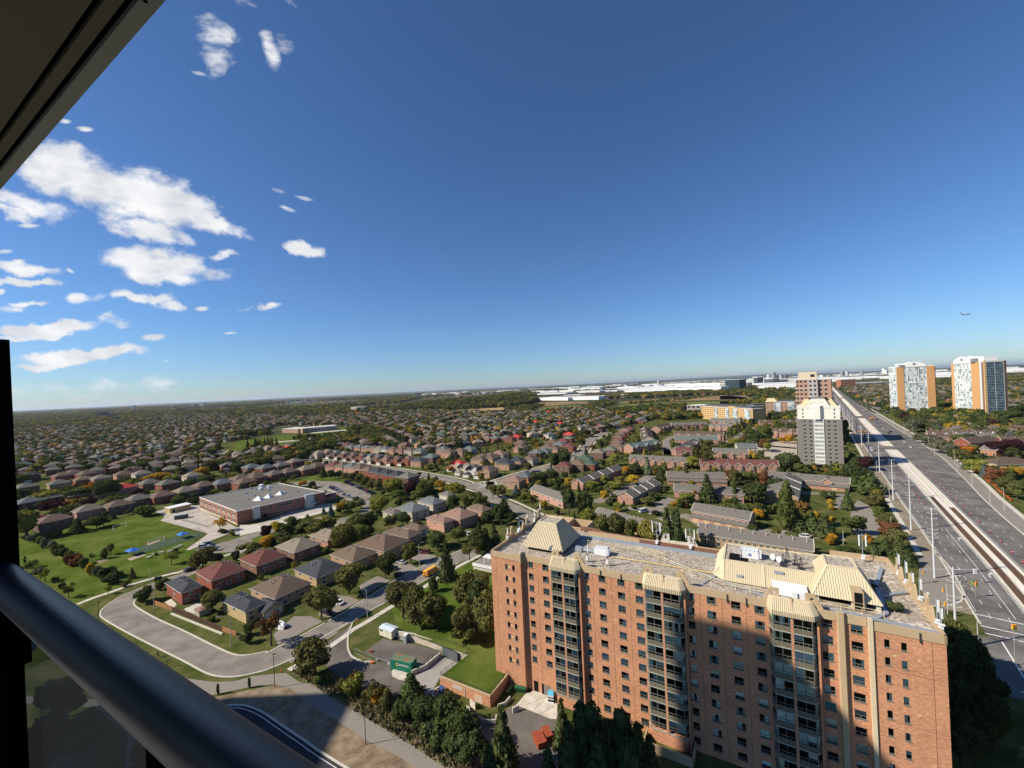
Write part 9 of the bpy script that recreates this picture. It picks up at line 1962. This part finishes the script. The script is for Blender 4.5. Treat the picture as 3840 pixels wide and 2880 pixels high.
for i in range(-16,22):
 for j in range(-2,16):
  cx_,cy_=-130+330*(i+.5),-70+290*(j+.5)
  if not(infrustum(cx_,cy_,900)or infrustum(cx_-160,cy_+140,900)or infrustum(cx_+160,cy_+140,900)):continue
  a=math.radians(district(cx_,cy_));d=Vector((math.cos(a),math.sin(a)));n_=Vector((-d.y,d.x));bend=random.Random(i*7+j).uniform(-.0016,.0016)
  off=-230.0;k=0
  while off<230:
   s=-230.0;seg=[]
   while s<230:
    q=Vector((cx_,cy_))+d*s+n_*(off+bend*s*s);x,y=q
    ok=abs(x-cx_)<163 and abs(y-cy_)<143 and infrustum(x,y)and not blocked(x,y)
    if ok and y<3400:
     facing=a+(math.pi if k%2 else 0)+2*bend*s
     if rr.random()<.955 and far_enough(x,y,10.5):sites.append((x,y,facing+rr.uniform(-.06,.06),'h'))
    s+=14.4+rr.uniform(-.6,1.6)
   if k%2==0:
    seg=[Vector((cx_,cy_))+d*s2+n_*(off-17+bend*s2*s2)for s2 in np.arange(-228,229,24)];seg=[p for p in seg if abs(p.x-cx_)<160 and abs(p.y-cy_)<140 and not blocked(p.x,p.y,0)]
    if len(seg)>2 and cy_<1500:streets.append(seg)
   off+=30.0 if k%2==0 else 34.0;k+=1
q=MB();q2=MB()
for sgm in streets:
 for a,b_ in zip(sgm,sgm[1:]):
  if(a-b_).length<30:strip_mb(q,[a,b_],8.0,.015);strip_mb(q2,[a,b_],1.3,.02,side=5.8);strip_mb(q2,[a,b_],1.3,.02,side=-5.8)
q.build('residential_street',mat('street_asphalt',(.20,.185,.17),.95,.12,.1,coord='World'),kind='structure');q2.build('residential_pavement',M_conc,kind='structure')
def house_faces(Vl,Fl,Cl,x,y,rz,w,d,ev,rise,rc,wc,garage,gab):
 c,s=math.cos(rz),math.sin(rz);n0=sum(len(v)for v in Vl)
 def T(p):return np.stack([x+p[:,0]*c-p[:,1]*s,y+p[:,0]*s+p[:,1]*c,p[:,2]],1)
 P_=[];F_=[];C_=[]
 def boxw(x0,x1,y0,y1,z1,col):
  b_=len(P_);P_.extend([(x0,y0,0),(x1,y0,0),(x1,y1,0),(x0,y1,0),(x0,y0,z1),(x1,y0,z1),(x1,y1,z1),(x0,y1,z1)])
  for f in((0,1,5,4),(1,2,6,5),(2,3,7,6),(3,0,4,7)):F_.append([b_+k for k in f]);C_.append(col)
 def hipr(x0,x1,y0,y1,z,rs_,col):
  b_=len(P_);i=min(x1-x0,y1-y0)/2-.1
  if x1-x0>=y1-y0:rg=[(x0+i,(y0+y1)/2,z+rs_),(x1-i,(y0+y1)/2,z+rs_)];fs=[(0,1,5,4),(1,2,5,5),(2,3,4,5),(3,0,4,4)]
  else:rg=[((x0+x1)/2,y0+i,z+rs_),((x0+x1)/2,y1-i,z+rs_)];fs=[(0,1,4,4),(1,2,5,4),(2,3,5,5),(3,0,4,5)]
  P_.extend([(x0,y0,z),(x1,y0,z),(x1,y1,z),(x0,y1,z)]+rg)
  for f in fs:F_.append([b_+k for k in f]);C_.append(col)
 boxw(-w/2,w/2,-d/2,d/2,ev,wc);hipr(-w/2-.5,w/2+.5,-d/2-.5,d/2+.5,ev,rise,rc)
 if garage:boxw(-w/2,-w/2+5.4,-d/2-4.5,-d/2,2.8,wc);hipr(-w/2-.4,-w/2+5.8,-d/2-4.9,-d/2+1,2.8,1.6,rc);b_=len(P_);P_.extend([(-w/2+.4,-d/2-4.55,0),(-w/2+5,-d/2-4.55,0),(-w/2+5,-d/2-4.55,2.3),(-w/2+.4,-d/2-4.55,2.3)]);F_.append([b_,b_+1,b_+2,b_+3]);C_.append((.55,.52,.47))
 wc2=(.03,.035,.04)
 for sx in(-.3,.05,.32):
  for yy,sg in((-d/2-.04,1),(d/2+.04,-1)):
   b_=len(P_);P_.extend([(w*sx-.7*sg,yy,ev*.62),(w*sx+.7*sg,yy,ev*.62),(w*sx+.7*sg,yy,ev*.84),(w*sx-.7*sg,yy,ev*.84)]);F_.append([b_,b_+1,b_+2,b_+3]);C_.append(wc2 if rr.random()<.7 else(.4,.42,.42))
 if gab:
  b_=len(P_);x0,x1,yy=0.3,w/2-.2,-d/2-.9;xm=(x0+x1)/2
  P_.extend([(x0,yy,0),(x1,yy,0),(x1,yy,ev),(x0,yy,ev),(xm,yy,ev+1.7),(xm,0,ev+1.7),(x0-.3,yy-.2,ev-.1),(x1+.3,yy-.2,ev-.1),(x0-.3,0,ev-.1),(x1+.3,0,ev-.1),(xm,yy-.2,ev+1.75)])
  for f,cc in(((0,1,2,3),wc),((3,2,4,4),wc),((6,10,5,8),rc),((10,7,9,5),rc)):F_.append([b_+k for k in f]);C_.append(cc)
 p=np.array(P_);Vl.append(T(p));Fl.append(np.array(F_)+n0);Cl.append(np.array(C_))
sites.sort(key=lambda s:s[0]**2+s[1]**2)
def wpick(l):return random.choices([a for a,_ in l],[b_ for _,b_ in l])[0]
def joined(name,lst,mat_):
 Vl,Fl,Cl=[],[],[]
 for x,y,rz,_ in lst:
  w,d=random.uniform(10,13.5),random.uniform(10,13);house_faces(Vl,Fl,Cl,x,y,rz,w,d,random.uniform(5.2,6),min(w,d)*random.uniform(.24,.32),jit(ROOF[wpick(ROOFW)],.15),jit(WALL[wpick(WALLW)],.15),random.random()<.7,random.random()<.45)
 V=np.concatenate(Vl);F=np.concatenate(Fl);C=np.concatenate(Cl);me=D.meshes.new(name);fc=[];keep=[]
 for f in F.tolist():
  g=[];[g.append(k)for k in f if k not in g];fc.append(tuple(g))
 me.from_pydata(V.tolist(),[],fc);ca=me.color_attributes.new('tint','FLOAT_COLOR','CORNER');ln=np.array([len(f)for f in fc]);cc=np.repeat(np.concatenate([C,np.ones((len(C),1))],1),ln,0);ca.data.foreach_set('color',cc.astype('f').ravel());me.materials.append(mat_);me.update();return me
M_hs=mat('suburb',(1,1,1),.9,.10,.5,attr='tint',spec=.15)
pats=[]
for k in range(8):
 r_,w_=[('brown','red'),('grey','brown'),('tan','pink'),('charcoal','rose'),('blue-grey','pale'),('dark brown','red'),('pink-brown','tan'),('green-grey','brown')][k]
 n0=len(D.objects);hh=house((0,-400-30*k),0,random.uniform(10.5,13),random.uniform(10.5,12.5),5.6,r_,w_,'x',vents=1,wins={'S':(2,1),'N':(2,0),'W':(1,0)},garage=(-5.2,.2,4.5,2.8)if k%4 else None,gable=(.6,5.2,.9)if k%2 else None);pats.append(hh)
NI=175;used_p=set()
def sector(x,y):
 u_=photo(x,y,0)[0];return 'far left of the school' if u_<600 else 'behind the school roof' if u_<1150 else 'beyond the mid street' if u_<1900 else 'beyond the townhouses' if u_<3100 else 'east of the avenue'
for i,(x,y,rz,_)in enumerate(sites[:NI]):
 k=i%8;rc,wc=wpick(ROOFW),wpick(WALLW);sec=sector(x,y);dist=math.hypot(x,y);band_='nearer streets' if dist<480 else 'middle streets'
 lab=f'{rc} roofed {wc} brick house {sec}, {band_}'
 if i<8:r=pats[i];r.location=(x,y,0);r.rotation_euler=(0,0,rz);r['label']=lab;r['group']=f'{rc} roofed houses {sec}, {band_}';[setattr(c,'color',(*jit(ROOF[rc],.1),1))for c in CH[r.name]if c.name.startswith('roof')];[setattr(c,'color',(*jit(WALL[wc],.1),1))for c in CH[r.name]if c.name.startswith('wall')]
 else:copy_tree(pats[k],(x,y,0),rz,lab,f'{rc} roofed {wc} houses {sec}, {band_}',recolor={'roof':jit(ROOF[rc],.1),'wall':jit(WALL[wc],.1)})
rest=sites[NI:]
ob('far_houses',joined('far_houses',rest,M_hs),kind='stuff')
def gn_scatter(name,pts,sizes,rots,proto_obj):
 me=D.meshes.new(name);me.from_pydata(pts,[],[]);a=me.attributes.new('siz','FLOAT_VECTOR','POINT');a.data.foreach_set('vector',np.array(sizes,'f').ravel());b_=me.attributes.new('rot','FLOAT','POINT');b_.data.foreach_set('value',np.array(rots,'f'))
 o=ob(name,me,kind='stuff');ng=D.node_groups.new(name+'_nodes','GeometryNodeTree');ng.interface.new_socket('Geometry',in_out='INPUT',socket_type='NodeSocketGeometry');ng.interface.new_socket('Geometry',in_out='OUTPUT',socket_type='NodeSocketGeometry')
 gi=ng.nodes.new('NodeGroupInput');go=ng.nodes.new('NodeGroupOutput');mp=ng.nodes.new('GeometryNodeMeshToPoints');ip=ng.nodes.new('GeometryNodeInstanceOnPoints');oi=ng.nodes.new('GeometryNodeObjectInfo');oi.inputs['Object'].default_value=proto_obj;oi.transform_space='ORIGINAL'
 n1=ng.nodes.new('GeometryNodeInputNamedAttribute');n1.data_type='FLOAT_VECTOR';n1.inputs[0].default_value='siz';n2=ng.nodes.new('GeometryNodeInputNamedAttribute');n2.data_type='FLOAT';n2.inputs[0].default_value='rot';cx_=ng.nodes.new('ShaderNodeCombineXYZ')
 l=ng.links.new;l(gi.outputs[0],mp.inputs['Mesh']);l(mp.outputs[0],ip.inputs['Points']);l(oi.outputs['Geometry'],ip.inputs['Instance']);l(n1.outputs[0],ip.inputs['Scale']);l(n2.outputs[0],cx_.inputs[2])
 eu=ng.nodes.new('FunctionNodeEulerToRotation');l(cx_.outputs[0],eu.inputs[0]);l(eu.outputs[0],ip.inputs['Rotation']);l(ip.outputs[0],go.inputs[0]);md=o.modifiers.new('scatter','NODES');md.node_group=ng;return o
def lowcrown(kind,seed,n_,lf):me=crown_mesh(kind,seed,n_,lf,M_leafi,core=True);o=D.objects.new('crown_pattern',me);return o
LP=[lowcrown('round',3,260,.058),lowcrown('round',8,260,.058),lowcrown('round',15,240,.06),lowcrown('spread',5,260,.058),lowcrown('conifer',2,320,.06),lowcrown('bush',4,200,.07)]
scat={i:([],[],[])for i in range(len(LP))}
def add_tree(x,y,h,w,k=None,z=-.4):
 if k is None:k=rr.choices(range(6),[4,4,3,3,1.2,.8])[0]
 if k==4:w*=.62;h*=1.15
 scat[k][0].append((x,y,z));scat[k][1].append((w,w,h));scat[k][2].append(rr.uniform(0,6.28))
indiv=0;cand=[]
for i,(x,y,rz,_)in enumerate(sites):
 dist=math.hypot(x,y);n_=3.6 if dist<1500 else 3.0
 for _k in range(int(n_+rr.random())):
  a=rz-math.pi/2+rr.choice([0,math.pi,math.pi,.7,-.7])+rr.uniform(-.5,.5);r=rr.uniform(8.5,14);X,Y=x+r*math.cos(a),y+r*math.sin(a)
  if blocked(X,Y,0)and inside((X,Y),NEARZONE):continue
  h=rr.uniform(5.5,11.5);w=h*rr.uniform(.85,1.2);add_tree(X,Y,h,w)
def wood(poly,n_,h0,h1,kinds=None,hill=None):
 xs=[p[0]for p in poly];ys=[p[1]for p in poly];k=0
 for _ in range(n_*8):
  if k>=n_:break
  x,y=rr.uniform(min(xs),max(xs)),rr.uniform(min(ys),max(ys))
  if not inside((x,y),poly):continue
  k+=1;h=rr.uniform(h0,h1);add_tree(x,y,h,h*rr.uniform(.75,1.05),rr.choice(kinds)if kinds else None,z=-.4+(hill(x,y)if hill else 0))
wood(WP(('C2',[(300,940),(420,880),(560,820),(680,790),(900,775),(1040,760),(1250,740),(1230,780),(1050,800),(900,830),(860,840),(700,880),(620,890),(560,930),(480,960)])),420,7,12,[0,1,2,3]);wood(WP(('C2',[(0,1000),(100,960),(260,930),(330,950),(250,990),(80,1030),(-40,1060)]),('C1',[(1900,1020),(1700,1030),(1750,1000)])),130,8,12,[0,1,2,3])
wood(WP(('C2',[(900,700),(1000,690),(1100,700),(1250,735),(1050,760),(960,740)])),120,9,14,[0,1,2]);wood(WP(('C2',[(30,820),(300,815),(320,850),(60,850)])),22,8,14,[4]);wood(WP(('C2',[(440,775),(960,745),(960,755),(440,785)])),45,8,12,[0,1,2]);wood(WP(('C2',[(-60,740),(240,710),(250,735),(-60,775)])),70,8,13,[0,1,2])
hp_=WP(('C2',[(1340,530),(1500,528),(1700,524),(1950,518),(2212,500)]),('C3',[(0,500),(230,500),(400,480),(470,470)]))
yb_=[p[1]for p in hp_]
hillpoly=hp_+[(p[0]*1.35,p[1]*1.35)for p in hp_[::-1]]
def hill_h(x,y):
 base_=np.interp(x/y,sorted(p[0]/p[1]for p in hp_),[p[1]for p in sorted(hp_,key=lambda p:p[0]/p[1])]);t_=max(0,min(1,(y-base_)/(base_*.30)));e=np.interp(x/y,[hp_[0][0]/hp_[0][1],-.12,.02,hp_[-1][0]/hp_[-1][1]],[0,.75,1,.55]);return 26*math.sin(t_*math.pi/2)*e
hm=MB();nx_,ny_=24,8;g_=[]
for i in range(nx_+1):
 k_=hp_[0][0]/hp_[0][1]+(hp_[-1][0]/hp_[-1][1]-hp_[0][0]/hp_[0][1])*i/nx_;b0=float(np.interp(k_,sorted(p[0]/p[1]for p in hp_),[p[1]for p in sorted(hp_,key=lambda p:p[0]/p[1])]))
 for j in range(ny_+1):Y_=b0*(1+.42*j/ny_);g_.append((k_*Y_,Y_,(hill_h(k_*Y_,Y_)if j<ny_ else 0)-.5))
hm.add(g_,[(i*(ny_+1)+j,(i+1)*(ny_+1)+j,(i+1)*(ny_+1)+j+1,i*(ny_+1)+j+1)for i in range(nx_)for j in range(ny_)]);hm.build('wooded_hill',M_far,kind='structure')
wood(hillpoly,3600,11,18,[0,1,2,0,1,4],hill=hill_h)
wood(WP(('C2',[(250,545),(600,520),(900,510),(1400,505),(1450,530),(1000,560),(600,590),(300,590)])),900,9,16,[0,1,2]);wood(WP(('C2',[(-100,560),(250,520),(250,560),(-100,620)]),),400,9,15,[0,1,2]);wood(WP(('C3',[(380,495),(540,490),(400,545),(230,550),(200,520)])),260,7,12,[0,1,2,3])
wood(WP(('C3',[(850,520),(1000,455),(1140,470),(1000,510),(1100,530),(900,560)])),260,6,11,[0,1,2]);wood(WP(('C3',[(1100,540),(1450,505),(1700,500),(1700,545),(1400,560),(1150,580)])),330,8,14,[0,1,2]);wood(WP(('C3',[(1200,470),(1600,440),(1900,412),(1920,420),(1600,455),(1250,480)])),150,5,9,[0,1,2,5])
wood(WP(('C4',[(0,350),(0,300),(230,290),(560,300),(560,370),(240,370)])),800,9,15,[0,1,2]);wood(WP(('C4',[(0,415),(280,380),(560,370),(560,400),(300,420)])),200,6,10,[0,1,2]);wood(WP(('C3',[(1430,590),(1900,560),(1940,590),(1500,620)])),130,9,13,[0,1,2]);wood(WP(('C3',[(1900,390),(2212,360),(2212,395),(1950,410)])),200,9,14,[0,1])
wood([tuple(av(420,50)),tuple(av(700,40)),tuple(av(900,60)),tuple(av(760,160)),tuple(av(480,170))],420,8,14,[0,1,2,3]);wood([tuple(av(300,250)),tuple(av(420,240)),tuple(av(470,420)),tuple(av(250,560)),tuple(av(180,480))],380,9,15,[0,1,2,3]);wood([tuple(av(-20,60)),tuple(av(60,58)),tuple(av(60,120)),tuple(av(-40,150))],26,6,10)
wood([tuple(av(320,-90)),tuple(av(420,-40)),tuple(av(700,-50)),tuple(av(700,-130)),tuple(av(360,-140))],120,8,12,[0,1,2])
from mathutils import noise as mnoise
cnt=0
for _ in range(60000):
 k_=rr.uniform(-1.32,1.32);Y=1500*(10000/1500)**(rr.random()**.85);X=k_*Y
 if blocked(X,Y,5)and Y<3500 and not(Y>1900):continue
 dn_=mnoise.noise(Vector((X*.0013,Y*.0013,3.1)))
 fx_,fy_=photo(X,Y,0);ind=fx_>2020 and 1900<Y<9500
 if any(inside((X,Y),f)for f in FREE[1:]):continue
 if dn_<(-.05 if not ind else .24):continue
 s=1+Y/5500;h=rr.uniform(7,12)*min(1.8,s);add_tree(X,Y,h,h*rr.uniform(1.1,2.0)*s,rr.choice([0,1,2,3]));cnt+=1
 if cnt>21000:break
fl2=[]
for _ in range(9000):
 k_=rr.uniform(-1.3,1.3);Y=rr.uniform(3400,6500);X=k_*Y;fx_,fy_=photo(X,Y,0)
 if fx_>2020:continue
 if mnoise.noise(Vector((X*.0016,Y*.0016,9.1)))>-.02:fl2.append((X,Y,rr.uniform(0,3),'h'))
ob('distant_houses',joined('distant_houses',fl2[:3200],M_hs),kind='stuff')
k=0;tb=[(a-b_,a+b_,c-b_,c+b_)for a,c,b_ in TREEPTS]
def free(x,y,r):
 for dx,dy in((0,0),(r,0),(-r,0),(0,r),(0,-r)):
  p=(x+dx,y+dy)
  for q in OCC:
   if q[0]<p[0]<q[1]and q[2]<p[1]<q[3]and inside(p,q[4]):return False
 return True
for _ in range(9000):
 x,y=rr.uniform(-420,420),rr.uniform(150,620)
 if not infrustum(x,y,0)or not inside((x,y),NEARZONE)or any(inside((x,y),f)for f in FREE):continue
 if y<215 and x>-75 and x<70:continue
 r=rr.uniform(1.2,3.2)
 if free(x,y,r):add_tree(x,y,r*rr.uniform(1.7,2.5),r*2.1,z=-.2);k+=1
 if k>1500:break
near_t=[]
for k in range(6):
 for idx,p in enumerate(scat[k][0]):near_t.append((p[0]**2+p[1]**2,k,idx))
near_t.sort();take={}
for _,k,idx in near_t[:60]:take.setdefault(k,set()).add(idx)
cl_=['green','dark green','olive','light green','yellow-green','green','dark green','golden']
for k,s_ in take.items():
 for idx in sorted(s_):p=scat[k][0][idx];sz=scat[k][1][idx];kd=['round','round','round','spread','conifer','bush'][k];c=rr.choice(cl_);tree((p[0],p[1],0),sz[2],sz[0],kd,c,f'{KC.get(c, c)} {KN[kd]} in the gardens {sector(p[0], p[1])}',f'{c} {KN[kd]}s in the gardens {sector(p[0], p[1])}')
 for j in range(3):
  l_=scat[k][j];l_[:]=[v for i2,v in enumerate(l_)if i2 not in s_]
for k in range(6):
 if scat[k][0]:gn_scatter('suburb_trees',*scat[k],LP[k])
print('sites',len(sites),'trees',sum(len(scat[k][0])for k in scat),'objects',len(D.objects))
#haze
hz=MB().box(-54000,54000,-54000,54000,-8,210)
M_haze=D.materials.new('haze_air');M_haze.use_nodes=True;t=M_haze.node_tree;t.nodes.clear();pv=N(t,'ShaderNodeVolumePrincipled');pv.inputs['Color'].default_value=(.78,.86,1.0,1);pv.inputs['Density'].default_value=2.2e-5;pv.inputs['Anisotropy'].default_value=.25
o=N(t,'ShaderNodeOutputMaterial');t.links.new(pv.outputs[0],o.inputs['Volume'])
hz.build('haze',M_haze,kind='stuff')
